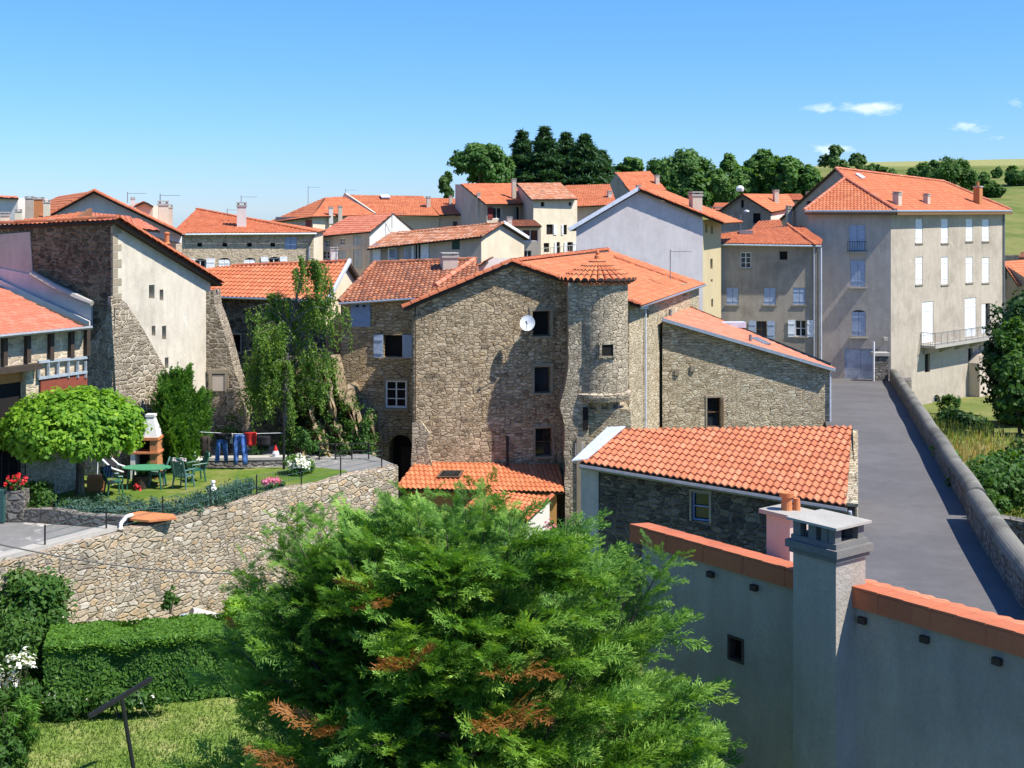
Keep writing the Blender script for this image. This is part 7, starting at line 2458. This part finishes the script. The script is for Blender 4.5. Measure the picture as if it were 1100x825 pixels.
# dead sprays at a few clumps
dead = np.zeros(len(pos), bool)
for (x, y, rad) in ((298, 745, .22), (347, 758, .2), (462, 687, .2), (580, 733, .3), (318, 790, .15), (235, 700, .16), (555, 765, .12), (378, 662, .12)):
    c = ray(x, y).normalized()
    rel = pos - np.array(CAM); along = rel @ np.array(c)
    perp = np.linalg.norm(rel - along[:, None] * np.array(c), axis=1)
    cand = np.where(perp < .28)[0]
    if len(cand):
        near = cand[np.argmin(along[cand])]
        dead |= np.linalg.norm(pos - pos[near], axis=1) < rad * .2
half = rng.random(len(pos)) < .5
Vs, vs, mi = [], [], []
for T_, msk in ((T1, half), (T2, ~half)):
    V = place_sprays(T_, pos[msk], dirs[msk], size[msk], .35)
    k = V.shape[1] // 4
    n_ = msk.sum()
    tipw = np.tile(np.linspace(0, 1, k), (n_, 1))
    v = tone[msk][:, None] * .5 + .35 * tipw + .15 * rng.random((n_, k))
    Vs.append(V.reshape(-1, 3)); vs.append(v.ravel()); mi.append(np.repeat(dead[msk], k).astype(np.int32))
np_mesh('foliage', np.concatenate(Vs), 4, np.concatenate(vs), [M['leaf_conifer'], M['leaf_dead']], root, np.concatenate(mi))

# ============================================================ near building on the right
L0, R0 = XY(690, 14.7), XY(1100, 11.0)
dv = (R0 - L0).normalized()
R1 = R0 + dv * 3.0
h = House('near_house', 'near grey roughcast house wall topped by a red ridge, with a concrete chimney', 'house', (3, 13, 0))
f = h.facade(L0, R1, -1, [(690, 580), (1100, 690)])
ztop = zat(572, 14.7) - .10
f.top = [(0, ztop), (f.L, ztop)]
u0, u1, v0, v1 = f.rect(782, 684, 799, 711)
pts = f.hole(u0, u1, v0, v1, .14)
mb = MB(); mb.prism([f.at(u0, v0, -.12), f.at(u1, v0, -.12), f.at(u1, v1, -.12), f.at(u0, v1, -.12)], f.dirn() * .01)
vo = mb.build('vent', M['dark'], h.root)
mb = MB()
for (a0, a1, b0, b1) in ((u0, u0 + .025, v0, v1), (u1 - .025, u1, v0, v1), (u0 + .025, u1 - .025, v0, v0 + .025), (u0 + .025, u1 - .025, v1 - .025, v1)):
    mb.prism([f.at(a0, b0, -.08), f.at(a1, b0, -.08), f.at(a1, b1, -.08), f.at(a0, b1, -.08)], f.dirn() * .09)
mb.build('vent_frame', M['wood_dark'], vo)
n3 = Vector((-f.n.x, -f.n.y, 0))
Lb, Rb_ = L0 + n3.to_2d() * 3.2, R1 + n3.to_2d() * 3.2
sl = .30
h.back([(R1.x, R1.y, ztop), (Rb_.x, Rb_.y, ztop - 3.2 * sl), (Lb.x, Lb.y, ztop - 3.2 * sl), (L0.x, L0.y, ztop)], -1)
h.finish([M['roughcast']])
zr = ztop + .10
ra, rb = f.at(-.15, zr, .0), f.at(f.L, zr, .0)
rc, rd2 = rb + n3 * 3.4 - Vector((0, 0, 3.4 * sl)), ra + n3 * 3.4 - Vector((0, 0, 3.4 * sl))
r = tile_roof([ra, rb, rc, rd2], M['tile_barn'], 'roof', h.root, .205, .36, seg=6, h=.02, step=.012)
# L shaped ridge tiles
mb = MB()
n_t = 28
Lt = (f.L + .15) / n_t
for i in range(n_t):
    ua, ub = -.15 + Lt * i, -.15 + Lt * (i + 1) + .03
    o1, o2 = .035 + .003 * (i % 2), .055
    za, zb = zr + .052, zr + .057
    sk = .17
    A0 = [f.at(ua, za - sk, o1), f.at(ub, za - sk, o1), f.at(ub, zb, o1 + .004), f.at(ua, za, o1)]
    mb.prism(A0, f.dirn() * .022)
    bw = .24
    B0 = [f.at(ua, za, o1 + .022), f.at(ub, zb, o1 + .026), f.at(ub, zb - .03, -bw), f.at(ua, za - .03, -bw)]
    mb.prism([p + Vector((0, 0, .004)) for p in B0], (0, 0, .022))
ridge = mb.build('ridge_cap', M['tile_cap'], h.root)
for x in (765, 812, 928, 995, 1073):
    u, z = f.uz(x, 640)
    mb = MB(); q = f.at(u, ztop - .24, .0); mb.prism([f.at(u - .04, ztop - .16, .003), f.at(u + .04, ztop - .16, .003), f.at(u + .04, ztop - .1, .003), f.at(u - .04, ztop - .1, .003)], f.dirn() * .05); mb.build('rafter_end', M['wood_dark'], h.root)
# chimney
out = .30
ul, _ = f.uz(852, 700, out); ur, _ = f.uz(898, 700, out)
zsh = zat(598, 12.4)
def cb(ua, ub, oa, ob, z0, z1): 
    return [f.at(ua, z0, ob), f.at(ub, z0, ob), f.at(ub, z0, oa), f.at(ua, z0, oa)], Vector((0, 0, z1 - z0))
mb = MB(); mb.prism(*cb(ul, ur, -.14, out, -1, zsh)); ch = mb.build('chimney', M['roughcast'], h.root)
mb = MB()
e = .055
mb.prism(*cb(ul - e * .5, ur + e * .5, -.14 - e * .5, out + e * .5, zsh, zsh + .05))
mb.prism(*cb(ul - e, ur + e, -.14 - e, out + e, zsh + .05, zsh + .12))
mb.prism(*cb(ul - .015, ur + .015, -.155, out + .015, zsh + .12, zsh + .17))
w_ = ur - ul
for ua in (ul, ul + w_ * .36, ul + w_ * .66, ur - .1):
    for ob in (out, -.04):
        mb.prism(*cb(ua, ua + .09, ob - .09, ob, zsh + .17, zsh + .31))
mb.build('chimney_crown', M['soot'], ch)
mb = MB(); mb.prism(*cb(ul - .045, ur + .045, -.18, out + .05, zsh + .312, zsh + .335)); mb.build('chimney_slab', M['concrete'], ch)
mb = MB(); mb.prism(*cb(ul + .12, ur - .12, .02, out - .14, zsh + .17, zsh + .30)); mb.build('flue_opening', M['dark'], ch)
# pinkish chimney further down the same roof
q = P(846, 600, 15.6)
rz = math.atan2(dv.y, dv.x)
mb = MB(); mb.box((q.x, q.y, zat(552, 15.6) - 1.6), .36, .34, 1.6, rz); c2 = mb.build('chimney', M['pink_render'], h.root)
zc = zat(552, 15.6)
mb = MB(); mb.box((q.x, q.y, zc), .50, .46, .05, rz); mb.build('chimney_slab', M['concrete'], c2)
for i, (ox, hh, rr) in enumerate(((-.01, .21, .075), (.105, .14, .05))):
    mb = MB(); c0 = (q.x + ox, q.y - .01 * i, zc + .05)
    mb.lathe(c0, [(rr * .95, 0), (rr * .8, hh * .7), (rr * .78, hh * .72), (rr * 1.15, hh * .74), (rr * 1.2, hh), (rr * .8, hh), (0, hh * .9)] if i == 0 else [(rr, 0), (rr * .8, hh), (rr * .6, hh), (0, hh * .9)], 14); mb.build('chimney_pot', M['terracotta'], c2)

# ============================================================ world, sun, view
w = bpy.data.worlds.new('World'); scene.world = w; w.use_nodes = True
nt = w.node_tree; nt.nodes.clear()
SUN_EL, SUN_AZ = R(54), R(20)          # azimuth: towards the camera side from +x
sv = Vector((math.cos(SUN_EL) * math.cos(SUN_AZ), -math.cos(SUN_EL) * math.sin(SUN_AZ), math.sin(SUN_EL)))
out = nt.nodes.new('ShaderNodeOutputWorld'); bg = nt.nodes.new('ShaderNodeBackground')
sky = nt.nodes.new('ShaderNodeTexSky'); sky.sky_type = 'NISHITA'; sky.sun_disc = False
sky.sun_elevation = SUN_EL
sky.sun_rotation = math.atan2(sv.x, sv.y)
sky.altitude = 100; sky.air_density = 1.0; sky.dust_density = .0; sky.ozone_density = 6.0
hs = nt.nodes.new('ShaderNodeHueSaturation'); hs.inputs['Saturation'].default_value = 1.04
nt.links.new(sky.outputs[0], hs.inputs['Color'])
tce = nt.nodes.new('ShaderNodeTexCoord'); sxz = nt.nodes.new('ShaderNodeSeparateXYZ'); nt.links.new(tce.outputs['Generated'], sxz.inputs[0])
rp = nt.nodes.new('ShaderNodeValToRGB'); nt.links.new(sxz.outputs[2], rp.inputs[0])
e_ = rp.color_ramp.elements
e_[0].position = 0.0; e_[0].color = (.60, .80, 1.22, 1); e_[1].position = .19; e_[1].color = (.62, 1.0, 1.42, 1)
tint = nt.nodes.new('ShaderNodeMix'); tint.data_type = 'RGBA'; tint.blend_type = 'MULTIPLY'; tint.inputs[0].default_value = 1
nt.links.new(hs.outputs[0], tint.inputs[6]); nt.links.new(rp.outputs[0], tint.inputs[7])
# a few fair weather clouds near the horizon
tcn = nt.nodes.new('ShaderNodeTexCoord')
def wm(op, a, b=None, c=None):
    n = nt.nodes.new('ShaderNodeVectorMath'); n.operation = op
    for i, v in enumerate((a, b, c)):
        if v is None: continue
        if hasattr(v, 'is_output'): nt.links.new(v, n.inputs[i])
        else: n.inputs[i].default_value = v
    return n
def mm(op, a, b=0.0, clamp=False):
    n = nt.nodes.new('ShaderNodeMath'); n.operation = op; n.use_clamp = clamp
    for i, v in enumerate((a, b)):
        if hasattr(v, 'is_output'): nt.links.new(v, n.inputs[i])
        else: n.inputs[i].default_value = v
    return n.outputs[0]
nz = nt.nodes.new('ShaderNodeTexNoise'); nz.inputs['Scale'].default_value = 45; nz.inputs['Detail'].default_value = 7; nz.inputs['Roughness'].default_value = .62
sc_ = wm('MULTIPLY', tcn.outputs['Generated'], (1, 1, 2.2)).outputs[0]
nt.links.new(sc_, nz.inputs['Vector'])
tot = None
for (px, py, wx, wy, amt) in ((935, 116, 40, 8, 1.0), (885, 117, 22, 7, .55), (895, 160, 38, 8, .6), (1046, 136, 22, 7, .75), (1088, 110, 16, 6, .5), (1072, 147, 16, 4, .25), (200, 60, 90, 14, .0)):
    cv = ray(px, py).normalized()
    dlt = wm('SUBTRACT', tcn.outputs['Generated'], tuple(cv)).outputs[0]
    dl = wm('MULTIPLY', dlt, (F / wx, F / wx, F / wy)).outputs[0]
    ln = wm('LENGTH', dl).outputs[1]
    m = mm('MULTIPLY', mm('SUBTRACT', 1.25, ln, True), amt)
    tot = m if tot is None else mm('MAXIMUM', tot, m)
cl = mm('MULTIPLY', mm('SUBTRACT', mm('ADD', tot, mm('MULTIPLY', nz.outputs[0], 2.4)), 1.5, True), .85, True)
clm = mm('MULTIPLY', cl, mm('GREATER_THAN', tot, .001))
mx = nt.nodes.new('ShaderNodeMix'); mx.data_type = 'RGBA'
nt.links.new(clm, mx.inputs[0]); nt.links.new(tint.outputs[2], mx.inputs[6]); mx.inputs[7].default_value = (9.5, 10.0, 10.6, 1)
nt.links.new(mx.outputs[2], bg.inputs[0])
bg.inputs[1].default_value = SKY
nt.links.new(bg.outputs[0], out.inputs[0])
sd = bpy.data.lights.new('sun', 'SUN'); sd.energy = SUN; sd.angle = R(.5); sd.color = (1.0, .955, .88)
so = bpy.data.objects.new('sun', sd); COL.objects.link(so)
so.rotation_euler = (-sv).to_track_quat('-Z', 'Y').to_euler()
so.location = (40, -10, 60)
vs_ = scene.view_settings
vs_.view_transform = 'Standard'; vs_.look = 'None'; vs_.exposure = EXPO; vs_.gamma = 1; vs_.use_curve_mapping = False
scene.cycles.max_bounces = 6; scene.cycles.diffuse_bounces = 3; scene.cycles.transmission_bounces = 2; scene.cycles.transparent_max_bounces = 4
scene.cycles.use_denoising = True
